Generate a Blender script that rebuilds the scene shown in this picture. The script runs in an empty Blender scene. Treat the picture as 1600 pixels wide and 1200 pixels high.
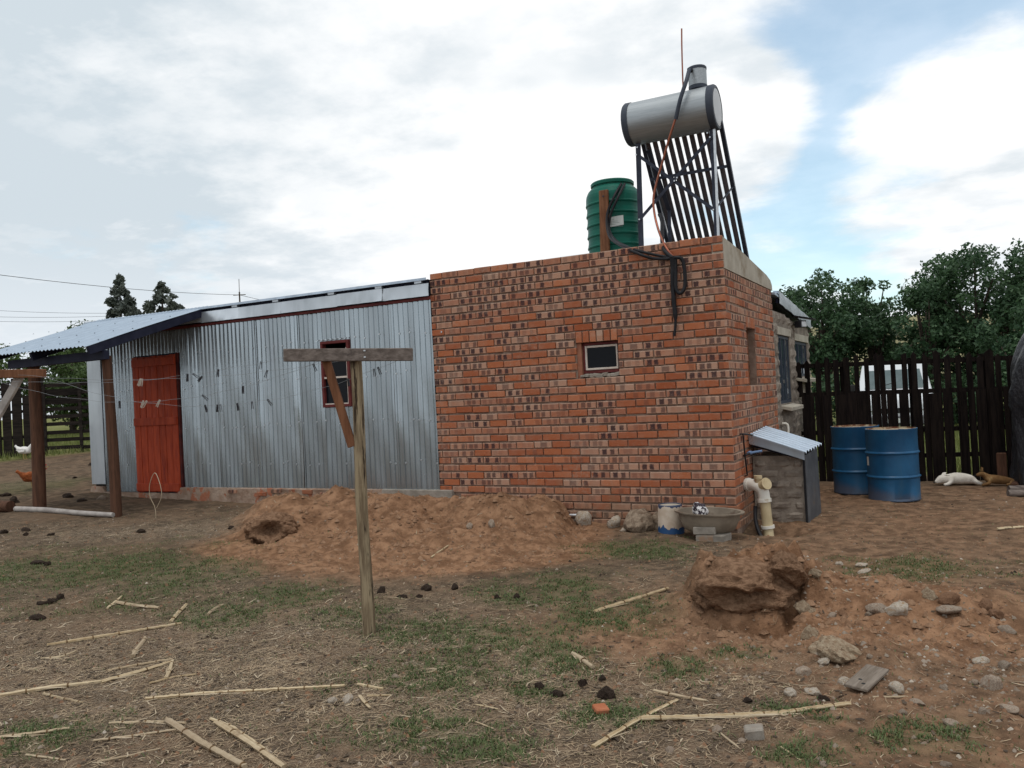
import bpy, bmesh, math, random
import numpy as np
from mathutils import Vector, Matrix, Euler

S = bpy.context.scene
COL = S.collection
random.seed(7)
rng = np.random.default_rng(11)

# ================================================================ camera
CAM = Vector((1.9154, -8.3512, 1.3956))
cam_d = bpy.data.cameras.new('camera')
cam_d.sensor_width = 36.0
cam_d.lens = 1290.33 / 1600.0 * 36.0
cam_d.clip_end = 3000.0
cam = bpy.data.objects.new('camera', cam_d)
COL.objects.link(cam)
AX_R = Vector((0.88416, 0.46461, -0.05098))
AX_U = Vector((0.05070, 0.01309, 0.99863))
AX_F = Vector((-0.46465, 0.88541, 0.01198))
cam.matrix_world = Matrix(((AX_R.x, AX_U.x, -AX_F.x, CAM.x), (AX_R.y, AX_U.y, -AX_F.y, CAM.y),
                           (AX_R.z, AX_U.z, -AX_F.z, CAM.z), (0, 0, 0, 1)))
S.camera = cam

# ================================================================ world, sun, exposure
SUN_EL, SUN_ROT = math.radians(76), math.radians(165)
W = bpy.data.worlds.new('World')
S.world = W
W.use_nodes = True
nt = W.node_tree
nt.nodes.clear()

class NT:
    """tiny helper for wiring nodes"""
    def __init__(s, tree): s.t = tree
    def n(s, typ, **kw):
        nd = s.t.nodes.new(typ)
        ins = kw.pop('ins', {})
        for k, v in kw.items(): setattr(nd, k, v)
        for k, v in ins.items():
            if isinstance(v, bpy.types.NodeSocket): s.t.links.new(v, nd.inputs[k])
            else: nd.inputs[k].default_value = v
        return nd
    def math(s, op, a, b=0.0, clamp=False):
        return s.n('ShaderNodeMath', operation=op, use_clamp=clamp, ins={0: a, 1: b}).outputs[0]
    def vmath(s, op, a, b=(0, 0, 0), out=0):
        return s.n('ShaderNodeVectorMath', operation=op, ins={0: a, 1: b}).outputs[out]
    def noise(s, vec, scale, detail=5, rough=0.55, out='Fac', dist=0.0):
        return s.n('ShaderNodeTexNoise', ins={'Vector': vec, 'Scale': scale, 'Detail': detail, 'Roughness': rough, 'Distortion': dist}).outputs[out]
    def remap(s, v, a, b, c=0.0, d=1.0, smooth=True):
        return s.n('ShaderNodeMapRange', interpolation_type='SMOOTHSTEP' if smooth else 'LINEAR',
                   ins={0: v, 1: a, 2: b, 3: c, 4: d}).outputs[0]
    def mix(s, f, a, b, blend='MIX'):
        m = s.n('ShaderNodeMix', data_type='RGBA', blend_type=blend, clamp_factor=True)
        for k, v in ((0, f), (6, a), (7, b)):
            if isinstance(v, bpy.types.NodeSocket): s.t.links.new(v, m.inputs[k])
            elif k == 0: m.inputs[k].default_value = v
            else: m.inputs[k].default_value = (v[0], v[1], v[2], 1.0)
        return m.outputs[2]

w = NT(nt)
tc = w.n('ShaderNodeTexCoord').outputs['Generated']
dirn = w.vmath('NORMALIZE', tc)
sep = w.n('ShaderNodeSeparateXYZ', ins={0: dirn})
den = w.math('ADD', w.math('MAXIMUM', sep.outputs[2], 0.0), 0.16)
plane = w.n('ShaderNodeCombineXYZ', ins={0: w.math('DIVIDE', sep.outputs[0], den), 1: w.math('DIVIDE', sep.outputs[1], den), 2: 0.0}).outputs[0]

def lobe(d, r0, r1):
    """smooth spot on the sky round direction d (1 inside r1, 0 outside r0; cosines)"""
    dt = w.vmath('DOT_PRODUCT', dirn, d, out=1)
    return w.remap(dt, r0, r1)

cov = w.noise(plane, 1.35, 7, 0.56, dist=0.25)
fine = w.noise(plane, 3.1, 7, 0.6, dist=0.3)
shade = w.noise(w.vmath('ADD', plane, (4.1, 1.7, 0)), 0.95, 5, 0.5)
hole = w.math('MAXIMUM', lobe((-0.100, 0.962, 0.255), 0.972, 0.9965), lobe((0.045, 0.943, 0.327), 0.985, 0.998))
hole = w.math('MAXIMUM', hole, lobe((-0.165, 0.972, 0.165), 0.992, 0.9992))
hole2 = w.math('MAXIMUM', lobe((-0.801, 0.558, 0.219), 0.9955, 0.9998), lobe((-0.737, 0.652, 0.18), 0.996, 0.9999))
hole = w.math('MAXIMUM', hole, w.math('MULTIPLY', hole2, 0.66))
fill = w.math('MAXIMUM', lobe((0.050, 0.976, 0.212), 0.984, 0.9965), lobe((-0.197, 0.936, 0.290), 0.993, 0.9988))
thick = w.math('ADD', w.math('MULTIPLY', cov, 0.9), w.math('MULTIPLY', fine, 0.75))
thick = w.math('ADD', thick, w.math('ADD', 0.10, w.math('MULTIPLY', lobe((-0.74, 0.63, 0.28), 0.62, 0.96), 0.34)))
thick = w.math('SUBTRACT', thick, w.math('MULTIPLY', hole, 0.62))
thick = w.math('ADD', thick, w.math('MULTIPLY', fill, 0.46))
mask = w.remap(thick, 0.50, 0.86)
grey = w.math('ADD', w.remap(shade, 0.40, 0.64), w.math('MULTIPLY', lobe((-0.790, 0.520, 0.32), 0.84, 0.985), 1.1), True)
white = w.math('ADD', w.math('MULTIPLY', lobe((-0.34, 0.86, 0.37), 0.80, 0.985), 1.1), w.remap(fine, 0.50, 0.75, 0.0, 0.5))
grey = w.math('SUBTRACT', w.math('ADD', grey, w.remap(w.noise(plane, 2.2, 6, 0.6), 0.38, 0.62, -0.12, 0.42)), w.math('MULTIPLY', white, 0.62), True)
ccol = w.mix(grey, (1.02, 1.02, 1.02), (0.60, 0.675, 0.73))
ccol = w.mix(w.remap(sep.outputs[2], 0.0, 0.22, 0.75, 0.0), ccol, (0.84, 0.875, 0.92))
sky = w.n('ShaderNodeTexSky', sky_type='NISHITA', sun_disc=False, sun_elevation=SUN_EL, sun_rotation=SUN_ROT, air_density=1.0, dust_density=1.2, ozone_density=1.0)
skyc = w.mix(1.0, sky.outputs[0], (1.12, 1.34, 1.24), 'MULTIPLY')
bg1 = w.n('ShaderNodeBackground', ins={0: skyc, 1: 0.15})
bg2 = w.n('ShaderNodeBackground', ins={0: ccol, 1: 1.0})
mask = w.math('ADD', w.math('MULTIPLY', mask, 0.64), 0.36)
mixs = w.n('ShaderNodeMixShader', ins={0: mask, 1: bg1.outputs[0], 2: bg2.outputs[0]})
w.n('ShaderNodeOutputWorld', ins={0: mixs.outputs[0]})

sun_d = bpy.data.lights.new('sun', 'SUN')
sun_d.energy = 0.95
sun_d.angle = math.radians(16)
sun_d.color = (1.0, 0.96, 0.90)
sun = bpy.data.objects.new('sun', sun_d)
COL.objects.link(sun)
# sun stands high, almost overhead, veiled by cloud (rotation counted from +y)
sdir = Vector((math.sin(SUN_ROT) * math.cos(SUN_EL), math.cos(SUN_ROT) * math.cos(SUN_EL), math.sin(SUN_EL)))
sun.rotation_euler = sdir.to_track_quat('Z', 'Y').to_euler()

vs = S.view_settings
vs.view_transform = 'Standard'
vs.look = 'None'
vs.exposure = 0.12
vs.gamma = 1.0
vs.use_curve_mapping = False

# ---------------------------------------------------------------- terrain height
def _hash(i, j, s):
    h = (i * 374761393 + j * 668265263 + s * 1442695041) & 0xffffffff
    h = ((h ^ (h >> 13)) * 1274126177) & 0xffffffff
    return ((h ^ (h >> 16)) & 0xffff) / 65535.0

def vnoise(x, y, s=0):
    x = np.asarray(x, float); y = np.asarray(y, float)
    xi = np.floor(x); yi = np.floor(y)
    fx = x - xi; fy = y - yi
    fx = fx * fx * (3 - 2 * fx); fy = fy * fy * (3 - 2 * fy)
    i = xi.astype(np.int64); j = yi.astype(np.int64)
    a = _hash(i, j, s); b = _hash(i + 1, j, s); c = _hash(i, j + 1, s); d = _hash(i + 1, j + 1, s)
    return (a + (b - a) * fx) * (1 - fy) + (c + (d - c) * fx) * fy

def fbm(x, y, s=0, o=4):
    t = 0.0; a = 0.5; n = 0.0
    for k in range(o):
        t = t + a * vnoise(x * 2 ** k + 17.3 * k, y * 2 ** k - 9.1 * k, s + k); n += a; a *= 0.5
    return t / n - 0.5

def sstep(a, b, x):
    t = np.clip((np.asarray(x, float) - a) / (b - a), 0, 1)
    return t * t * (3 - 2 * t)

def gauss(x, y, cx, cy, rx, ry, ang=0.0):
    dx = x - cx; dy = y - cy
    c, s = math.cos(ang), math.sin(ang)
    u = (c * dx + s * dy) / rx; v = (-s * dx + c * dy) / ry
    return np.exp(-(u * u + v * v))

def base_height(x, y):
    x = np.asarray(x, float); y = np.asarray(y, float)
    neg = 0.5 * (np.sqrt(x * x + 0.5) - x)
    z = -0.12 + 0.031 * np.minimum(neg, 14.0)
    z = z + 0.052 * np.clip(y + 0.5, 0, 9) * sstep(-9.0, -11.5, x)
    far = sstep(22, 90, np.hypot(x, y))
    z = z + far * 0.8 * fbm(x * 0.012, y * 0.012, 40, 3)
    return z

def red_mask(x, y):
    """1 where the freshly dug red earth of the two heaps lies"""
    w = 0.5 * fbm(x * 1.3, y * 1.3, 61, 3)
    toe = np.interp(x, [-6.5, -4.9, -4.0, -3.2, -2.5, -1.9, -1.4, -0.6], [-2.2, -2.75, -3.0, -3.1, -3.0, -2.8, -2.3, -1.2])
    m1 = sstep(-6.2, -5.5, x + 0.44 * y + w) * sstep(-1.0 + w, -1.6 + w, x + 0.3 * (y + 0.3)) * sstep(-0.45, 0.4, y - toe + 1.5 * w) * sstep(0.4, 0.1, y)
    m2 = np.clip(1.35 * gauss(x, y, 1.35, -2.9, 1.25, 0.75), 0, 1)
    m3 = 0.8 * gauss(x, y, 0.3, -3.55, 0.8, 0.6)
    m4 = np.clip((0.42 + 0.9 * w) * sstep(-0.3, 0.9, x + 0.25 * (y + 1)) * sstep(4.5, 3.5, y), 0, 0.52)
    m3 = np.maximum(m3, m4)
    return np.clip(np.maximum(np.maximum(m1, m2), m3), 0, 1)

def height(x, y):
    x = np.asarray(x, float); y = np.asarray(y, float)
    z = base_height(x, y)
    near = sstep(16, 9, np.hypot(x + 2, y))
    # long heap of dug earth against the wall
    toe = np.interp(x, [-6.5, -4.9, -4.0, -3.2, -2.5, -1.9, -1.4], [-2.2, -2.75, -3.0, -3.0, -2.8, -2.4, -1.7])
    left = -6.15 - 0.44 * y + 0.35 * fbm(y * 1.1, x * 0.3, 3, 2)
    right = -1.80 - 0.30 * (y + 0.3) + 0.16 * fbm(x * 2, y * 2.4, 9, 3)
    along = sstep(left - 0.2, left + 0.9, x) * sstep(right + 0.17, right - 0.05, x)
    across = sstep(toe + 0.05, toe + 2.0, y + 0.35 * fbm(x * 0.9, y * 0.7, 5, 3)) * (1 - 0.22 * sstep(-0.7, -0.1, y))
    n1 = fbm(x * 2.3, y * 2.3, 11, 4)
    heap = along * across * (0.245 + 0.40 * n1 + 0.09 * fbm(x * 6.5, y * 6.5, 13, 3))
    heap += 0.14 * gauss(x, y, -5.15, -1.25, 0.50, 0.38) + 0.08 * gauss(x, y, -2.15, -0.75, 0.38, 0.55)
    heap += 0.05 * gauss(x, y, -3.9, -1.1, 0.8, 0.4) - 0.08 * gauss(x, y, -2.9, -1.2, 0.45, 0.32)
    pit = np.hypot((x + 4.13) / 0.19, (y + 2.20) / 0.16) + 0.25 * fbm(x * 9, y * 9, 17, 2)
    heap -= 0.30 * sstep(1.05, 0.55, pit)
    heap += 0.15 * gauss(x, y, -4.35, -1.85, 0.36, 0.17, 0.4)
    heap -= 0.07 * gauss(x, y, -3.7, -1.75, 0.42, 0.12, 0.5)
    z = z + heap * sstep(0.6, 0.3, y)
    # second heap, cut open on the side towards the viewer
    n2 = fbm(x * 5.2, y * 5.2, 21, 4)
    n3 = fbm(x * 2.1, y * 2.1, 31, 3)
    edge = -3.16 + 0.22 * n3 + 0.16 * n2 + 0.25 * np.clip(x - 0.95, 0, 1)
    cut = sstep(0.0, 0.11, y - edge)
    cut2 = sstep(0.0, 0.06, y - edge - 0.15 - 0.10 * n3)
    side = np.exp(-np.abs((x - 0.74 + 0.12 * n2) / 0.34) ** 4)
    n4 = fbm(x * 11, y * 11, 23, 3)
    hump = (0.11 * cut + 0.15 * cut2) * side * np.exp(-(np.clip(y + 2.85, 0, 9) / 0.5) ** 2)
    hump = hump * (0.90 + 0.70 * n2 + 0.42 * n4)
    hump -= 0.13 * gauss(x, y, 0.72, -3.22, 0.26, 0.07) * (1 + n2) + 0.09 * gauss(x, y, 0.80, -3.03, 0.24, 0.045)
    hump -= 0.16 * gauss(x, y, 1.02, -2.98, 0.055, 0.30, -0.25)
    hump += (0.15 * gauss(x, y, 0.40, -2.88, 0.20, 0.24) + 0.17 * gauss(x, y, 1.03, -2.86, 0.17, 0.22) + 0.12 * gauss(x, y, 0.72, -2.62, 0.45, 0.22)) * (1 + 1.1 * n4 + 0.8 * n2)
    hump += 0.17 * gauss(x, y, 1.40, -2.65, 0.55, 0.36) + 0.11 * gauss(x, y, 2.25, -2.35, 0.6, 0.38)
    hump += 0.05 * gauss(x, y, 1.3, -3.35, 0.5, 0.3)
    rough = gauss(x, y, 1.3, -2.9, 1.3, 0.8)
    z = z + hump + rough * (0.09 * n2 + 0.06 * n3 + 0.045 * n4)
    # hole dug round the waste pipe
    z = z - 0.17 * gauss(x, y, 0.34, 0.28, 0.26, 0.22)
    # trampled, uneven surface
    z = z + near * (0.075 * fbm(x * 0.8, y * 0.8, 71, 3) + 0.032 * fbm(x * 4.1, y * 4.1, 81, 4) * (0.6 + 1.5 * red_mask(x, y))
                    + (0.016 + 0.022 * red_mask(x, y)) * fbm(x * 13, y * 13, 91, 3))
    return z
STALKS = [([(-3.134, -5.154), (-2.959, -4.812), (-2.757, -4.45)], 0.0146), ([(-2.56, -5.787), (-2.412, -5.568), (-2.256, -5.393)], 0.0138), ([(-2.255, -5.414), (-2.196, -5.237), (-2.159, -5.038)], 0.0126), ([(-1.745, -5.538), (-1.498, -5.343), (-1.214, -5.139), (-0.942, -4.957)], 0.01), ([(-1.431, -5.666), (-1.065, -5.773), (-0.737, -5.85)], 0.0184), ([(-1.18, -5.594), (-0.894, -5.677), (-0.592, -5.78)], 0.017), ([(-2.05, -6.117), (-1.921, -6.016), (-1.808, -5.903)], 0.0104), ([(-0.254, -3.193), (-0.126, -2.853), (0.032, -2.46)], 0.0157), ([(-0.044, -4.05), (0.057, -4.133), (0.147, -4.205)], 0.0177), ([(0.608, -4.762), (0.886, -4.621), (1.173, -4.482), (1.448, -4.255)], 0.0131), ([(0.507, -5.093), (0.571, -4.814), (0.697, -4.487)], 0.013), ([(0.54, -4.368), (0.693, -4.418), (0.829, -4.455)], 0.0109), ([(-1.584, -5.937), (-1.437, -5.827), (-1.3, -5.711)], 0.0088), ([(-1.682, -5.787), (-1.504, -5.705), (-1.331, -5.641)], 0.0076), ([(-3.598, -4.31), (-3.342, -4.317), (-3.17, -4.292)], 0.0163), ([(-2.862, -4.451), (-2.969, -4.29), (-3.057, -4.146)], 0.0136), ([(-2.717, -4.265), (-2.797, -4.117), (-2.815, -4.029)], 0.0115), ([(-3.522, -4.455), (-3.712, -4.186)], 0.0097), ([(-2.926, -5.327), (-2.862, -5.25), (-2.894, -5.125)], 0.0077), ([(-2.459, -5.059), (-2.566, -4.931), (-2.679, -4.795)], 0.0138), ([(-2.396, -5.271), (-2.313, -5.124), (-2.21, -4.977)], 0.0075), ([(-1.936, -5.257), (-2.058, -5.131), (-2.169, -5.016)], 0.0127), ([(-2.404, -5.645), (-2.233, -5.658), (-2.067, -5.658)], 0.0083), ([(-1.374, -6.071), (-1.294, -5.986), (-1.215, -5.879)], 0.0055), ([(-1.733, -6.157), (-1.619, -6.135), (-1.523, -6.111)], 0.007), ([(-0.898, -4.907), (-0.732, -4.907)], 0.0099), ([(-0.774, -5.043), (-0.703, -5.093), (-0.643, -5.132)], 0.0111), ([(-1.044, -4.777), (-1.02, -4.667)], 0.0071), ([(-1.96, -5.341), (-1.921, -5.206), (-1.857, -5.118)], 0.0071), ([(-0.755, -5.011), (-0.648, -4.955)], 0.0065), ([(-0.205, -4.863), (-0.085, -4.854)], 0.0062), ([(-0.142, -5.031), (0.001, -5.06)], 0.0044), ([(0.977, -4.791), (1.091, -4.927)], 0.0053), ([(1.238, -4.833), (1.326, -4.918)], 0.0051), ([(1.534, -4.123), (1.682, -4.051)], 0.006), ([(-1.241, -5.577), (-1.081, -5.591), (-0.785, -5.691)], 0.0089), ([(-2.225, -2.18), (-2.24, -1.862)], 0.0089), ([(2.271, 0.572), (2.488, 0.757)], 0.0181)]
STONES = [(-0.807, -5.099, 0.061, 0.042), (-0.872, -5.138, 0.045, 0.035), (-0.773, -4.744, 0.042, 0.038), (0.39, -4.708, 0.061, 0.046), (1.119, -4.782, 0.077, 0.061), (0.956, -4.764, 0.051, 0.028), (0.823, -5.024, 0.043, 0.024), (1.08, -4.84, 0.038, 0.019), (1.165, -4.197, 0.075, 0.041), (1.265, -4.112, 0.089, 0.041), (1.4, -3.943, 0.078, 0.052), (1.635, -3.993, 0.088, 0.053), (1.593, -2.973, 0.131, 0.1), (1.48, -2.984, 0.123, 0.054), (1.862, -2.853, 0.152, 0.049), (1.755, -2.736, 0.087, 0.087), (1.861, -2.751, 0.125, 0.086), (2.055, -2.681, 0.085, 0.07), (2.104, -2.742, 0.076, 0.057), (1.18, -3.852, 0.088, 0.051), (1.262, -3.695, 0.076, 0.034), (1.303, -3.543, 0.281, 0.173), (1.15, -3.368, 0.106, 0.099), (1.077, -3.043, 0.11, 0.079), (1.126, -2.882, 0.081, 0.049), (2.035, -3.816, 0.094, 0.075), (1.862, -4.342, 0.056, 0.036), (2.103, -3.487, 0.066, 0.039), (2.006, -3.39, 0.081, 0.041), (2.15, -2.864, 0.096, 0.037), (1.724, -4.121, 0.065, 0.027), (1.672, -4.284, 0.04, 0.029), (1.832, -3.907, 0.043, 0.028), (1.078, -1.214, 0.068, 0.042), (1.242, -1.225, 0.093, 0.031), (1.284, -1.453, 0.1, 0.035), (1.407, -4.896, 0.036, 0.02), (1.239, -3.061, 0.05, 0.035), (1.436, -3.028, 0.038, 0.027), (1.482, -3.596, 0.038, 0.027), (2.089, -4.109, 0.074, 0.026), (-1.616, -0.13, 0.159, 0.159), (-1.264, -0.113, 0.14, 0.126), (-0.971, -0.182, 0.354, 0.241), (-0.802, -0.066, 0.182, 0.196), (-1.09, -0.315, 0.08, 0.04), (1.842, -4.766, 0.04, 0.02), (-0.113, -5.522, 0.032, 0.019), (1.982, -4.192, 0.04, 0.026), (1.967, -3.77, 0.038, 0.025), (-2.107, -1.26, 0.082, 0.076), (-2.315, -1.342, 0.077, 0.064), (-9.112, -0.452, 0.134, 0.077)]
DUNG = [(-1.947, -3.3, 0.083, 0.059), (-1.654, -3.113, 0.099, 0.064), (-1.485, -2.981, 0.069, 0.054), (-1.685, -3.386, 0.085, 0.033), (-1.586, -3.317, 0.057, 0.024), (-1.035, -3.12, 0.056, 0.037), (-0.911, -3.065, 0.066, 0.042), (0.182, -4.432, 0.06, 0.047), (0.249, -4.325, 0.061, 0.037), (0.352, -4.527, 0.091, 0.065), (-0.014, -4.535, 0.073, 0.047), (0.101, -4.588, 0.078, 0.039), (-4.067, -4.514, 0.097, 0.043), (-4.103, -4.56, 0.106, 0.038), (-4.104, -4.414, 0.079, 0.049), (-5.563, -3.653, 0.167, 0.042), (-5.403, -3.683, 0.071, 0.047), (-9.81, -0.499, 0.195, 0.068), (-9.143, -0.724, 0.207, 0.066), (-10.267, -1.022, 0.154, 0.106), (-7.532, -2.819, 0.117, 0.059), (-7.423, -2.631, 0.133, 0.044), (-7.166, -2.784, 0.064, 0.043), (-6.894, -2.673, 0.086, 0.043), (-6.061, -2.164, 0.144, 0.043), (-9.985, -0.412, 0.137, 0.059), (-5.159, -1.728, 0.1, 0.036), (1.009, -4.383, 0.061, 0.024), (-0.048, -5.341, 0.025, 0.019), (-3.763, -4.805, 0.117, 0.036), (1.332, -4.223, 0.061, 0.037), (-11.055, -0.692, 0.202, 0.06), (-12.975, 2.114, 0.127, 0.063), (-11.68, 0.887, 0.113, 0.045)]
GRASS_PATCHES = [(-4.8, -3.572, 0.87, 0.94), (-3.766, -3.681, 0.47, 0.77), (-1.776, -3.792, 0.27, 0.33), (-1.176, -4.037, 0.37, 0.44), (-0.649, -3.982, 0.47, 0.44), (-0.707, -2.708, 0.34, 0.56), (-0.987, -3.002, 0.24, 0.35), (-0.24, -3.228, 0.34, 0.44), (-0.006, -2.997, 0.18, 0.32), (-0.235, -5.189, 0.35, 0.27), (0.086, -5.281, 0.22, 0.2), (-0.139, -4.062, 0.26, 0.34), (0.552, -3.992, 0.2, 0.21), (0.413, -4.685, 0.18, 0.2), (1.747, -4.5, 0.25, 0.16), (1.39, -4.471, 0.11, 0.05), (-0.041, -4.592, 0.2, 0.15), (-1.89, -6.006, 0.25, 0.24), (-0.638, -1.154, 0.51, 0.48), (1.581, -1.259, 0.67, 0.36), (-11.849, -0.006, 0.73, 0.91), (-11.341, 0.446, 0.37, 0.64), (1.291, -4.882, 0.16, 0.13), (1.243, -4.396, 0.17, 0.08), (-2.569, -3.633, 0.42, 0.39), (-2.652, -4.182, 0.34, 0.3), (-5.487, -3.896, 0.45, 0.9), (0.79, -3.671, 0.17, 0.15), (-0.514, -4.635, 0.41, 0.32)]

# ================================================================ mesh helpers
class MB:
    """collects vertices and faces (with material slots) and links them as ONE mesh object"""
    def __init__(s): s.v = []; s.f = []; s.m = []
    def add(s, vs, fs, mi=0):
        o = len(s.v)
        s.v.extend([tuple(map(float, p)) for p in vs])
        for f in fs: s.f.append(tuple(i + o for i in f)); s.m.append(mi)
    def box(s, x0, x1, y0, y1, z0, z1, mi=0):
        s.add([(x0, y0, z0), (x1, y0, z0), (x1, y1, z0), (x0, y1, z0), (x0, y0, z1), (x1, y0, z1), (x1, y1, z1), (x0, y1, z1)],
              [(0, 3, 2, 1), (4, 5, 6, 7), (0, 1, 5, 4), (1, 2, 6, 5), (2, 3, 7, 6), (3, 0, 4, 7)], mi)
    def obox(s, c, ax, ay, az, mi=0):
        c = Vector(c); ax = Vector(ax); ay = Vector(ay); az = Vector(az)
        P = [c + sx * ax + sy * ay + sz * az for sz in (-1, 1) for sx, sy in ((-1, -1), (1, -1), (1, 1), (-1, 1))]
        s.add(P, [(0, 3, 2, 1), (4, 5, 6, 7), (0, 1, 5, 4), (1, 2, 6, 5), (2, 3, 7, 6), (3, 0, 4, 7)], mi)
    def beam(s, p0, p1, w_, h_, side=(1, 0, 0), mi=0):
        p0 = Vector(p0); p1 = Vector(p1); d = (p1 - p0)
        a = Vector(side); a = (a - a.dot(d) / d.dot(d) * d).normalized()
        b = d.normalized().cross(a)
        s.obox((p0 + p1) / 2, a * w_ / 2, b * h_ / 2, d / 2, mi)
    def tube(s, pts, r, n=8, mi=0, caps=True):
        pts = [Vector(p) for p in pts]; k = len(pts)
        rs = [float(q) for q in r] if isinstance(r, (list, tuple)) else [float(r)] * k
        a = None; rings = []
        for i in range(k):
            d = (pts[min(i + 1, k - 1)] - pts[max(i - 1, 0)])
            d = d.normalized() if d.length > 1e-9 else Vector((0, 0, 1))
            if a is None:
                a = Vector((0, 0, 1)) if abs(d.z) < 0.9 else Vector((1, 0, 0))
            a = (a - a.dot(d) * d)
            a = a.normalized() if a.length > 1e-6 else d.orthogonal().normalized()
            b = d.cross(a)
            rings.append([pts[i] + rs[i] * (math.cos(2 * math.pi * j / n) * a + math.sin(2 * math.pi * j / n) * b) for j in range(n)])
        V = [p for rg in rings for p in rg]
        F = [(i * n + j, i * n + (j + 1) % n, (i + 1) * n + (j + 1) % n, (i + 1) * n + j) for i in range(k - 1) for j in range(n)]
        if caps:
            F.append(tuple(range(n - 1, -1, -1))); F.append(tuple((k - 1) * n + j for j in range(n)))
        s.add(V, F, mi)
    def lathe(s, c, prof, n=24, mi=0, axis='z', capb=True, capt=True, mis=None):
        cx, cy, cz = c; V = []
        for r, h in prof:
            for j in range(n):
                t = 2 * math.pi * j / n
                x, y, z = r * math.cos(t), r * math.sin(t), h
                if axis == 'x': x, y, z = z, x, y
                elif axis == 'y': x, y, z = y, z, x
                V.append((cx + x, cy + y, cz + z))
        k = len(prof)
        for i in range(k - 1):
            o = len(s.v)
            s.add([V[i * n + j] for j in range(n)] + [V[(i + 1) * n + j] for j in range(n)],
                  [(j, (j + 1) % n, n + (j + 1) % n, n + j) for j in range(n)], mis[i] if mis else mi)
        if capb: s.add(V[:n], [tuple(range(n - 1, -1, -1))], mis[0] if mis else mi)
        if capt: s.add(V[-n:], [tuple(range(n))], mis[-1] if mis else mi)
    def grid(s, P, mi=0):
        nu, nv = len(P), len(P[0])
        s.add([p for row in P for p in row],
              [(i * nv + j, (i + 1) * nv + j, (i + 1) * nv + j + 1, i * nv + j + 1) for i in range(nu - 1) for j in range(nv - 1)], mi)
    def build(s, name, mats, root=None, smooth=False, bevel=0.0, weld=False, shift=None):
        me = bpy.data.meshes.new(name)
        sh = Vector(shift) if shift is not None else (root_loc(root) if root is not None else Vector((0, 0, 0)))
        V = [(p[0] - sh.x, p[1] - sh.y, p[2] - sh.z) for p in s.v]
        me.from_pydata(V, [], s.f)
        if not isinstance(mats, (list, tuple)): mats = [mats]
        for m in mats: me.materials.append(m)
        if len(mats) > 1: me.polygons.foreach_set('material_index', s.m)
        if weld:
            bm = bmesh.new(); bm.from_mesh(me)
            bmesh.ops.remove_doubles(bm, verts=bm.verts, dist=1e-4)
            bm.to_mesh(me); bm.free()
        if smooth: smooth_mesh(me, smooth if smooth is not True else 40)
        me.update()
        o = bpy.data.objects.new(name, me)
        COL.objects.link(o)
        if root is not None: o.parent = root
        if bevel:
            md = o.modifiers.new('bevel', 'BEVEL'); md.width = bevel; md.segments = 1; md.limit_method = 'ANGLE'
        return o

def smooth_mesh(me, angle=40):
    me.polygons.foreach_set('use_smooth', [True] * len(me.polygons))
    if hasattr(me, 'set_sharp_from_angle'): me.set_sharp_from_angle(angle=math.radians(angle))

def root_loc(o):
    v = Vector((0, 0, 0))
    while o is not None: v += o.location; o = o.parent
    return v

def thing(name, label, cat, loc=(0, 0, 0), group=None, rz=0.0):
    o = bpy.data.objects.new(name, None)
    o.empty_display_size = 0.2
    COL.objects.link(o)
    o.location = loc; o.rotation_euler = (0, 0, rz)
    o['label'] = label; o['category'] = cat
    if group: o['group'] = group
    return o

def tag(o, label=None, cat=None, group=None, kind=None):
    if label: o['label'] = label
    if cat: o['category'] = cat
    if group: o['group'] = group
    if kind: o['kind'] = kind
    return o

def H(x, y): return float(height(np.array([x]), np.array([y]))[0])

def np_mesh(name, V, F, mat, smooth=False, attrs=None):
    """fast path for large meshes: V (n,3) array, F (m,3|4) int array"""
    me = bpy.data.meshes.new(name)
    V = np.asarray(V, np.float32); F = np.asarray(F, np.int32); k = F.shape[1]
    me.vertices.add(len(V)); me.vertices.foreach_set('co', V.ravel())
    me.loops.add(F.size); me.loops.foreach_set('vertex_index', F.ravel())
    me.polygons.add(len(F)); me.polygons.foreach_set('loop_start', np.arange(0, F.size, k, dtype=np.int32))
    me.update(calc_edges=True)
    for nm, data in (attrs or {}).items():
        a = me.attributes.new(nm, 'FLOAT_COLOR', 'POINT'); a.data.foreach_set('color', np.asarray(data, np.float32).ravel())
    if smooth: me.polygons.foreach_set('use_smooth', np.ones(len(F), bool))
    for m in (mat if isinstance(mat, (list, tuple)) else [mat]): me.materials.append(m)
    o = bpy.data.objects.new(name, me); COL.objects.link(o)
    return o

ORD = ['first', 'second', 'third', 'fourth', 'fifth', 'sixth', 'seventh', 'eighth', 'ninth', 'tenth', 'eleventh', 'twelfth',
       'thirteenth', 'fourteenth', 'fifteenth', 'sixteenth', 'seventeenth', 'eighteenth', 'nineteenth', 'twentieth']

# ================================================================ materials
def new_mat(name):
    m = bpy.data.materials.new(name); m.use_nodes = True
    m.node_tree.nodes.clear()
    k = NT(m.node_tree)
    b = k.n('ShaderNodeBsdfPrincipled'); k.n('ShaderNodeOutputMaterial', ins={0: b.outputs[0]})
    return m, k, b

def lk(k, a, b): k.t.links.new(a, b)

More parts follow.
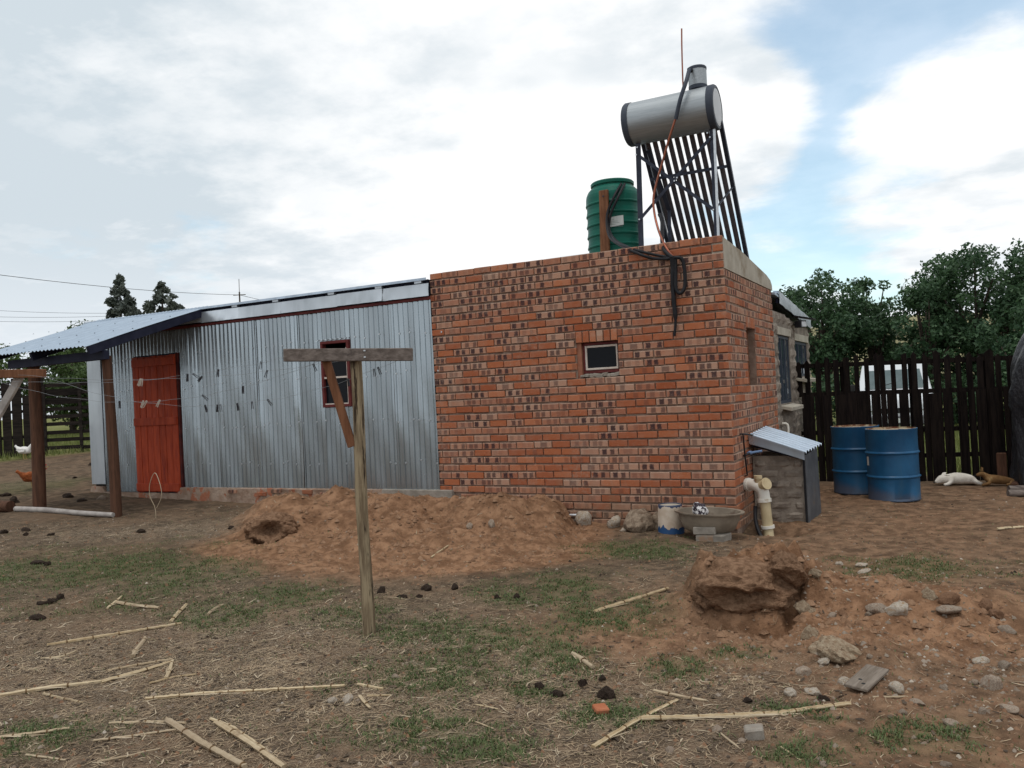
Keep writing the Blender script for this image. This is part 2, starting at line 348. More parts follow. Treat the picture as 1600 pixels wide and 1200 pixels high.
def mat(name, c1, c2=None, scale=6.0, stretch=(1, 1, 1), rough=0.8, rvar=0.0, metal=0.0, bump=0.0, bscale=40.0, bdist=0.01,
        spec=0.16, detail=6, lo=0.35, hi=0.65, stain=None, stain_scale=1.6, stain_lo=0.55, stain_hi=0.7, speck=None, speck_scale=60, rnd=0.0):
    m, k, b = new_mat(name)
    co = k.n('ShaderNodeTexCoord').outputs['Object']
    rv = k.n('ShaderNodeObjectInfo').outputs['Random']
    off = k.n('ShaderNodeCombineXYZ', ins={0: k.math('MULTIPLY', rv, 13.0), 1: k.math('MULTIPLY', rv, 7.0), 2: 0.0}).outputs[0]
    co = k.vmath('ADD', co, off)
    sc = k.vmath('MULTIPLY', co, stretch)
    f = k.noise(sc, scale, detail, 0.6)
    col = k.mix(k.remap(f, lo, hi), c1, c2 if c2 else c1)
    if stain:
        col = k.mix(k.remap(k.noise(sc, stain_scale, 5, 0.65), stain_lo, stain_hi), col, stain)
    if speck:
        col = k.mix(k.remap(k.noise(co, speck_scale, 2, 0.5), 0.62, 0.70), col, speck)
    if rnd:
        hs = k.n('ShaderNodeHueSaturation', ins={'Hue': 0.5, 'Saturation': 1.0, 'Value': k.remap(rv, 0, 1, 1 - rnd, 1 + rnd, False), 'Fac': 1.0, 'Color': col})
        col = hs.outputs[0]
    lk(k, col, b.inputs['Base Color'])
    b.inputs['Metallic'].default_value = metal
    b.inputs['Specular IOR Level'].default_value = spec
    if rvar: lk(k, k.remap(k.noise(sc, scale * 1.7, 4), 0.3, 0.7, max(rough - rvar, 0.03), min(rough + rvar, 1.0)), b.inputs['Roughness'])
    else: b.inputs['Roughness'].default_value = rough
    if bump:
        bp = k.n('ShaderNodeBump', ins={'Strength': bump, 'Distance': bdist, 'Height': k.noise(sc, bscale, 6, 0.6)})
        lk(k, bp.outputs[0], b.inputs['Normal'])
    return m

M = {}
M['mortar'] = mat('mortar', (0.200, 0.138, 0.105), (0.290, 0.210, 0.165), 9, bump=0.5, bscale=60, rough=0.95)
M['concrete'] = mat('concrete', (0.36, 0.32, 0.26), (0.46, 0.42, 0.35), 4, bump=0.3, bscale=50, rough=0.9, stain=(0.27, 0.22, 0.16), stain_scale=2.2)
M['concrete_grey'] = mat('concrete_grey', (0.22, 0.195, 0.165), (0.32, 0.285, 0.245), 8, bump=0.5, bscale=60, rough=0.92, stain=(0.26, 0.16, 0.10), stain_scale=3.0, rnd=0.12)
M['plinth'] = mat('plinth', (0.26, 0.17, 0.12), (0.36, 0.27, 0.21), 7, bump=0.8, bscale=25, bdist=0.02, rough=0.95, stain=(0.34, 0.13, 0.075), stain_scale=5.0, stain_lo=0.56, stain_hi=0.6)
M['block'] = mat('block', (0.20, 0.165, 0.135), (0.31, 0.265, 0.22), 7, bump=0.7, bscale=45, bdist=0.012, rough=0.95, stain=(0.13, 0.105, 0.09), stain_scale=4.0, rnd=0.16)
M['dark_red'] = mat('dark_red', (0.105, 0.022, 0.022), (0.15, 0.035, 0.032), 6, rough=0.55)
M['cream_paint'] = mat('cream_paint', (0.52, 0.44, 0.38), (0.62, 0.55, 0.49), 8, rough=0.6)
M['glass_dark'] = mat('glass_dark', (0.008, 0.009, 0.012), rough=0.12, spec=0.10)
M['glass_blue'] = mat('glass_blue', (0.035, 0.05, 0.07), (0.055, 0.075, 0.095), 2, rough=0.08, spec=0.5)
M['room_dark'] = mat('room_dark', (0.05, 0.045, 0.04), rough=0.95)
M['door_red'] = mat('door_red', (0.300, 0.040, 0.015), (0.42, 0.062, 0.022), 5, stretch=(3, 3, 0.6), rough=0.6, rvar=0.1, bump=0.25, bscale=40, stain=(0.20, 0.020, 0.014), stain_scale=3.0, rnd=0.10, stain_lo=0.58, stain_hi=0.72)
M['grey_wood'] = mat('grey_wood', (0.115, 0.092, 0.080), (0.20, 0.165, 0.145), 10, stretch=(0.6, 4, 4), rough=0.85, bump=0.4, bscale=30, stain=(0.07, 0.055, 0.05), stain_scale=3.0)
M['brown_wood'] = mat('brown_wood', (0.13, 0.055, 0.028), (0.21, 0.095, 0.05), 8, stretch=(4, 4, 0.5), rough=0.8, bump=0.3, bscale=30, rnd=0.1)
M['porch_post'] = mat('porch_post', (0.070, 0.036, 0.023), (0.120, 0.058, 0.036), 8, stretch=(4, 4, 0.4), rough=0.85, bump=0.4, bscale=25, rnd=0.15)
M['bark_post'] = mat('bark_post', (0.165, 0.120, 0.075), (0.335, 0.265, 0.170), 14, stretch=(3, 3, 0.30), rough=0.9, bump=1.0, bscale=18, bdist=0.014, stain=(0.045, 0.030, 0.020), stain_scale=8.0, stain_lo=0.54, stain_hi=0.60)
M['navy_paint'] = mat('navy_paint', (0.012, 0.014, 0.030), (0.022, 0.024, 0.045), 6, rough=0.6)
M['fence_wood'] = mat('fence_wood', (0.008, 0.006, 0.006), (0.018, 0.013, 0.011), 8, stretch=(4, 4, 0.4), rough=0.9, bump=0.3, rnd=0.2, spec=0.06)
M['gate_wood'] = mat('gate_wood', (0.013, 0.011, 0.010), (0.028, 0.022, 0.019), 8, stretch=(0.4, 0.4, 4), rough=0.9, bump=0.3, rnd=0.25, spec=0.06)
M['steel_frame'] = mat('steel_frame', (0.030, 0.034, 0.050), (0.045, 0.05, 0.07), 10, rough=0.45, metal=0.2)
M['zinc'] = mat('zinc', (0.52, 0.54, 0.56), (0.62, 0.64, 0.66), 14, rough=0.4, rvar=0.1, metal=0.9)
M['brushed'] = mat('brushed', (0.325, 0.350, 0.365), (0.385, 0.410, 0.425), 12, stretch=(0.3, 6, 6), rough=0.52, rvar=0.05, metal=0.75)
M['plastic_black'] = mat('plastic_black', (0.012, 0.012, 0.014), (0.022, 0.022, 0.025), 6, rough=0.45)
M['plastic_grey'] = mat('plastic_grey', (0.045, 0.055, 0.075), (0.06, 0.07, 0.09), 6, rough=0.5)
M['evac_tube'] = mat('evac_tube', (0.060, 0.056, 0.070), (0.085, 0.076, 0.088), 3, rough=0.25, spec=0.5)
M['copper'] = mat('copper', (0.33, 0.115, 0.07), (0.26, 0.10, 0.07), 9, rough=0.4, metal=0.7)
M['tank_green'] = mat('tank_green', (0.006, 0.096, 0.068), (0.009, 0.128, 0.090), 2.5, rough=0.42, rvar=0.08, stain=(0.03, 0.16, 0.12), stain_scale=1.2)
M['sticker'] = mat('sticker', (0.70, 0.72, 0.70), (0.62, 0.65, 0.63), 5, rough=0.5)
M['sticker_green'] = mat('sticker_green', (0.05, 0.25, 0.24), rough=0.5)
M['sticker_line'] = mat('sticker_line', (0.30, 0.36, 0.34), rough=0.5)
M['pvc_white'] = mat('pvc_white', (0.66, 0.63, 0.56), (0.74, 0.71, 0.64), 6, rough=0.45, stain=(0.48, 0.40, 0.30), stain_scale=5)
M['pvc_cream'] = mat('pvc_cream', (0.46, 0.37, 0.22), (0.55, 0.45, 0.29), 6, rough=0.5, stain=(0.36, 0.26, 0.15), stain_scale=4)
M['drum_blue'] = mat('drum_blue', (0.004, 0.075, 0.185), (0.006, 0.100, 0.235), 2.2, rough=0.42, rvar=0.1, stain=(0.010, 0.045, 0.095), stain_scale=2.4, speck=(0.05, 0.05, 0.06), speck_scale=30)
M['drum_lid'] = mat('drum_lid', (0.42, 0.36, 0.25), (0.30, 0.22, 0.13), 5, rough=0.6, stain=(0.13, 0.05, 0.025), stain_scale=4, stain_lo=0.52, stain_hi=0.6)
M['bucket_white'] = None
M['basin'] = mat('basin', (0.185, 0.150, 0.115), (0.26, 0.215, 0.165), 6, rough=0.7, rvar=0.1, bump=0.2, stain=(0.14, 0.10, 0.075), stain_scale=4)
M['black_tarp'] = mat('black_tarp', (0.012, 0.012, 0.015), (0.02, 0.02, 0.024), 4, rough=0.42, rvar=0.12, spec=0.5, bump=1.0, bscale=7, bdist=0.06, stretch=(1, 1, 0.5))
M['boulder'] = mat('boulder', (0.165, 0.120, 0.085), (0.290, 0.225, 0.165), 8, rough=0.95, bump=1.0, bscale=22, bdist=0.015, stain=(0.12, 0.075, 0.05), stain_scale=9)
M['white_cloth'] = mat('white_cloth', (0.70, 0.68, 0.68), (0.05, 0.04, 0.05), 26, rough=0.9, lo=0.47, hi=0.53, detail=2)
M['white_sack'] = mat('white_fur', (0.60, 0.55, 0.48), (0.72, 0.67, 0.60), 14, rough=0.9, bump=0.5, bscale=90)
M['tan_fur'] = mat('tan_fur', (0.13, 0.068, 0.028), (0.21, 0.115, 0.048), 10, rough=0.9, bump=0.5, bscale=90, stain=(0.40, 0.27, 0.13), stain_scale=5, stain_lo=0.58)
M['hen_white'] = mat('hen_white', (0.72, 0.69, 0.65), (0.80, 0.78, 0.75), 20, rough=0.9, bump=0.6, bscale=60)
M['hen_brown'] = mat('hen_brown', (0.22, 0.060, 0.020), (0.33, 0.10, 0.035), 18, rough=0.9, bump=0.6, bscale=60)
M['comb_red'] = mat('comb_red', (0.45, 0.03, 0.025), rough=0.6)
M['beak'] = mat('beak', (0.45, 0.30, 0.12), rough=0.6)
M['van_white'] = mat('van_white', (0.62, 0.64, 0.66), (0.66, 0.68, 0.70), 1, rough=0.22, spec=0.5)
M['rubber'] = mat('rubber', (0.02, 0.02, 0.02), (0.03, 0.03, 0.03), 9, rough=0.85)
M['lamp_glass'] = mat('lamp_glass', (0.42, 0.44, 0.46), (0.6, 0.62, 0.64), 22, rough=0.12, spec=0.6)
M['straw'] = mat('straw', (0.185, 0.125, 0.078), (0.44, 0.335, 0.220), 3.0, rough=0.9, lo=0.3, hi=0.7)
M['straw_pale'] = mat('straw_pale', (0.34, 0.265, 0.175), (0.48, 0.395, 0.285), 5, rough=0.9)
M['stalk_flat'] = mat('stalk_flat', (0.36, 0.255, 0.130), (0.53, 0.415, 0.255), 9, stretch=(1, 1, 1), rough=0.6, bump=0.3, bscale=60, stain=(0.20, 0.115, 0.05), stain_scale=7, stain_lo=0.57, stain_hi=0.68, rnd=0.16)
M['stalk_node'] = mat('stalk_node', (0.105, 0.060, 0.028), (0.18, 0.11, 0.055), 20, rough=0.8)
M['stone'] = mat('stone', (0.205, 0.160, 0.122), (0.320, 0.260, 0.205), 14, rough=0.92, bump=0.7, bscale=40, bdist=0.006, stain=(0.20, 0.115, 0.07), stain_scale=9, stain_lo=0.5, stain_hi=0.68, rnd=0.2)
M['stone_pale'] = mat('stone_pale', (0.320, 0.270, 0.215), (0.455, 0.400, 0.335), 12, rough=0.92, bump=0.8, bscale=40, bdist=0.006, stain=(0.30, 0.20, 0.12), stain_scale=7, stain_lo=0.5, stain_hi=0.66)
M['clod'] = mat('clod', (0.150, 0.080, 0.048), (0.235, 0.135, 0.08), 16, rough=0.97, bump=0.8, bscale=50, bdist=0.008)
M['rock_ochre'] = mat('rock_ochre', (0.24, 0.165, 0.105), (0.36, 0.285, 0.20), 9, rough=0.95, bump=0.9, bscale=22, bdist=0.015, stain=(0.15, 0.10, 0.065), stain_scale=14, stain_lo=0.6, stain_hi=0.64)
M['dung'] = mat('dung', (0.024, 0.016, 0.012), (0.062, 0.042, 0.030), 18, rough=0.95, bump=1.0, bscale=35, bdist=0.012)
M['brick_red'] = mat('brick_red', (0.34, 0.115, 0.055), (0.42, 0.16, 0.085), 12, rough=0.9, bump=0.4)
M['peg_dark'] = mat('peg_dark', (0.030, 0.030, 0.036), (0.055, 0.055, 0.06), 30, rough=0.7)
M['peg_light'] = mat('peg_light', (0.42, 0.36, 0.30), (0.52, 0.46, 0.40), 30, rough=0.7)
M['wire_zinc'] = mat('wire_zinc', (0.24, 0.25, 0.26), rough=0.5, metal=0.3)
M['cable'] = mat('cable', (0.03, 0.03, 0.035), rough=0.7)
M['bark'] = mat('bark', (0.055, 0.042, 0.034), (0.095, 0.075, 0.06), 12, stretch=(3, 3, 0.6), rough=0.95, bump=0.8, bscale=20)
M['weathered_pole'] = mat('weathered_pole', (0.30, 0.27, 0.25), (0.42, 0.385, 0.355), 10, stretch=(1, 1, 1), rough=0.85, bump=0.3)

def stalk_mat():
    m, k, b = new_mat('stalk')
    at = k.n('ShaderNodeSeparateColor', ins={0: k.n('ShaderNodeAttribute', attribute_name='streak').outputs['Color']})
    co = k.n('ShaderNodeTexCoord').outputs['Object']
    rv = k.n('ShaderNodeObjectInfo').outputs['Random']
    f = k.math('ADD', at.outputs[0], k.remap(k.noise(co, 30, 5, 0.65), 0.3, 0.7, -0.25, 0.25, False), True)
    col = k.mix(f, (0.300, 0.205, 0.105), (0.560, 0.455, 0.300))
    col = k.mix(k.remap(k.noise(co, 7, 5, 0.6), 0.55, 0.70, 0.0, 0.85), col, (0.215, 0.135, 0.070))
    col = k.mix(k.remap(rv, 0.35, 0.9, 0.0, 0.55), col, (0.300, 0.235, 0.170))
    lk(k, col, b.inputs['Base Color']); b.inputs['Roughness'].default_value = 0.65
    b.inputs['Specular IOR Level'].default_value = 0.25
    return m
M['stalk'] = stalk_mat()
M['litter_dark'] = mat('litter_dark', (0.055, 0.040, 0.030), (0.135, 0.100, 0.070), 5, rough=0.95)
M['earth_red'] = mat('earth_red', (0.190, 0.107, 0.064), (0.330, 0.200, 0.124), 14, rough=0.97, bump=1.0, bscale=38, bdist=0.03, stain=(0.135, 0.078, 0.048), stain_scale=11, stain_lo=0.60, stain_hi=0.74, spec=0.04)
M['board_grey'] = mat('board_grey', (0.150, 0.120, 0.095), (0.235, 0.195, 0.160), 10, stretch=(0.5, 5, 5), rough=0.9, bump=0.5, bscale=20, stain=(0.10, 0.08, 0.07), stain_scale=5)

def leaf_mat(name, a, b_):
    m, k, b = new_mat(name)
    at = k.n('ShaderNodeAttribute', attribute_name='tint')
    sp = k.n('ShaderNodeSeparateColor', ins={0: at.outputs['Color']})
    col = k.mix(sp.outputs[0], a, b_)
    lk(k, col, b.inputs['Base Color'])
    b.inputs['Roughness'].default_value = 0.55
    b.inputs['Specular IOR Level'].default_value = 0.3
    tr = k.n('ShaderNodeBsdfTranslucent', ins={0: col})
    mx = k.n('ShaderNodeMixShader', ins={0: 0.25, 1: b.outputs[0], 2: tr.outputs[0]})
    out = [n for n in k.t.nodes if n.type == 'OUTPUT_MATERIAL'][0]
    lk(k, mx.outputs[0], out.inputs[0])
    return m

M['leaf_dark'] = leaf_mat('leaf_dark', (0.020, 0.052, 0.025), (0.084, 0.152, 0.066))
M['leaf_mid'] = leaf_mat('leaf_mid', (0.040, 0.075, 0.022), (0.105, 0.155, 0.050))
M['leaf_conifer_hazed'] = leaf_mat('leaf_conifer_hazed', (0.060, 0.076, 0.066), (0.130, 0.145, 0.120))  # leaf tone lightened: distance haze is put into the conifers' colour
M['grass'] = leaf_mat('grass', (0.062, 0.094, 0.030), (0.138, 0.172, 0.062))
M['field_grass'] = leaf_mat('field_grass', (0.115, 0.150, 0.035), (0.235, 0.25, 0.085))

# galvanised corrugated sheet
def galv(name, base, dark, rough, st=(5.0, 5.0, 0.3), amt=0.35):
    m, k, b = new_mat(name)
    co = k.n('ShaderNodeTexCoord').outputs['Object']
    rv = k.n('ShaderNodeObjectInfo').outputs['Random']
    off = k.n('ShaderNodeCombineXYZ', ins={0: k.math('MULTIPLY', rv, 9.0), 1: 0.0, 2: k.math('MULTIPLY', rv, 5.0)}).outputs[0]
    co2 = k.vmath('ADD', co, off)
    f1 = k.noise(k.vmath('MULTIPLY', co2, (2.2, 2.2, 0.35)), 3.0, 5, 0.6)
    f2 = k.noise(co2, 38, 3, 0.5)
    col = k.mix(k.remap(f1, 0.36, 0.68, 0.0, 0.6), base, dark)
    f3 = k.noise(k.vmath('MULTIPLY', co2, st), 1.0, 3, 0.5)
    col = k.mix(k.remap(f3, 0.40, 0.66, 0.0, amt), col, tuple(min(1, c * 1.45) for c in base))
    col = k.mix(k.remap(k.noise(co2, 1.3, 6, 0.7), 0.60, 0.78, 0.0, 0.35), col, (0.30, 0.29, 0.27))
    hs = k.n('ShaderNodeHueSaturation', ins={'Hue': 0.5, 'Saturation': 1.0, 'Value': k.remap(rv, 0, 1, 0.90, 1.08, False), 'Fac': 1.0, 'Color': col})
    lk(k, hs.outputs[0], b.inputs['Base Color'])
    b.inputs['Metallic'].default_value = 0.74
    lk(k, k.remap(f3, 0.3, 0.7, rough + 0.10, rough - 0.07), b.inputs['Roughness'])
    bp = k.n('ShaderNodeBump', ins={'Strength': 0.05, 'Distance': 0.01, 'Height': k.noise(co2, 7, 3, 0.5)})
    lk(k, bp.outputs[0], b.inputs['Normal'])
    return m
M['galv'] = galv('galvanised_steel', (0.340, 0.385, 0.412), (0.290, 0.330, 0.355), 0.20, amt=0.25)
M['galv_roof'] = galv('galvanised_roof', (0.47, 0.55, 0.645), (0.37, 0.44, 0.53), 0.34, st=(6.0, 0.3, 0.3), amt=0.2)
M['galv_flash'] = galv('galvanised_flashing', (0.52, 0.56, 0.60), (0.39, 0.43, 0.46), 0.38, st=(1.5, 1.5, 1.5), amt=0.25)

# fired clay brick: tint, paleness, kiln spots come from per-brick attributes
def brick_mat():
    m, k, b = new_mat('fired_brick')
    A = k.n('ShaderNodeSeparateColor', ins={0: k.n('ShaderNodeAttribute', attribute_name='brick_a').outputs['Color']})
    B = k.n('ShaderNodeSeparateColor', ins={0: k.n('ShaderNodeAttribute', attribute_name='brick_b').outputs['Color']})
    uv = k.n('ShaderNodeAttribute', attribute_name='brick_uv').outputs['Vector']
    us = k.n('ShaderNodeSeparateXYZ', ins={0: uv})
    seed = k.math('MULTIPLY', A.outputs[2], 37.0)
    p = k.vmath('ADD', k.n('ShaderNodeCombineXYZ', ins={0: us.outputs[0], 1: us.outputs[1], 2: seed}).outputs[0], (0, 0, 0))
    n1 = k.noise(k.vmath('MULTIPLY', p, (1, 1, 1)), 11, 5, 0.65)
    n2 = k.noise(p, 70, 4, 0.6)
    orange = k.mix(A.outputs[0], (0.310, 0.088, 0.038), (0.430, 0.150, 0.070))
    pale = k.mix(A.outputs[0], (0.330, 0.150, 0.098), (0.430, 0.258, 0.182))
    pf = k.math('ADD', A.outputs[1], k.remap(n1, 0.3, 0.7, -0.25, 0.25, False), True)
    col = k.mix(pf, orange, pale)
    ed = k.math('MAXIMUM', k.remap(us.outputs[1], 0.012, 0.004), k.math('MAXIMUM', k.remap(us.outputs[1], 0.054, 0.063), k.remap(us.outputs[0], 0.012, 0.003)))
    col = k.mix(k.math('MULTIPLY', k.math('MULTIPLY', ed, pf), 0.55), col, (0.48, 0.36, 0.28))
    wob = k.remap(n2, 0.3, 0.7, -0.006, 0.006, False)
    spot = None
    for s_, wd in ((B.outputs[0], 0.026), (B.outputs[1], 0.023)):
        du = k.math('ABSOLUTE', k.math('SUBTRACT', us.outputs[0], k.math('MULTIPLY', s_, 0.25)))
        mu = k.remap(k.math('ADD', du, wob), wd - 0.006, wd + 0.006, 1.0, 0.0)
        mv = k.remap(k.math('ADD', k.math('ABSOLUTE', k.math('SUBTRACT', us.outputs[1], 0.034)), wob), 0.022, 0.035, 1.0, 0.0)
        t = k.math('MULTIPLY', mu, mv)
        spot = t if spot is None else k.math('MAXIMUM', spot, t)
    spot = k.math('MULTIPLY', k.math('MULTIPLY', spot, B.outputs[2]), k.remap(n1, 0.25, 0.55, 0.75, 1.0))
    col = k.mix(k.math('MULTIPLY', spot, 0.94), col, (0.050, 0.028, 0.030))
    col = k.mix(k.remap(n2, 0.58, 0.75, 0.0, 0.45), col, (0.22, 0.075, 0.04))
    col = k.mix(k.remap(k.noise(p, 28, 4, 0.7), 0.60, 0.74, 0.0, 0.5), col, (0.46, 0.33, 0.24))
    gp = k.n('ShaderNodeNewGeometry').outputs['Position']
    sm = k.math('MULTIPLY', k.remap(k.noise(gp, 1.6, 5, 0.65), 0.46, 0.68), k.remap(k.noise(gp, 24, 4, 0.65), 0.42, 0.64))
    col = k.mix(k.math('MULTIPLY', sm, 0.40), col, (0.37, 0.275, 0.215))
    gz = k.n('ShaderNodeSeparateXYZ', ins={0: gp}).outputs[2]
    dirt = k.math('MULTIPLY', k.remap(k.math('ADD', gz, k.remap(k.noise(gp, 5, 4, 0.6), 0.3, 0.7, -0.2, 0.2, False)), 0.40, 0.0), 0.5)
    col = k.mix(dirt, col, (0.235, 0.150, 0.095))
    lk(k, col, b.inputs['Base Color'])
    b.inputs['Roughness'].default_value = 0.9
    b.inputs['Specular IOR Level'].default_value = 0.12
    bp = k.n('ShaderNodeBump', ins={'Strength': 0.6, 'Distance': 0.005, 'Height': n2})
    lk(k, bp.outputs[0], b.inputs['Normal'])
    return m
M['brick'] = brick_mat()

# drum paint: faded, scuffed, dusty at the foot
def drum_mat():
    m, k, b = new_mat('drum_paint')
    co = k.n('ShaderNodeTexCoord').outputs['Object']
    rv = k.n('ShaderNodeObjectInfo').outputs['Random']
    c2 = k.vmath('ADD', co, k.n('ShaderNodeCombineXYZ', ins={0: k.math('MULTIPLY', rv, 9.0), 1: 0.0, 2: 0.0}).outputs[0])
    z = k.n('ShaderNodeSeparateXYZ', ins={0: co}).outputs[2]
    n1 = k.noise(c2, 2.4, 6, 0.65); n2 = k.noise(k.vmath('MULTIPLY', c2, (7, 7, 0.8)), 1.0, 5, 0.65); n3 = k.noise(c2, 34, 4, 0.7)
    col = k.mix(k.remap(n1, 0.35, 0.65), (0.005, 0.060, 0.145), (0.010, 0.090, 0.200))
    col = k.mix(k.remap(n2, 0.52, 0.72, 0.0, 0.30), col, (0.045, 0.110, 0.170))
    col = k.mix(k.remap(n3, 0.66, 0.72, 0.0, 0.8), col, (0.060, 0.040, 0.030))
    d = k.remap(k.math('ADD', z, k.remap(n1, 0.3, 0.7, -0.10, 0.10, False)), 0.20, 0.0, 0.0, 0.38)
    col = k.mix(d, col, (0.150, 0.105, 0.072))
    lk(k, col, b.inputs['Base Color'])
    lk(k, k.remap(n2, 0.3, 0.7, 0.36, 0.62), b.inputs['Roughness'])
    b.inputs['Specular IOR Level'].default_value = 0.35
    bp = k.n('ShaderNodeBump', ins={'Strength': 0.15, 'Distance': 0.03, 'Height': k.noise(c2, 5, 3, 0.5)}); lk(k, bp.outputs[0], b.inputs['Normal'])
    return m
M['drum_blue'] = drum_mat()

# painted bucket: worn white over blue
def bucket_mat():
    m, k, b = new_mat('bucket_paint')
    co = k.n('ShaderNodeTexCoord').outputs['Object']
    z = k.n('ShaderNodeSeparateXYZ', ins={0: co}).outputs[2]
    e = k.remap(k.noise(k.vmath('MULTIPLY', co, (1, 1, 0.2)), 16, 3, 0.6), 0.3, 0.7, -0.035, 0.035, False)
    f = k.remap(k.math('ADD', z, e), 0.066, 0.070)
    col = k.mix(f, (0.010, 0.060, 0.170), k.mix(k.remap(k.noise(co, 9, 5), 0.4, 0.65), (0.56, 0.47, 0.38), (0.47, 0.37, 0.28)))
    top = k.remap(k.math('ADD', z, k.math('MULTIPLY', e, 0.6)), 0.272, 0.278)
    col = k.mix(top, col, (0.035, 0.05, 0.10))
    lk(k, col, b.inputs['Base Color']); b.inputs['Roughness'].default_value = 0.6
    return m
M['bucket_white'] = bucket_mat()

# earth
def earth_mat():
    m, k, b = new_mat('earth')
    co = k.n('ShaderNodeTexCoord').outputs['Object']
    A = k.n('ShaderNodeSeparateColor', ins={0: k.n('ShaderNodeAttribute', attribute_name='cover').outputs['Color']})
    al = k.n('ShaderNodeAttribute', attribute_name='cover').outputs['Alpha']
    n1 = k.noise(co, 1.4, 6, 0.6); n2 = k.noise(co, 7.5, 6, 0.62); n3 = k.noise(co, 42, 5, 0.65); n4 = k.noise(co, 130, 3, 0.6)
    soil = k.mix(k.remap(n2, 0.36, 0.66), (0.075, 0.053, 0.036), (0.155, 0.111, 0.076))
    soil = k.mix(k.remap(n1, 0.42, 0.68, 0.0, 0.7), soil, (0.165, 0.110, 0.072))
    red = k.mix(k.remap(n2, 0.35, 0.66), (0.172, 0.090, 0.050), (0.328, 0.188, 0.110))
    rf = k.math('ADD', A.outputs[0], k.remap(n2, 0.3, 0.7, -0.18, 0.18, False), True)
    col = k.mix(rf, soil, red)
    gf = k.math('MULTIPLY', A.outputs[1], k.remap(n3, 0.36, 0.60, 0.25, 1.0))
    col = k.mix(k.math('MULTIPLY', gf, 0.62), col, k.mix(k.remap(n3, 0.4, 0.6), (0.070, 0.080, 0.036), (0.115, 0.120, 0.055)))
    sf = k.math('MULTIPLY', A.outputs[2], k.remap(n4, 0.48, 0.62))
    col = k.mix(k.math('MULTIPLY', sf, 0.75), col, (0.42, 0.35, 0.265))
    fl = k.mix(k.remap(n1, 0.38, 0.62), (0.120, 0.140, 0.042), (0.215, 0.205, 0.085))
    col = k.mix(al, col, fl)
    # crumbs, fibres and small light grains
    col = k.mix(k.remap(n3, 0.60, 0.72, 0.0, 0.55), col, (0.062, 0.036, 0.024))
    col = k.mix(k.math('MULTIPLY', k.remap(n4, 0.64, 0.72), 0.45), col, (0.36, 0.28, 0.20))
    lk(k, col, b.inputs['Base Color'])
    b.inputs['Roughness'].default_value = 0.97
    b.inputs['Specular IOR Level'].default_value = 0.04
    hgt = k.math('ADD', k.math('MULTIPLY', n3, 0.7), k.math('MULTIPLY', n4, 0.3))
    bp = k.n('ShaderNodeBump', ins={'Strength': 0.9, 'Distance': 0.022, 'Height': hgt})
    lk(k, bp.outputs[0], b.inputs['Normal'])
    return m
M['earth'] = earth_mat()
M['hill'] = mat('hill', (0.20, 0.185, 0.10), (0.28, 0.25, 0.14), 0.02, rough=1.0, detail=8)

# ================================================================ ground
def coords(lo, hi, fine_lo, fine_hi, step, mid_lo, mid_hi, mstep):
    """axis values: fine in the yard in front, coarser round it, growing to the horizon"""
    a = list(np.arange(fine_lo, fine_hi, step))
    b = list(np.arange(fine_hi, mid_hi, mstep)); c = list(np.arange(mid_lo, fine_lo, mstep))
    r = []; x = mid_hi; s = mstep
    while x < hi: r.append(x); s *= 1.22; x += s
    r.append(hi)
    l = []; x = mid_lo; s = mstep
    while x > lo: s *= 1.22; x -= s; l.append(max(x, lo))
    return np.array(sorted(set(np.round(l + c + a + b + r, 4))))
gx = coords(-1500, 1500, -3.6, 2.9, 0.0165, -13.5, 5.0, 0.05)
gy = coords(-60, 1500, -6.6, -1.2, 0.0165, -8.0, 6.0, 0.045)
GX, GY = np.meshgrid(gx, gy)
GZ = height(GX, GY)

def grass_mask(x, y):
    g = np.zeros_like(x)
    for (cx, cy, rx, ry) in GRASS_PATCHES:
        # patches lie across the line of sight
        g = np.maximum(g, 1.25 * gauss(x, y, cx, cy, rx * 1.05, ry * 1.05, 0.48))
    n = fbm(x * 3.0, y * 3.0, 101, 4)
    g = np.clip(g + 1.3 * n * (g > 0.08) - 0.12, 0, 1)
    return g
def field_mask(x, y):
    """pasture beyond the fences"""
    w_ = 0.8 * fbm(x * 0.6, y * 0.6, 111, 3)
    right = sstep(4.6, 5.4, y + w_) * sstep(-0.5, 0.2, x)
    left = sstep(15.2, 16.6, -x + 0.55 * y + w_ * 0.6 - 2.3)
    back = sstep(7.0, 9.0, y)
    return np.clip(np.maximum(np.maximum(right, left), back), 0, 1)
def straw_mask(x, y):
    w_ = fbm(x * 0.9, y * 0.9, 121, 4)
    a = 0.75 * gauss(x, y, -2.6, -5.2, 2.4, 1.3, 0.5) + 0.95 * gauss(x, y, -5.9, -2.1, 1.3, 0.55, 0.45) + 0.35 * gauss(x, y, -0.3, -4.8, 1.6, 0.8, 0.5)
    return np.clip(a + 0.8 * w_ + 0.10, 0, 1) * (1 - red_mask(x, y))
cover = np.stack([red_mask(GX, GY), grass_mask(GX, GY), straw_mask(GX, GY), field_mask(GX, GY)], -1).reshape(-1, 4)
nx_, ny_ = len(gx), len(gy)
idx = np.arange(nx_ * ny_).reshape(ny_, nx_)
quads = np.stack([idx[:-1, :-1], idx[:-1, 1:], idx[1:, 1:], idx[1:, :-1]], -1).reshape(-1, 4)
ground = np_mesh('ground', np.stack([GX, GY, GZ], -1).reshape(-1, 3), quads, M['earth'], True, {'cover': cover})
tag(ground, kind='structure')
del GX, GY, GZ, cover, quads, idx

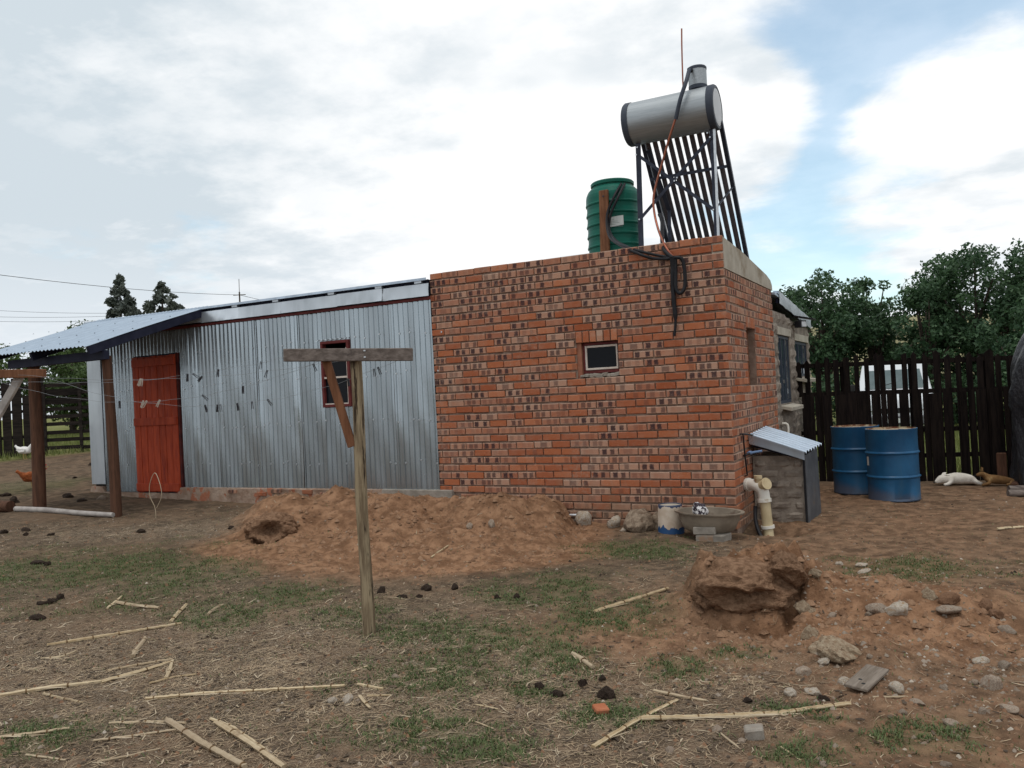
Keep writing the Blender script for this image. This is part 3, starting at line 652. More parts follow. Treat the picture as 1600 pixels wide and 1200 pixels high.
# far hill seen between the trees
hx = np.linspace(-420, 260, 60); hy = np.linspace(210, 620, 30)
HX, HY = np.meshgrid(hx, hy)
HZ = -6 + 33 * np.exp(-((HX + 10) / 190) ** 2 - ((HY - 420) / 120) ** 2) + 13 * np.exp(-((HX + 260) / 130) ** 2 - ((HY - 380) / 90) ** 2) + 5 * fbm(HX * 0.012, HY * 0.012, 131, 4)
ii = np.arange(60 * 30).reshape(30, 60)
hq = np.stack([ii[:-1, :-1], ii[:-1, 1:], ii[1:, 1:], ii[1:, :-1]], -1).reshape(-1, 4)
tag(np_mesh('hill', np.stack([HX, HY, HZ], -1).reshape(-1, 3), hq, M['hill'], True), kind='structure')

# ================================================================ brick building
C = 0.085            # course height
PITCH = 0.223        # stretcher and joint
BL, BH = 0.211, 0.0680
bh = thing('brick_building', 'flat roofed red clay brick room with dark kiln spots and concrete coping on its side', 'building', (-1.755, 1.28, -0.15))

def brick_arrays(L, Hh, rr, kind):
    """one brick, front face towards -y, origin at the middle of its lower front edge"""
    ch = 0.0045; d = 0.030
    j = lambda a: rr.uniform(-a, a)
    yj = 0.0
    o = [(-L / 2, 0), (L / 2, 0), (L / 2, Hh), (-L / 2, Hh)]
    fr = [(-L / 2 + ch, ch), (L / 2 - ch, ch), (L / 2 - ch, Hh - ch), (-L / 2 + ch, Hh - ch)]
    V = [(x + j(.0015), yj, z + j(.0015)) for x, z in fr] + [(x + j(.001), ch + yj, z + j(.001)) for x, z in o] + [(x, d, z) for x, z in o]
    F = [(0, 1, 2, 3)]
    for a in range(4):
        b = (a + 1) % 4
        F.append((4 + a, 4 + b, b, a)); F.append((8 + a, 8 + b, 4 + b, 4 + a))
    if kind == 'plain':
        A = (rr.random(), rr.uniform(0.0, 0.22), rr.random()); B = (rr.uniform(.2, .8) * L * 4, 3.9, rr.choice([0, 0, .35]))
    elif kind == 'pink':
        A = (rr.random(), rr.uniform(0.45, 0.85), rr.random()); B = (rr.uniform(.2, .45) * L * 4, rr.uniform(.55, .85) * L * 4, rr.choice([0.12, .3, .45]))
    elif kind == 'spot':
        A = (rr.random(), rr.uniform(0.55, 1.0), rr.random()); B = (rr.uniform(.16, .48) * L * 4, rr.choice([rr.uniform(.56, .86) * L * 4] * 2 + [3.9]), rr.uniform(.5, 1.0))
    else:
        A = (rr.random(), rr.uniform(0.65, 1.0), rr.random()); B = (rr.uniform(.16, .36) * L * 4, rr.uniform(.60, .84) * L * 4, 1.0)
    UV = [(x + L / 2, z) for x, y, z in V]
    return V, F, A, B, UV

def fill_brick_mesh(name, V, F, Aa, Bb, UV):
    me = bpy.data.meshes.new(name)
    me.from_pydata(V, [], F)
    n = len(V)
    for nm, dat in (('brick_a', Aa), ('brick_b', Bb)):
        at = me.attributes.new(nm, 'FLOAT_COLOR', 'POINT')
        at.data.foreach_set('color', np.array([(*c, 1.0) for c in dat], np.float32).ravel())
    at = me.attributes.new('brick_uv', 'FLOAT_VECTOR', 'POINT')
    at.data.foreach_set('vector', np.array([(u, v, 0) for u, v in UV], np.float32).ravel())
    me.materials.append(M['brick'])
    return me

rb = random.Random(5)
VAR = {}
for L, tagname in ((BL, 'stretcher'), (0.101, 'half')):
    for kind, cnt in (('plain', 14), ('pink', 14), ('spot', 14), ('dark', 10)):
        if tagname == 'half': cnt = 5
        VAR[(L, kind)] = [brick_arrays(L, BH, rb, kind) for _ in range(cnt)]
VMESH = {}

def pick_kind(s, course):
    """kiln-marked bricks come in runs"""
    n = float(fbm(np.array([s * 1.3]), np.array([course * 0.33]), 141, 3)[0])
    r = rb.random()
    if 3 <= course <= 7: r -= 0.30
    r -= n * 0.4
    if r < 0.15: return 'dark'
    if r < 0.44: return 'spot'
    if r < 0.64: return 'pink'
    return 'plain'

bricks = []          # (score, L, Hh, kind, pos, rotz)
def lay(wall, course, s0, s1):
    L = s1 - s0
    if L < 0.028: return
    z = (34 - course) * C + 0.0085 + rb.uniform(-.0022, .0022) + .004 * math.sin((s0 + s1) * 1.1 + course * 1.7)
    s0 += rb.uniform(0, .004); s1 -= rb.uniform(0, .004)
    mid = (s0 + s1) / 2
    pr = rb.uniform(-0.0055, 0.0035)
    if wall == 'front': pos = Vector((mid, pr, z)); rz = 0.0; nrm = Vector((0, -1, 0))
    else: pos = Vector((-pr, mid, z)); rz = math.pi / 2; nrm = Vector((1, 0, 0))
    v = CAM - pos
    score = L * max(nrm.dot(v.normalized()), 0) / v.length_squared
    bricks.append((score, L, pick_kind(mid if wall == 'front' else mid + 9, course), pos, rz))

def course_pieces(a, b, phase):
    """joints from the corner at 0 away to a (a<0) for the front, or 0..b for the side"""
    out = []
    half = 0.1115
    if b == 0:
        x = -0.003
        first = half if phase else PITCH
        w_ = first
        while x > a + 0.02:
            x2 = max(x - w_ + 0.011, a)
            out.append((x2, x)); x = x2 - 0.011; w_ = PITCH
    else:
        y = 0.004
        w_ = half if phase else PITCH
        while y < b - 0.02:
            y2 = min(y + w_ - 0.011, b)
            out.append((y, y2)); y = y2 + 0.011; w_ = PITCH
    return out
def cut_open(p, o0, o1):
    s0, s1 = p
    if s1 <= o0 or s0 >= o1: return [p]
    r = []
    if s0 < o0: r.append((s0, o0))
    if s1 > o1: r.append((o1, s1))
    return r
FW = (-1.655, -1.165); SL = (0.925, 1.395)       # window in the front, slot in the side
for c in range(1, 36):
    for p in course_pieces(-3.51 + rb.uniform(-.006, .004), 0, c % 2 == 0):
        ps = [p]
        if 11 <= c <= 16:
            m_ = 0.0 if c > 11 else 0.0
            ps = cut_open(p, FW[0] - m_, FW[1] + m_)
        if c >= 32: ps = [q for q in ps if q[0] > -3.33]
        for q in ps: lay('front', c, *q)
    if c >= 5:
        for p in course_pieces(0, 2.56, c % 2 == 1):
            ps = cut_open(p, *SL) if 10 <= c <= 18 else [p]
            for q in ps: lay('side', c, *q)
bricks.sort(key=lambda t: -t[0])
rest = ([], [], [], [], [])
for k_, (sc_, L, kind, pos, rz) in enumerate(bricks):
    full = abs(L - BL) < 0.004; half = abs(L - 0.1005) < 0.004
    if full: arr = rb.choice(VAR[(BL, kind)])
    elif half: arr = rb.choice(VAR[(0.101, kind)])
    else: arr = brick_arrays(L, BH, rb, kind)
    if k_ < 290:
        key = id(arr)
        if key not in VMESH: VMESH[key] = fill_brick_mesh('brick', arr[0], arr[1], [arr[2]] * 12, [arr[3]] * 12, arr[4])
        o = bpy.data.objects.new('brick', VMESH[key]); COL.objects.link(o)
        o.parent = bh; o.location = pos - bh.location; o.rotation_euler = (0, rb.uniform(-.006, .006), rz)
    else:
        off = len(rest[0]); cs, sn = math.cos(rz), math.sin(rz)
        for x, y, z in arr[0]:
            rest[0].append((cs * x - sn * y + pos.x - bh.location.x, sn * x + cs * y + pos.y - bh.location.y, z + pos.z - bh.location.z))
        rest[1].extend([tuple(i + off for i in f) for f in arr[1]])
        rest[2].extend([arr[2]] * 12); rest[3].extend([arr[3]] * 12); rest[4].extend(arr[4])
o = bpy.data.objects.new('brickwork', fill_brick_mesh('brickwork', *rest)); COL.objects.link(o); o.parent = bh
tag(o, kind='stuff')

# soldier bricks over both openings
def soldier(s, z0, h_, wall, width):
    kind = rb.choice(['plain', 'plain', 'pink'])
    V, F, A, B, UV = brick_arrays(width, h_, rb, kind)
    me = fill_brick_mesh('lintel_brick', V, F, [A] * 12, [(3.9, 3.9, 0)] * 12, UV)
    o = bpy.data.objects.new('lintel_brick', me); COL.objects.link(o); o.parent = bh
    if wall == 'front': o.location = Vector((s, rb.uniform(-.004, 0), z0)) - bh.location
    else: o.location = Vector((rb.uniform(0, .004), s, z0)) - bh.location; o.rotation_euler = (0, 0, math.pi / 2)
for k_ in range(6): soldier(FW[0] + 0.040 + k_ * 0.0818, 1.916, 0.119, 'front', 0.070)
for k_ in range(5): soldier(SL[0] + 0.045 + k_ * 0.094, 2.000, 0.119, 'side', 0.080)

# mortar body of the walls, pieced round the openings
mb = MB()
y0, y1 = 0.020, 0.112
mb.box(-3.505, FW[0], y0, y1, -0.35, 2.882)
mb.box(FW[1], -0.009, y0, y1, -0.35, 2.882)
mb.box(FW[0], FW[1], y0, y1, -0.35, 1.527); mb.box(FW[0], FW[1], y0, y1, 1.918, 2.882)
mb.box(-0.112, -0.009, y1, SL[0], -0.35, 2.548); mb.box(-0.112, -0.009, SL[1], 2.56, -0.35, 2.548)
mb.box(-0.112, -0.009, SL[0], SL[1], -0.35, 1.357); mb.box(-0.112, -0.009, SL[0], SL[1], 1.998, 2.548)
mb.build('mortar_bed', M['mortar'], bh)
mb = MB(); mb.box(-3.505, -3.40, y1, 2.56, -0.35, 2.60); mb.box(-3.40, -0.112, 2.45, 2.56, -0.35, 2.60)
mb.build('inner_wall', M['plinth'], bh)
# reveals lined with brick-red plaster and dark rooms behind
mb = MB()
mb.box(-3.40, -0.112, y1, 2.45, 2.50, 2.60)
mb.build('roof_slab', M['concrete_grey'], bh)
# the coping: tapers with the fall of the roof
mb = MB()
P = []
prof = [(0.018, 2.868), (0.9, 2.828), (2.25, 2.715), (2.50, 2.672), (2.585, 2.62), (2.60, 2.55)]
V = []; 
for y, z in prof: V += [(0.006, y, 2.551), (0.006, y, z), (-0.115, y, z), (-0.115, y, 2.551)]
F = []
for i in range(len(prof) - 1):
    for a in range(4): F.append((i * 4 + a, (i + 1) * 4 + a, (i + 1) * 4 + (a + 1) % 4, i * 4 + (a + 1) % 4))
F += [(3, 2, 1, 0)]
mb.add(V, F); mb.build('coping', M['concrete'], bh, bevel=0.008)
mb = MB(); mb.box(-3.32, -0.2, 0.002, 0.02, -0.35, -0.018)
mb.build('foundation', M['concrete_grey'], bh)
# front window
x0, x1, z0, z1 = FW[0] + .055, FW[1] - .004, 1.575, 1.912
fr = MB(); yf = 0.062
fr.box(x0, x1, yf, yf + .05, z0, z0 + .034); fr.box(x0, x1, yf, yf + .05, z1 - .03, z1)
fr.box(x0, x0 + .028, yf, yf + .05, z0 + .034, z1 - .03); fr.box(x1 - .022, x1, yf, yf + .05, z0 + .034, z1 - .03)
win = fr.build('window', M['dark_red'], bh, bevel=.003)
s_ = MB(); a0, a1, b0, b1 = x0 + .030, x1 - .024, z0 + .036, z1 - .034
s_.box(a0, a1, yf - .012, yf + .02, b0, b0 + .022); s_.box(a0, a0 + .020, yf - .012, yf + .02, b0 + .022, b1)
s_.box(a1 - .018, a1, yf - .012, yf + .02, b0 + .022, b1); s_.box(a0 + .02, a1 - .018, yf + .0, yf + .02, b1 - .022, b1)
s_.build('sash', M['cream_paint'], win, bevel=.003, shift=root_loc(bh))
s_ = MB(); s_.box(a0 + .02, a1 - .018, yf + .006, yf + .010, b0 + .022, b1 - .022)
s_.build('pane', M['glass_dark'], win, shift=root_loc(bh))
s_ = MB(); rr = random.Random(3)
for k_ in range(9):
    xx = FW[0] + .06 + k_ * .05
    s_.obox((xx, .035 + rr.uniform(-.01, .015), 1.545 + rr.uniform(0, .012)), (rr.uniform(.02, .04), 0, rr.uniform(-.006, .006)), (0, .03, .003), (rr.uniform(-.005, .005), 0, rr.uniform(.012, .02)))
s_.build('rubble_sill', M['concrete_grey'], win, bevel=.004, shift=root_loc(bh))
s_ = MB(); s_.box(FW[0], FW[0] + .052, .03, .10, 1.528, 1.915)
s_.build('reveal', mat('reveal', (0.27, 0.11, 0.07), (0.34, 0.16, 0.10), 9, bump=.4, rough=.95), win, shift=root_loc(bh))
# side slot: deep recess, boarded
s_ = MB()
s_.box(-0.10, -0.085, SL[0], SL[1], 1.357, 1.998)
s_.build('slot_board', M['brown_wood'], bh)
mb = MB(); mb.box(-3.30, -0.25, 2.30, 2.44, 0.0, 2.45)
mb.build('room_back', M['room_dark'], bh)

# ================================================================ corrugated steel shed
sh = thing('steel_shed', 'long shed clad in shiny corrugated galvanised steel with dark red trim', 'shed', (-6.72, 1.5, 0.15))
PIT = 0.0762
def corr(name, x0, x1, zz, y=0.012, mat_=None, root=sh, amp=0.0088, nz=14, seed=0, bottom_jit=0.0):
    """upright corrugated sheet, zz: list of (z0, z1) strips"""
    r_ = random.Random(seed)
    n = max(2, int(round((x1 - x0) / (PIT / 8)))) + 1
    m = MB()
    ph = r_.uniform(0, 6.28); lean = r_.uniform(-.002, .002)
    ra = {}; rt_ = {}
    for (z0, z1) in zz:
        k = max(2, int(nz * (z1 - z0) / 2.3) + 2)
        Pn = []
        for i in range(n):
            x = x0 + (x1 - x0) * i / (n - 1)
            row = []
            for j in range(k):
                z = z0 + (z1 - z0) * j / (k - 1)
                kr = int((x + 9.95) / PIT + .25)
                A_ = ra.setdefault(kr, amp * r_.choice([.85, .95, 1.0, 1.05, 1.15, 1.3])); T_ = rt_.setdefault(kr, r_.uniform(-.7, .7))
                yy = y - A_ * math.sin(2 * math.pi * (x + 9.95) / PIT + .35 * T_ * math.sin(z * 1.1 + T_ * 3)) + .0035 * math.sin(z * 2.3 + x * 3.1 + ph) + .002 * math.sin(z * 7 + x * 17 + ph) + lean * z
                zq = z + (r_.uniform(-bottom_jit, bottom_jit) if (j == 0 and bottom_jit) else 0)
                row.append((x, yy, zq))
            Pn.append(row)
        m.grid(Pn)
    return m.build(name, mat_ or M['galv'], root, smooth=180)
ZB, ZT = 0.292, 2.578
DOOR = (-8.885, -7.915); WX = (-5.235, -4.775); WZ = (1.342, 2.196)
edges = [-9.62, -8.875, -7.925, -7.16, -6.40, -5.64, -5.235, -4.775, -4.12, -3.505]
corr('steel_sheet', -9.62, -8.873, [(0.212, ZT)], seed=1)
corr('steel_sheet', -8.87, -7.93, [(2.242, ZT)], seed=2)
for i, (a, b) in enumerate([(-7.928, -7.165), (-7.162, -6.403), (-6.40, -5.641), (-5.638, -5.237)]):
    corr('steel_sheet', a, b, [(ZB - .03 if i < 3 else ZB, ZT)], seed=3 + i, y=0.012 + (.004 if i % 2 else 0), bottom_jit=.008 if i < 2 else 0)
corr('steel_sheet', -5.234, -4.777, [(ZB, WZ[0] - .004)], seed=8)
corr('steel_sheet', -5.234, -4.777, [(WZ[1] + .004, ZT)], seed=8)
corr('steel_sheet', -4.774, -4.122, [(ZB, ZT)], seed=9, y=.015)
corr('steel_sheet', -4.119, -3.518, [(ZB, ZT)], seed=10)
# body behind the sheets, so the shed is a closed room
mb = MB()
mb.box(-9.80, -8.90, .05, .12, .20, 2.60); mb.box(-7.90, WX[0] - .02, .05, .12, .20, 2.60); mb.box(WX[1] + .02, -3.512, .05, .12, .20, 2.60)
mb.box(-8.90, -7.90, .05, .12, 2.26, 2.60); mb.box(WX[0] - .02, WX[1] + .02, .05, .12, .20, WZ[0]); mb.box(WX[0] - .02, WX[1] + .02, .05, .12, WZ[1], 2.60)
mb.box(-9.80, -9.72, .12, 3.0, .20, 2.60); mb.box(-9.72, -3.512, 2.92, 3.0, .20, 2.60); mb.box(-3.60, -3.512, .12, 2.92, .20, 2.60)
mb.build('inner_frame', M['room_dark'], sh)
# left end wall and corner flashing
n = 80; Pn = []
for i in range(n):
    y = 0.03 + 3.0 * i / (n - 1)
    Pn.append([(-9.90 + .0088 * math.sin(2 * math.pi * y / PIT), y, z) for z in np.linspace(.25, 2.58, 6)])
m = MB(); m.grid(Pn); m.build('steel_sheet', M['galv'], sh, smooth=180)
m = MB()
m.box(-9.935, -9.615, -.012, -.006, .325, 2.59); m.box(-9.935, -9.929, -.006, .24, .325, 2.59)
m.build('corner_flashing', M['galv_flash'], sh)
# dark red batten, fascia, roof edge
m = MB(); m.box(-9.93, -3.515, -.014, .04, 2.580, 2.618); m.build('batten', M['dark_red'], sh, bevel=.003)
rf = random.Random(4)
xs = [-9.93, -8.1, -7.35, -6.62, -5.86, -4.9, -4.2, -3.52]
for a, b in zip(xs[:-1], xs[1:]):
    m = MB(); Pn = []
    nn = 12
    dz = rf.uniform(-.008, .008); dy = rf.uniform(0, .012)
    for i in range(nn + 1):
        x = a + (b - a) * i / nn + (0.012 if i == nn else 0)
        w1 = .006 * math.sin(i * 1.7 + a * 3) + rf.uniform(-.003, .003)
        Pn.append([(x, -.050 - dy + w1, 2.622 + dz), (x, -.042 - dy - w1, 2.70), (x, -.036 - dy + w1 * .5, 2.775 + dz), (x, .03, 2.782 + dz)])
    m.grid(Pn); m.build('fascia_sheet', M['galv_flash'], sh, smooth=30)
m = MB()
for x in (-9.1, -7.42, -6.70, -5.95, -5.0, -4.25, -3.66):
    m.box(x - .045, x + .055, -.046, .0, 2.783, 2.812)
m.build('fascia_tab', M['galv_flash'], sh)
m = MB(); m.box(-9.93, -3.54, .012, .05, 2.602, 2.812); m.build('roof_beam', M['navy_paint'], sh)
Pn = []
for i in range(0, 700):
    x = -9.97 + 6.46 * i / 699
    Pn.append([(x, y, 2.824 - (y + .05) * .06 + .0088 * math.sin(2 * math.pi * x / PIT)) for y in (-.05, .6, 1.4, 2.3, 3.05)])
m = MB(); m.grid(Pn); m.build('roof_sheet', M['galv_roof'], sh, smooth=180)
m = MB(); m.box(-9.9, -3.53, -.058, -.052, 2.812, 2.842); m.build('roof_edge', M['galv_roof'], sh)
# screws in rows
m = MB(); rs = random.Random(12)
for z in (.62, 1.15, 1.73, 2.20):
    x = -9.55
    while x < -3.6:
        x += PIT * rs.choice([1, 2, 2, 3])
        if DOOR[0] - .02 < x < DOOR[1] + .02 and z < 2.25: continue
        if WX[0] - .05 < x < WX[1] + .05 and WZ[0] - .05 < z < WZ[1] + .05: continue
        if rs.random() < .2: continue
        zz = z + rs.uniform(-.03, .03)
        m.lathe((x, -.004, zz), [(.0105, -.004), (.0105, .002), (.004, .004)], 6, axis='y')
tag(m.build('roofing_screws', M['zinc'], sh), kind='stuff')
# door
dr = MB(); dr.box(DOOR[0] - .0, DOOR[1] + .035, .02, .05, .20, 2.245)
door = dr.build('door', M['navy_paint'], sh)
xs = np.linspace(DOOR[0] + .005, DOOR[1] - .03, 8)
SHL = root_loc(sh)
for i in range(7):
    m = MB(); m.box(xs[i] + .003, xs[i + 1] - .003, -.020 + (i % 3) * .002, .02, .215 + (i % 2) * .006, 2.225 - (i % 3) * .004)
    m.build('plank', M['door_red'], door, bevel=.004, shift=SHL)
for z0, z1 in ((.232, .345), (1.20, 1.315), (2.075, 2.19)):
    m = MB(); m.box(xs[0] + .01, xs[-1] - .01, -.042, -.019, z0, z1); m.build('ledge', M['door_red'], door, bevel=.004, shift=SHL)
m = MB(); m.box(DOOR[1] - .028, DOOR[1] + .01, -.014, .02, .20, 2.24); m.build('jamb', mat('jamb', (0.10, .02, .015), (0.05, .012, .012), 6, rough=.7), door, shift=SHL)
# window in the steel wall
m = MB(); t = .036
m.box(WX[0], WX[1], -.025, .05, WZ[0], WZ[0] + t); m.box(WX[0], WX[1], -.025, .05, WZ[1] - t, WZ[1])
m.box(WX[0], WX[0] + t, -.025, .05, WZ[0] + t, WZ[1] - t); m.box(WX[1] - t, WX[1], -.025, .05, WZ[0] + t, WZ[1] - t)
win = m.build('window', M['dark_red'], sh, bevel=.003)
m = MB(); m.box(WX[0] + t, WX[1] - t, -.012, .03, 1.712, 1.735); m.box(WX[0] + t, WX[1] - t, -.012, .03, 1.99, 2.01)
m.box(WX[0] + t, WX[1] - t, -.014, .028, WZ[0] + t, WZ[0] + t + .014); m.box(WX[1] - t - .014, WX[1] - t, -.014, .028, WZ[0] + t + .014, 2.10)
m.build('glazing_bar', M['cream_paint'], win, shift=SHL)
m = MB(); m.box(WX[0] + t, WX[1] - t, .016, .020, WZ[0] + t, 1.99); m.build('pane', M['glass_dark'], win, shift=SHL)
m = MB(); Pn = []
for i in range(40):
    x = WX[0] - .06 + .50 * i / 39
    Pn.append([(x, -.03 + .0 * i, WZ[1] + .018 + .009 * math.sin(2 * math.pi * x / PIT)), (x, .0, WZ[1] + .03 + .007 * math.sin(2 * math.pi * x / PIT))])
m.grid(Pn); m.build('drip_lip', M['galv_flash'], win, smooth=180, shift=SHL)
# plinth: rubble and plaster, lumpy
m = MB(); Pn = []
n = 150
for i in range(n + 1):
    x = -9.95 + (-3.325 + 9.95) * i / n
    rough_ = .022 if x < -4.1 else .004
    row = []
    for j, (yy, z) in enumerate([(-.035, -.2), (-.036, .08), (-.034, .17), (-.030, .24), (-.026, .283), (-.01, .290), (.06, .291)]):
        nz_ = float(fbm(np.array([x * 6]), np.array([z * 9 + j]), 151, 3)[0])
        top = .291 if x > -8.0 or x < -9.66 else .205
        row.append((x, yy + nz_ * rough_ * 2, min(z, top) + (nz_ * .02 if (x < -4.3 and j in (3, 4)) else 0)))
    Pn.append(row)
m.grid(Pn)
m.add([Pn[-1][k] for k in range(7)] + [(-3.325, .06, -.2)], [(0, 1, 2, 3, 4, 5, 6, 7)])
m.add([Pn[0][k] for k in range(7)] + [(-9.95, .06, -.2)], [(7, 6, 5, 4, 3, 2, 1, 0)])
pl = m.build('plinth', M['plinth'], sh, smooth=35)
m = MB(); m.box(-4.35, -3.322, -.043, .05, -.2, .2925); m.build('plaster', M['concrete_grey'], sh, bevel=.006)
for k_, (x, z) in enumerate([(-6.9, .235), (-6.35, .21), (-6.1, .25), (-5.55, .245), (-5.25, .215), (-4.95, .25), (-4.7, .22)]):
    V, F, A, B, UV = brick_arrays(.16, .05, rb, 'plain' if k_ % 2 else 'dark')
    o = bpy.data.objects.new('brick', fill_brick_mesh('brick', V, F, [A] * 12, [B] * 12, UV)); COL.objects.link(o)
    o.parent = sh; o.location = Vector((x, -.056, z - .02)) - SHL

# ================================================================ porch roof over the door
po = thing('porch_roof', 'sloping corrugated porch roof on two brown poles over the red door', 'porch', (-8.9, -1.4, 0.15))
PX0, PX1 = -9.74, -7.33
ytop, ztop, ybot, zbot = .10, 2.875, -1.86, 2.245
Pn = []
N = int((PX1 - PX0) / (PIT / 8))
for i in range(N + 1):
    x = PX0 + (PX1 - PX0) * i / N
    Pn.append([(x, ytop + (ybot - ytop) * t, ztop + (zbot - ztop) * t + .009 * math.sin(2 * math.pi * x / PIT) + .006 * math.sin(t * 5 + x)) for t in np.linspace(0, 1, 9)])
m = MB(); m.grid(Pn); m.build('roof_sheet', M['galv_roof'], po, smooth=180)
sl = (zbot - ztop) / (ybot - ytop)
zr = lambda y: ztop + (y - ytop) * sl
for x in (-7.36, -8.5, -9.66):
    m = MB(); m.beam((x, .0, zr(0) - .075), (x, -1.80, zr(-1.8) - .075), .045, .105, (1, 0, 0)); m.build('rafter', M['navy_paint'], po, bevel=.004)
for y in (-.5, -1.1):
    m = MB(); m.box(PX0 + .1, PX1 - .02, y - .03, y + .03, zr(y) - .022 - .045, zr(y) - .022); m.build('purlin', M['navy_paint'], po)
m = MB(); m.beam((-9.28, -1.60, 2.135), (-7.30, -1.585, 2.140), .07, .115, (0, 1, 0)); m.build('eave_beam', M['navy_paint'], po, bevel=.004)
for (x, y, rt, rb_, lean) in ((-8.93, -1.49, .074, .086, -.03), (-7.50, -1.44, .058, .070, .04)):
    m = MB(); zb = H(x, y) - .25
    pts = [(x + lean * (1 - t), y + .012 * math.sin(t * 4), zb + (2.14 - zb) * t) for t in np.linspace(0, 1, 9)]
    m.tube(pts, [rb_ + (rt - rb_) * t for t in np.linspace(0, 1, 9)], 14); m.build('post', M['porch_post'], po, smooth=60)
m = MB(); rs = random.Random(8)
for y in (-.5, -1.1, -1.6):
    for i in range(9):
        x = PX1 - .12 - i * PIT * 5 + .019
        m.lathe((x, y, zr(y) + .010), [(.009, 0), (.008, .004), (.003, .007)], 6)
tag(m.build('roofing_screws', M['steel_frame'], po), kind='stuff')

# ================================================================ grey block house behind
gh = thing('block_house', 'grey rough faced concrete block house behind the brick room with steel windows', 'house', (-1.5, 4.2, -.15))
GHL = gh.location
g0, g1 = 2.605, 5.70
zt = lambda y: 2.44 + (y - g0) * (2.24 - 2.44) / (g1 - g0)
m = MB()
w1 = (2.92, 3.83, 1.08, 2.0); w2 = (4.29, 5.50, 1.44, 1.965)
xa, xb = -.12, -.018
def wallpiece(y0, y1, z0, z1): m.box(xa, xb, y0, y1, z0, z1)
wallpiece(g0, w1[0], -.3, 2.22); wallpiece(w1[1], w2[0], -.3, 2.22); wallpiece(w2[1], g1, -.3, 2.22)
wallpiece(w1[0], w1[1], -.3, w1[2]); wallpiece(w1[0], w1[1], w1[3], 2.22); wallpiece(w2[0], w2[1], -.3, w2[2]); wallpiece(w2[0], w2[1], w2[3], 2.22)
m.box(-3.4, xa, 5.60, 5.70, -.3, 2.22); m.box(-3.4, xa, g0, 2.68, -.3, 2.5); m.box(-3.4, -3.3, 2.68, 5.60, -.3, 2.22)
m.build('wall', M['block'], gh)
m = MB(); m.add([(-3.4, g0, 2.50), (.03, g0, 2.50), (.03, g1 + .05, 2.30), (-3.4, g1 + .05, 2.30), (-3.4, g0, 2.53), (.03, g0, 2.53), (.03, g1 + .05, 2.33), (-3.4, g1 + .05, 2.33)],
      [(0, 3, 2, 1), (4, 5, 6, 7), (0, 1, 5, 4), (1, 2, 6, 5), (2, 3, 7, 6), (3, 0, 4, 7)]); m.build('roof', M['galv_roof'], gh)
# rough blocks
rg = random.Random(21)
BHH = .142
blockmesh = []
def rockface(L, Hh, rr_):
    V = []; nx, nz = 5, 4
    for j in range(nz):
        for i in range(nx):
            e = (i in (0, nx - 1)) or (j in (0, nz - 1))
            V.append((-L / 2 + L * i / (nx - 1), (.010 if e else -rr_.uniform(.004, .020)), Hh * j / (nz - 1)))
    F = [(j * nx + i, j * nx + i + 1, (j + 1) * nx + i + 1, (j + 1) * nx + i) for j in range(nz - 1) for i in range(nx - 1)]
    o_ = len(V)
    ring = [0, nx - 1, nx * nz - 1, nx * (nz - 1)]
    V += [(V[r][0], .05, V[r][2]) for r in ring]
    rim = [list(range(0, nx)), [k * nx + nx - 1 for k in range(nz)], list(range(nx * nz - 1, nx * (nz - 1) - 1, -1)), [k * nx for k in range(nz - 1, -1, -1)]]
    for a, r in enumerate(rim): F.append(tuple([o_ + a, o_ + (a + 1) % 4] + r[::-1]))
    me = bpy.data.meshes.new('block'); me.from_pydata(V, [], F); me.materials.append(M['block']); return me
BM = {}
for c in range(0, 18):
    z0 = -.12 + c * (BHH + .010)
    y = g0 - (.2 if c % 2 else 0)
    while y < g1 - .03:
        a, b = max(y, g0 + .005), min(y + .39, g1 - .004); y += .40
        segs = [(a, b)]
        for (o0, o1, oz0, oz1) in (w1, w2):
            lo_, hi_ = oz0 - .05, oz1 + .11
            if z0 + BHH > lo_ and z0 < hi_:
                ns = []
                for s0, s1 in segs:
                    if s1 <= o0 - .02 or s0 >= o1 + .02: ns.append((s0, s1)); continue
                    if s0 < o0 - .02: ns.append((s0, o0 - .02))
                    if s1 > o1 + .02: ns.append((o1 + .02, s1))
                segs = ns
        for s0, s1 in segs:
            if s1 - s0 < .05: continue
            top = min(z0 + BHH, zt((s0 + s1) / 2) - .09)
            if top - z0 < .04: continue
            key = (round(s1 - s0, 2), round(top - z0, 2), rg.randrange(4))
            if key not in BM: BM[key] = rockface(s1 - s0, top - z0, rg)
            o = bpy.data.objects.new('block', BM[key]); COL.objects.link(o); o.parent = gh
            o.location = Vector((-.010, (s0 + s1) / 2, z0)) - GHL; o.rotation_euler = (0, 0, math.pi / 2)
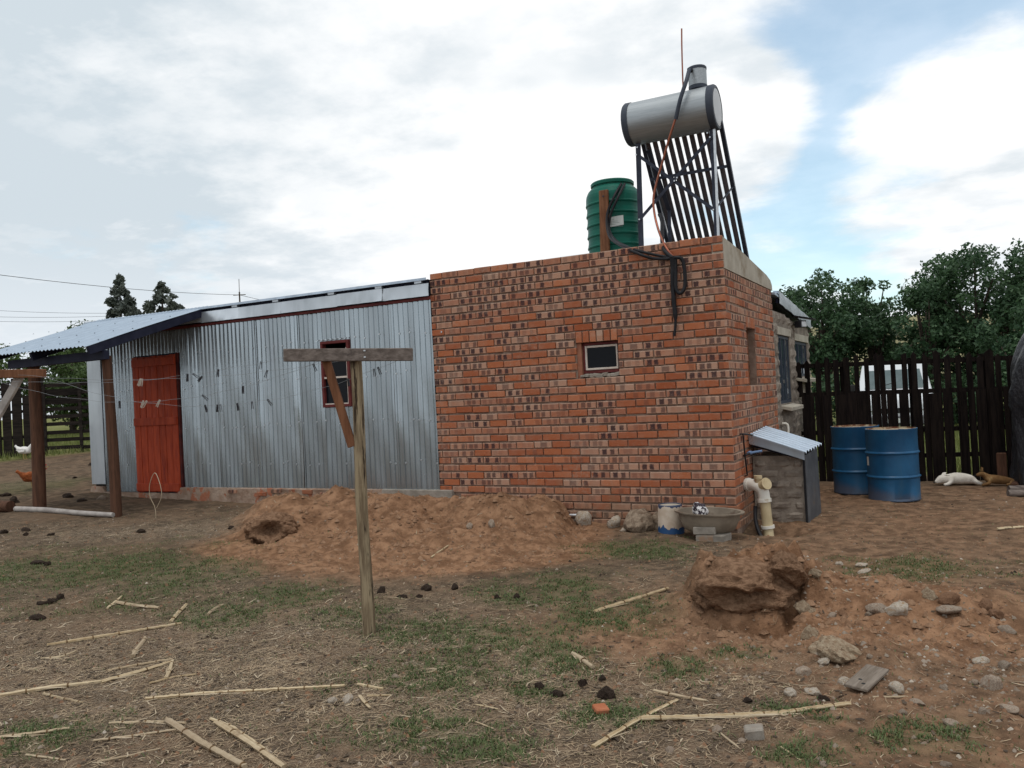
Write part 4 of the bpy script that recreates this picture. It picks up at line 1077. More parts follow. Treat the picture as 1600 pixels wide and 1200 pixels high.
for (o0, o1, oz0, oz1) in (w1, w2):
    m = MB(); m.box(-.08, .004, o0 - .06, o1 + .06, oz1, oz1 + .105); m.build('lintel', M['concrete'], gh, bevel=.004)
    m = MB(); m.box(-.055, -.03, o0, o1, oz0, oz0 + .04); m.box(-.055, -.03, o0, o1, oz1 - .04, oz1)
    yy = np.linspace(o0, o1, 4)
    for k_, y in enumerate(yy):
        m.box(-.055, -.03, y - (.018 if 0 < k_ < 3 else 0) - (.03 if k_ == 3 else 0), y + (.018 if 0 < k_ < 3 else 0) + (.03 if k_ == 0 else 0), oz0 + .04, oz1 - .04)
    wv = m.build('window', M['plastic_grey'], gh)
    m = MB(); m.box(-.046, -.042, o0 + .03, o1 - .03, oz0 + .04, oz1 - .04); m.build('pane', M['glass_blue'], wv, shift=GHL)
    m = MB(); m.add([(-.06, o0 - .05, oz0 - .012), (.125, o0 - .05, oz0 - .045), (.125, o1 + .02, oz0 - .045), (-.06, o1 + .02, oz0 - .012),
                     (-.06, o0 - .05, oz0 - .05), (.125, o0 - .05, oz0 - .095), (.125, o1 + .02, oz0 - .095), (-.06, o1 + .02, oz0 - .05)],
                    [(0, 1, 2, 3), (7, 6, 5, 4), (0, 4, 5, 1), (1, 5, 6, 2), (2, 6, 7, 3), (3, 7, 4, 0)])
    m.build('sill', M['concrete'], wv, bevel=.004, shift=GHL)
m = MB(); 
Pn = []
for i in range(13):
    y = 2.90 + (5.74 - 2.90) * i / 12
    zc_ = 2.57 + (2.372 - 2.57) * i / 12
    e = .006 * math.sin(i * 2.2)
    Pn.append([(-.05, y, zc_ + .01), (.035 + e, y, zc_), (.040 - e, y, zc_ - .08), (.036 + e, y, zc_ - .165)])
m.grid(Pn[:7]); m.build('fascia_sheet', M['galv_flash'], gh, smooth=30)
m = MB(); m.grid([[(p[0] - .004, p[1], p[2] - .004) for p in r] for r in Pn[6:]]); m.build('fascia_sheet', M['galv_flash'], gh, smooth=30)
m = MB(); m.add([(-.01, 2.9, 2.41), (.018, 2.9, 2.41), (.018, 5.7, 2.22), (-.01, 5.7, 2.22), (-.01, 2.9, 2.54), (.018, 2.9, 2.54), (.018, 5.7, 2.34), (-.01, 5.7, 2.34)],
      [(0, 3, 2, 1), (4, 5, 6, 7), (0, 1, 5, 4), (1, 2, 6, 5), (2, 3, 7, 6), (3, 0, 4, 7)]); m.build('eave_board', M['navy_paint'], gh)
m = MB(); m.tube([(-.01, 2.79, .83), (.05, 2.79, .83), (.07, 2.79, .815), (.075, 2.79, .79), (.075, 2.79, .40)], .016, 10)
m.build('waste_pipe', M['pvc_white'], gh, smooth=50)
# solar security lamp under the eave
fl = thing('security_lamp', 'small black solar security lamp under the eave of the grey block house', 'lamp', (.05, 4.25, 2.2))
m = MB(); m.obox((.10, 4.15, 2.19), (.05, -.03, 0), (.03, .06, .0), (0, 0, .05)); m.build('lamp_body', M['plastic_black'], fl, bevel=.006)
m = MB(); m.obox((.155, 4.115, 2.185), (.006, -.003, 0), (.022, .044, .0), (0, 0, .036)); m.build('lens', M['lamp_glass'], fl)
m = MB(); m.obox((.14, 4.28, 2.285), (.14, -.0, -.035), (.0, .16, .0), (.003, 0, .010)); m.build('solar_panel', M['plastic_black'], fl, bevel=.003)
m = MB(); m.tube([(.0, 4.2, 2.19), (.07, 4.2, 2.20), (.10, 4.22, 2.26)], .012, 6); m.build('bracket', M['plastic_black'], fl)

# ================================================================ green water tank on the roof
tk = thing('water_tank', 'ribbed green plastic water tank standing on the brick room roof', 'water tank', (-1.555, 1.15, 2.60))
TX, TY = -1.555, 1.15
prof = [(.318, 2.601), (.326, 2.63)]
z = 2.66
while z < 3.66:
    prof += [(.322, z), (.322, z + .045), (.334, z + .055), (.336, z + .068), (.330, z + .078)]
    z += .128
prof += [(.328, 3.70), (.322, 3.735), (.300, 3.785), (.272, 3.815), (.258, 3.828)]
m = MB(); m.lathe((TX, TY, 0), prof, 48); m.build('tank_body', M['tank_green'], tk, smooth=25)
m = MB(); m.lathe((TX, TY, 0), [(.240, 3.829), (.243, 3.85), (.262, 3.853), (.264, 3.884), (.250, 3.898), (.02, 3.905)], 40); m.build('tank_lid', M['tank_green'], tk, smooth=25)
m = MB(); Pn = []
for i in range(9):
    a = math.radians(-92 + 50 * i / 8)
    a = math.radians(-97 + 46 * i / 8)
    Pn.append([(TX + .3395 * math.cos(a), TY + .3395 * math.sin(a), 3.285 + .004 * i), (TX + .3395 * math.cos(a), TY + .3395 * math.sin(a), 3.400 + .004 * i)])
m.grid(Pn); st = m.build('sticker', M['sticker'], tk)
def arcp(a0, a1, z0, z1, r, name, mt, parent, n=4, dz=0.0):
    m = MB(); Pn = []
    for i in range(n):
        a = math.radians(a0 + (a1 - a0) * i / (n - 1))
        Pn.append([(TX + r * math.cos(a), TY + r * math.sin(a), z0 + dz * i), (TX + r * math.cos(a), TY + r * math.sin(a), z1 + dz * i)])
    m.grid(Pn); return m.build(name, mt, parent, shift=root_loc(tk))
arcp(-93.5, -87, 3.330, 3.378, .3410, 'sticker_emblem', M['sticker_green'], st)
arcp(-92, -88.6, 3.340, 3.358, .3420, 'sticker_emblem', M['sticker'], st)
arcp(-92.2, -86.5, 3.312, 3.318, .3410, 'sticker_print', M['sticker_line'], st)
for k_, (a, b) in enumerate(((-84, -70), (-84, -63), (-84, -60), (-84, -66))):
    arcp(a, b, 3.378 - k_ * .018, 3.383 - k_ * .018, .3410, 'sticker_print', M['sticker_line'], st)
arcp(-95, -53, 3.300, 3.303, .3410, 'sticker_print', M['sticker_line'], st)
bd = thing('timber_board', 'upright brown board leaning against the green water tank', 'board', (-1.545, .755, 2.60))
m = MB(); m.beam((-1.548, .745, 2.601), (-1.532, .79, 3.735), .112, .035, (1, 0, 0)); m.build('board', M['brown_wood'], bd, bevel=.004)
m = MB()
for zz in (3.66, 2.95): m.lathe((-1.532, .767 - (3.735 - zz) * .04, zz), [(.010, -.004), (.010, .002), (.003, .004)], 6, axis='y')
m.build('bolt', M['steel_frame'], bd)

# ================================================================ solar water heater
sw = thing('solar_heater', 'solar water heater with silver drum and sloping dark glass tubes on the roof', 'solar heater', (-.58, .9, 2.60))
SWL = root_loc(sw)
HY_, HZ_, HR = .50, 4.338, .232
m = MB(); m.lathe((0, HY_, HZ_), [(HR, -1.045), (HR, -.8), (HR, -.4), (HR, -.14)], 56, axis='x', capb=False, capt=False)
shell = m.build('storage_drum', M['brushed'], sw, smooth=40)
for xs_, sg in ((-1.045, -1), (-.14, 1)):
    m = MB(); m.lathe((0, HY_, HZ_), [(HR + .006, xs_ + sg * -.02), (HR + .008, xs_ + sg * .035), (HR - .004, xs_ + sg * .052), (HR - .030, xs_ + sg * .056)], 56, axis='x', capb=False, capt=False)
    e = m.build('end_cap', M['plastic_grey'], sw, smooth=30)
    m = MB(); m.lathe((0, HY_, HZ_), [(HR - .031, xs_ + sg * .050), (HR - .06, xs_ + sg * .056), (.01, xs_ + sg * .058)], 48, axis='x', capb=False)
    m.build('end_plate', mat('end_plate', (0.55, 0.57, 0.60), (0.62, 0.64, 0.66), 4, rough=.5) if 'end_plate' not in bpy.data.materials else bpy.data.materials['end_plate'], e, smooth=30, shift=SWL)
# small feeder cistern
m = MB(); m.lathe((-.285, HY_, 0), [(.097, 4.60), (.097, 4.68), (.097, 4.775)], 32, capb=False, capt=False); fd = m.build('feeder_tank', M['brushed'], sw, smooth=40)
m = MB(); m.lathe((-.285, HY_, 0), [(.06, 4.55), (.09, 4.558), (.100, 4.565), (.100, 4.602), (.097, 4.604)], 32); m.build('rim', M['plastic_grey'], fd, smooth=30, shift=SWL)
m = MB(); m.lathe((-.285, HY_, 0), [(.100, 4.772), (.101, 4.795), (.093, 4.806), (.02, 4.812)], 32); m.build('rim', M['plastic_grey'], fd, smooth=30, shift=SWL)
m = MB(); m.tube([(-.325, .42, 4.755), (-.335, .375, 4.755)], .022, 10); m.tube([(-.335, .385, 4.755), (-.335, .37, 4.755)], .028, 6); m.build('inlet', M['plastic_black'], fd, shift=SWL)
# copper vent
m = MB(); m.tube([(-.446, HY_, 4.50), (-.446, HY_, 4.70), (-.442, HY_, 4.9), (-.436, HY_, 5.1), (-.428, HY_, 5.265)], .0085, 8); m.build('vent_pipe', M['copper'], sw, smooth=50)
# uprights
def angle_iron(p0, p1, w_, name='frame_leg', mt=None):
    m = MB(); p0 = Vector(p0); p1 = Vector(p1)
    m.beam(p0, p1, w_, .004, (1, 0, 0)); m.beam(p0 + Vector((-w_ / 2, w_ / 2, 0)), p1 + Vector((-w_ / 2, w_ / 2, 0)), .004, w_, (1, 0, 0))
    return m.build(name, mt or M['steel_frame'], sw)
angle_iron((-1.010, HY_ - .03, 2.60), (-.975, HY_ - .03, 4.20), .058)
angle_iron((-.168, HY_ - .03, 2.60), (-.158, HY_ - .03, 4.20), .040, mt=M['steel_frame'])
m = MB(); m.beam((-.150, HY_ - .036, 2.60), (-.128, HY_ - .036, 4.12), .026, .008, (1, 0, 0)); m.build('frame_leg', M['zinc'], sw)
# sloping rails, tubes
T0 = lambda x: Vector((x, .60, 4.16)); T1 = lambda x: Vector((x, 1.78, 2.66))
for x in (-.985, -.095):
    m = MB(); m.beam(T0(x) + Vector((0, .03, .06)), T1(x), .045, .05, (1, 0, 0)); m.build('side_rail', M['steel_frame'], sw, bevel=.003)
for i in range(10):
    x = -.915 + .0835 * i
    m = MB(); m.tube([T0(x) + Vector((0, -.05, .06)), T0(x), T1(x), T1(x) + Vector((0, .02, -.025))], [.0285, .0285, .0285, .014], 14)
    m.build('glass_tube', M['evac_tube'], sw, smooth=60)
m = MB(); p = T0(-.54) * .76 + T1(-.54) * .24; m.beam((-.98, p.y - .045, p.z - .02), (-.10, p.y - .045, p.z - .02), .006, .034, (0, 1, 0)); m.build('cross_bar', M['steel_frame'], sw)
p = T1(-.54); m = MB(); m.box(-1.0, -.08, p.y - .03, p.y + .06, 2.605, 2.70); m.build('tube_tray', M['steel_frame'], sw, bevel=.004)
for a, b in (((-.995, HY_ - .034, 3.985), (-.175, HY_ - .034, 3.245)), ((-1.0, HY_ - .042, 3.26), (-.165, HY_ - .042, 4.02))):
    m = MB(); m.beam(a, b, .006, .034, (0, 1, 0)); m.build('brace', M['steel_frame'], sw)
for x, xr in ((-1.0, -.985), (-.15, -.095)):
    p = T0(xr) * .62 + T1(xr) * .38
    m = MB(); m.beam((x, HY_ - .02, 3.27), (xr, p.y, p.z), .024, .006, (1, 0, 0)); m.build('brace', M['steel_frame'], sw)
m = MB(); p = T0(-.98) * .55 + T1(-.98) * .45
m.beam((-.905, .60, 4.05), (-.83, p.y - .1, p.z - .05), .05, .006, (1, 0, 0)); m.beam((-.83, p.y - .1, p.z - .05), (-.80, .85, 2.62), .04, .006, (1, 0, 0)); m.build('rear_strut', M['steel_frame'], sw)
m = MB()
for (x, zz) in ((-1.0, 3.98), (-.985, 4.06), (-.18, 3.245), (-.175, 4.02), (-1.004, 3.26), (-.585, 3.62), (-.555, 3.65), (-.2, 4.07)):
    m.lathe((x, HY_ - .046, zz), [(.010, -.006), (.010, .0), (.003, .002)], 6, axis='y')
tag(m.build('bolt', M['zinc'], sw), kind='stuff')

# pipes of the heater and the tank
def pipe(name, label, cat, pts, r, mt, n=8):
    P = [Vector(p) for p in pts]
    Q = []
    for i in range(len(P) - 1):           # Catmull-Rom
        p0, p1, p2, p3 = P[max(i - 1, 0)], P[i], P[i + 1], P[min(i + 2, len(P) - 1)]
        for k_ in range(5):
            t = k_ / 5
            Q.append(.5 * ((2 * p1) + (p2 - p0) * t + (2 * p0 - 5 * p1 + 4 * p2 - p3) * t * t + (3 * p1 - p0 - 3 * p2 + p3) * t ** 3))
    Q.append(P[-1])
    m = MB(); m.tube(Q, r, n)
    o = m.build(name, mt, None, smooth=60, shift=P[0]); o.location = P[0]
    return tag(o, label, cat)
pipe('feed_pipe', 'thick black pipe hanging from the small silver cistern across the heater drum', 'pipe', [(-0.325, .39, 4.756), (-0.335, .36, 4.74), (-0.345, .26, 4.60), (-0.404, .20, 4.398), (-0.469, .22, 4.207)], .0215, M['plastic_grey'])
pipe('copper_pipe', 'thin copper pipe curving down from the heater to the parapet edge', 'pipe', [(-0.468, .22, 4.22), (-0.554, .24, 4.031), (-0.648, .28, 3.818), (-0.738, .3, 3.595), (-0.783, .3, 3.429), (-0.772, .28, 3.25), (-0.693, .15, 3.032), (-0.572, -.03, 2.826), (-0.491, -.05, 2.711)], .0125, M['copper'])
pipe('drain_pipe', 'dark pipe coming down behind the copper pipe over the parapet', 'pipe', [(-0.80, .55, 3.30), (-0.735, .42, 3.193), (-0.655, .12, 2.925), (-0.585, -.035, 2.79), (-0.489, -.06, 2.696)], .022, M['plastic_black'])
pipe('hose', 'upper black hose from the green tank rim to the knot on the brick wall', 'hose', [(-1.327, .95, 3.809), (-1.361, .80, 3.631), (-1.445, .745, 3.43), (-1.463, .72, 3.254), (-1.301, .45, 3.07), (-1.047, .1, 2.915), (-0.825, -.04, 2.812), (-0.618, -.05, 2.74), (-0.475, -.06, 2.701)], .0155, M['plastic_black'])
pipe('hose', 'lower black hose from the green tank sagging to the knot on the brick wall', 'hose', [(-1.367, .95, 3.816), (-1.408, .79, 3.638), (-1.485, .735, 3.421), (-1.423, .60, 3.156), (-1.19, .3, 2.976), (-0.933, -.03, 2.832), (-0.722, -.05, 2.732), (-0.486, -.07, 2.694)], .0165, M['plastic_black'])
pipe('hose', 'looped end of black hose hanging on the brick wall under the heater', 'hose', [(-.56, -.07, 2.70), (-0.46, -.08, 2.703), (-0.40, -.07, 2.677), (-0.383, -.06, 2.546), (-0.394, -.05, 2.397), (-0.441, -.06, 2.335), (-0.482, -.06, 2.39), (-0.474, -.065, 2.55), (-.47, -.07, 2.69)], .019, M['plastic_black'])
pipe('hose', 'straight black hose end hanging lowest down the brick wall', 'hose', [(-.50, -.08, 2.72), (-0.50, -.06, 2.62), (-0.515, -.05, 2.45), (-0.518, -.04, 2.266), (-0.511, -.04, 2.067), (-0.533, -.035, 1.904)], [.030] * 5 + [.028] * 5 + [.024] * 10 + [.014] * 6, M['plastic_black'])

# ================================================================ pump enclosure at the side wall
en = thing('pump_enclosure', 'low grey block pump enclosure with steel door and bent corrugated lid', 'enclosure', (.28, 1.15, -.15))
ENL = root_loc(en)
m = MB(); m.box(.012, .535, .82, .92, -.30, .585); m.build('wall', M['block'], en)
m = MB(); m.box(.012, .535, 1.42, 1.52, -.30, .585); m.build('wall', M['block'], en)
re_ = random.Random(14)
for c in range(8):
    z0 = -.22 + c * .112; z1 = min(z0 + .10, .585)
    if z1 - z0 < .03: continue
    cuts = [.014, .30, .535] if c % 2 else [.014, .16, .42, .535]
    for a, b in zip(cuts[:-1], cuts[1:]):
        me = rockface(b - a - .010, z1 - z0, re_)
        o = bpy.data.objects.new('block', me); COL.objects.link(o); o.parent = en
        o.location = Vector(((a + b) / 2, .818, z0)) - ENL
m = MB(); m.add([(.538, .815, -.145), (.566, .835, -.145), (.60, 1.50, -.12), (.57, 1.52, -.12), (.535, .80, .585), (.562, .812, .585), (.592, 1.50, .605), (.57, 1.52, .605)],
      [(0, 3, 2, 1), (4, 5, 6, 7), (0, 1, 5, 4), (1, 2, 6, 5), (2, 3, 7, 6), (3, 0, 4, 7)])
m.build('door', mat('door_steel', (0.085, 0.09, 0.10), (0.13, 0.135, 0.145), 5, rough=.55, metal=.3, stain=(.16, .12, .09), stain_scale=3), en, bevel=.003)
m = MB(); m.beam((.545, .80, -.15), (.545, .795, .59), .022, .022, (1, 0, 0)); m.build('door_edge', M['plastic_black'], en)
Pn = []; nn = 110
for i in range(nn + 1):
    v = i / nn            # across the ridges: from the folded front edge to the back
    y = .60 + .93 * v
    row = []
    for j in range(7):
        u = j / 6
        x = .01 + .02 * v + u * (.56 + .05 * v)
        zz = .830 - .180 * u - .015 * u * u + .045 * v * (1 - .4 * u)
        zz -= .034 * (1 - abs(math.sin(math.pi * y / .125))) ** 3
        if v < .08: zz -= (.08 - v) * (1.25 - .25 * u); y2 = y + (.08 - v) * 1.15
        else: y2 = y
        row.append((x, y2, zz))
    Pn.append(row)
m = MB(); m.grid(Pn); m.build('lid_sheet', M['galv_roof'], en, smooth=60)
m = MB(); m.beam((.02, .80, .715), (.50, .80, .575), .04, .04, (0, 1, 0)); m.build('lid_batten', M['navy_paint'], en)
# supply pipe and tap on the wall
tp = thing('tap_pipe', 'thin black supply pipe with blue valve on the brick side wall', 'tap', (.03, .40, .4))
m = MB(); m.tube([(.0, .30, .86), (.03, .31, .86), (.03, .33, .84), (.03, .37, .62), (.032, .42, .42), (.0, .43, .41)], .008, 8); m.tube([(.03, .31, .86), (.04, .55, .84), (.05, .72, .82)], .009, 8); m.build('riser', M['plastic_black'], tp, smooth=50)
m = MB(); m.tube([(.03, .47, .645), (.08, .52, .65), (.16, .58, .66)], .013, 8); m.tube([(.04, .48, .647), (.065, .505, .65)], .021, 8); m.build('valve', mat('valve_blue', (.10, .17, .30), (.15, .22, .36), 20, rough=.5), tp, smooth=50)
m = MB(); m.tube([(.02, .36, .63), (.055, .47, .645)], .012, 8); m.build('fitting', M['plastic_black'], tp, smooth=50)
# waste pipe
wp = thing('waste_pipe', 'white plastic elbow and cream downpipe going into a hole at the corner', 'pipe', (.2, .47, -.2))
WPL = root_loc(wp); WY = .36
m = MB(); m.tube([(.0, WY + .08, .322), (.07, WY + .05, .326), (.11, WY + .02, .326), (.155, WY, .315), (.185, WY, .285), (.20, WY, .235), (.205, WY, .17)], .060, 20); el = m.build('elbow', M['pvc_white'], wp, smooth=50)
m = MB(); m.tube([(.022, WY + .072, .323), (.05, WY + .06, .325)], .070, 20); m.build('socket', M['pvc_white'], el, smooth=40, shift=WPL)
m = MB(); m.tube([(.204, WY, .19), (.206, WY, .155)], .070, 20); m.build('socket', M['pvc_white'], el, smooth=40, shift=WPL)
m = MB(); m.tube([(.150, WY - .01, .34), (.152, WY - .01, .40)], .034, 16); m.tube([(.152, WY - .01, .395), (.152, WY - .01, .425)], .044, 16); m.build('vent_cap', M['pvc_cream'], el, smooth=40, shift=WPL)
m = MB(); m.tube([(.19, WY - .02, .325), (.235, WY - .05, .345)], .050, 16); m.tube([(.235, WY - .05, .345), (.248, WY - .06, .351)], .062, 16); m.build('access_cap', M['pvc_cream'], el, smooth=40, shift=WPL)
m = MB(); m.tube([(.206, WY, .165), (.216, WY - .005, .03), (.226, WY - .01, -.11)], .054, 20); dp = m.build('downpipe', M['pvc_cream'], wp, smooth=50)
m = MB(); m.tube([(.224, WY - .01, -.085), (.227, WY - .01, -.115)], .068, 20); m.build('collar', M['pvc_white'], dp, smooth=40, shift=WPL)
m = MB(); m.tube([(.226, WY - .01, -.11), (.236, WY - .03, -.20), (.28, WY - .08, -.30), (.34, WY - .12, -.36)], .052, 16); m.build('outlet', M['pvc_cream'], wp, smooth=50)
pipe('drain_hose', 'dark hose dropping beside the cream downpipe into the hole', 'hose', [(.10, .40, .10), (.11, .33, -.02), (.15, .25, -.13), (.22, .17, -.22), (.30, .10, -.27)], .020, M['plastic_black'])

# ================================================================ blue drums
def drum(x, y, label, lean=0.0, dent=False, rot=0.0):
    zb = H(x, y)
    t = thing('oil_drum', label, 'drum', (x, y, zb - .004), group='blue drums by the fence', rz=rot)
    R, Ht = .288, .86
    prof = [(R - .012, .0), (R, .006), (R + .004, .02), (R, .03)]
    for zc in (.29, .575):
        prof += [(R, zc - .020), (R + .014, zc - .006), (R + .016, zc), (R + .014, zc + .006), (R, zc + .020)]
    prof += [(R, Ht - .025), (R + .005, Ht - .014), (R + .004, Ht - .001), (R - .006, Ht)]
    P2 = []
    m = MB(); m.lathe((0, 0, 0), prof, 56, capt=False)
    if dent:
        V = []
        for (px, py, pz) in m.v:
            a = math.atan2(py, px); d = .05 * math.exp(-((a + 1.15) / .33) ** 2 - ((pz - .06) / .08) ** 2)
            r = math.hypot(px, py); V.append((px * (r - d) / r, py * (r - d) / r, pz))
        m.v = V
    b = m.build('drum_body', M['drum_blue'], None, smooth=30, weld=True); b.parent = t
    m = MB(); m.lathe((0, 0, 0), [(R - .006, Ht), (R - .010, Ht - .016), (R - .03, Ht - .020), (.02, Ht - .018)], 48, capb=False)
    l = m.build('drum_lid', M['drum_lid'], None, smooth=30); l.parent = t
    m = MB(); m.lathe((.12, -.14, 0), [(.034, Ht - .02), (.034, Ht - .004), (.006, Ht - .002)], 14); p = m.build('bung', M['steel_frame'], None, smooth=30); p.parent = l
    return t
d1 = drum(.842, 3.15, 'rear blue steel drum, left of the pair and nearer the fence')
d2 = drum(1.297, 2.60, 'front blue steel drum with pale label and dented foot, right of the pair', dent=True)
m = MB(); Pn = []
for i in range(4):
    a = math.radians(198 + 12 * i / 3)
    Pn.append([(.2895 * math.cos(a), .2895 * math.sin(a), .425), (.2895 * math.cos(a), .2895 * math.sin(a), .530)])
m.grid(Pn); l = m.build('label', M['sticker'], None); l.parent = d2

# ================================================================ things at the wall foot
zb = H(-.62, -.22)
bk = thing('paint_bucket', 'upturned white bucket with peeling paint over a blue base', 'bucket', (-.625, -.20, zb - .01))
m = MB(); m.lathe((0, 0, 0), [(.130, .0), (.132, .01), (.128, .14), (.122, .24), (.119, .285), (.112, .292), (.108, .286)], 36, capt=False); b = m.build('bucket_body', M['bucket_white'], None, smooth=30); b.parent = bk
m = MB(); m.lathe((0, 0, 0), [(.109, .282), (.02, .280)], 30, capb=False); b = m.build('cement_top', M['concrete'], None); b.parent = bk
# basin on bricks
zb = H(-.24, -.38)
ba = thing('wash_basin', 'shallow grey brown wash basin set on two concrete bricks', 'basin', (-.20, -.34, zb - .02))
def oval(rx, ry, z, n=40): return [(rx * math.cos(2 * math.pi * i / n), ry * math.sin(2 * math.pi * i / n), z) for i in range(n)]
rings = [oval(.13, .10, .085), oval(.20, .14, .083), oval(.245, .17, .115), (oval(.285, .20, .20)), oval(.300, .212, .262), oval(.335, .235, .268), oval(.338, .238, .282), oval(.300, .208, .280), oval(.28, .195, .20), oval(.22, .15, .115), oval(.02, .015, .105)]
m = MB(); n = 40
for r0, r1 in zip(rings[:-1], rings[1:]): m.add(r0 + r1, [(j, (j + 1) % n, n + (j + 1) % n, n + j) for j in range(n)])
m.add(rings[0], [tuple(range(n - 1, -1, -1))]); m.add(rings[-1], [tuple(range(n))])
b = m.build('basin_bowl', M['basin'], None, smooth=45, weld=True); b.parent = ba; b.rotation_euler = (.02, .035, .10)
rr = random.Random(6)
for (x, y, z, rz, lb) in ((-.175, -.50, 0, .05, 'lower grey concrete brick under the basin edge'), (-.20, -.50, .075, .12, 'upper grey concrete brick under the basin edge'), (-.045, -.46, .0, 1.4, 'grey concrete brick lying end on beside the stacked pair')):
    zz = H(x, y)
    m = MB(); m.box(-.105, .105, -.05, .05, 0, .070)
    o = m.build('concrete_brick', M['concrete_grey'], None, bevel=.006); o.location = (x, y, zz - .012 + z); o.rotation_euler = (0, 0, rz)
    tag(o, lb, 'brick', 'concrete bricks under the basin')
# crumpled cloth on the rim
m = bmesh.new(); bmesh.ops.create_icosphere(m, subdivisions=4, radius=.075)
for v in m.verts:
    p = v.co; f = 1 + .9 * float(fbm(np.array([p.x * 22 + 3]), np.array([p.y * 22 + p.z * 31]), 171, 3)[0])
    v.co = Vector((p.x * f * 1.0, p.y * f * .8, p.z * f * .95))
me = bpy.data.meshes.new('cloth'); m.to_mesh(me); m.free(); me.materials.append(M['white_cloth']); smooth_mesh(me, 60)
o = bpy.data.objects.new('cloth', me); COL.objects.link(o); o.location = (-.235, -.50, zb + .285); o.scale = (.92, .9, 1.08)
tag(o, 'crumpled black and white cloth on the near rim of the basin', 'cloth')

# ================================================================ clothes line
def tpost(base, a_dir, L_back, label, pole_r, beam_mat, post_mat, brace_mat, top, beam_h, brace_t, side, lean=(0, 0), br=(.185, .045, .58)):
    """T shaped post: pole, cross beam along a_dir, brace; a_dir is a horizontal unit vector"""
    bx, by = base; zb = H(bx, by)
    t = thing('clothes_post', label, 'post', (bx, by, zb), group='clothes line posts')
    a = Vector(a_dir)
    m = MB(); rp = random.Random(int(abs(bx) * 10))
    pts = [(bx + lean[0] * q + .006 * math.sin(q * 9), by + lean[1] * q, zb - .2 + (top - zb + .18) * q) for q in np.linspace(0, 1, 15)]
    m.tube(pts, [pole_r * (1.06 - .14 * q) + rp.uniform(-.0025, .0025) for q in np.linspace(0, 1, 15)], 14); m.build('pole', post_mat, t, smooth=60)
    c = Vector((bx + lean[0], by + lean[1], top)) - Vector((-a.y, a.x, 0)) * -.0
    n_ = Vector((a.y, -a.x, 0))
    if n_.dot(CAM - c) < 0: n_ = -n_
    cb = c + n_ * (pole_r + .018)
    m = MB(); m.beam(cb - a * L_back[0] + Vector((0, 0, .018)), cb + a * L_back[1] - Vector((0, 0, .018)), beam_h, .045, (0, 0, 1)); bm_ = m.build('cross_beam', beam_mat, t, bevel=.004)
    m = MB(); p0 = c + n_ * .02 + a * side * br[0] + Vector((0, 0, -.01)); p1 = c + n_ * .010 + a * side * br[1] + Vector((0, 0, -br[2]))
    m.beam(p0, p1, .052, .036, a); m.build('brace', brace_mat, t, bevel=.003)
    m = MB()
    for dz in (-.02, .02): m.obox(cb + a * .075 + Vector((0, 0, dz)) + n_ * .024, a * .006, n_ * .004, Vector((0, 0, .004)))
    m.build('nail', M['zinc'], bm_, shift=root_loc(t))
    return t, cb, a
t1, cb1, a1 = tpost((-1.395, -4.165), (.884, .467, 0), (.435, .372), 'nearest wooden clothes line post with grey cross beam and diagonal brace', .040, M['grey_wood'], M['bark_post'], M['brown_wood'], 1.693, .080, 1, -1)
t2, cb2, a2 = tpost((-4.385, -4.819), (.884, .467, 0), (.375, .555), 'far clothes line post at the left edge with reddish cross beam', .045, M['brown_wood'], M['porch_post'], M['weathered_pole'], 1.735, .062, 1, 1, br=(.36, .03, .52))
RB0, RB1 = Vector((-1.763, -4.369, 1.715)), Vector((-1.059, -3.998, 1.668))
LB0, LB1 = Vector((-4.53, -4.966, 1.752)), Vector((-3.864, -4.615, 1.713))
WIRES = {0: (.06, .115), 1: (.35, .25), 2: (.65, .09), 3: (.94, .275)}
def wire_pt(wi, t):
    fr, sag = WIRES[wi]; p0 = RB0.lerp(RB1, fr); p1 = LB0.lerp(LB1, fr)
    p = p0.lerp(p1, t); p.z -= 4 * sag * t * (1 - t); return p
cl = thing('washing_line', 'four thin sagging wires strung between the clothes line posts', 'washing line', (-2.7, -4.6, 1.5))
for wi in WIRES:
    m = MB(); m.tube([wire_pt(wi, i / 36) + Vector((0, 0, .004 * math.sin(i * 1.3 + wi))) for i in range(37)], .0010, 5); m.build('wire', M['wire_zinc'], cl)
def peg_mesh(mt, name):
    m = MB()
    for sgn in (-1, 1):
        m.add([(sgn * .002, -.006, .012), (sgn * .007, -.006, .012), (sgn * .010, -.006, -.060), (sgn * .006, -.006, -.060),
               (sgn * .002, .006, .012), (sgn * .007, .006, .012), (sgn * .010, .006, -.060), (sgn * .006, .006, -.060)],
              [(0, 1, 2, 3), (7, 6, 5, 4), (0, 4, 5, 1), (1, 5, 6, 2), (2, 6, 7, 3), (3, 7, 4, 0)])
    o = m.build(name, mt, None); me = o.data; bpy.data.objects.remove(o); return me
PMD, PML = peg_mesh(M['peg_dark'], 'clothes_peg'), peg_mesh(M['peg_light'], 'clothes_peg_pale')
PEGS = [(0, .416, 1, .5, 's'), (0, .411, 1, .2, 'u'), (0, .268, 0, -.9, ''), (0, .285, 0, .1, ''), (0, .202, 0, .15, ''), (1, .496, 1, .6, ''), (1, .505, 1, .45, ''), (1, .459, 1, .5, ''), (1, .338, 0, -.8, ''), (1, .572, 0, .0, ''),
        (2, .435, 0, .9, ''), (2, .26, 0, .35, ''), (2, .14, 0, -.35, ''), (3, .519, 0, -.3, ''), (3, .486, 0, .1, ''), (3, .478, 0, -.1, ''), (3, .432, 0, -.15, ''), (3, .393, 0, -.05, ''),
        (3, .35, 0, -.6, ''), (1, .231, 0, .05, ''), (0, .09, 0, .15, ''), (3, .144, 0, -.1, ''), (3, .08, 0, -.1, ''), (3, .069, 0, -.35, '')]
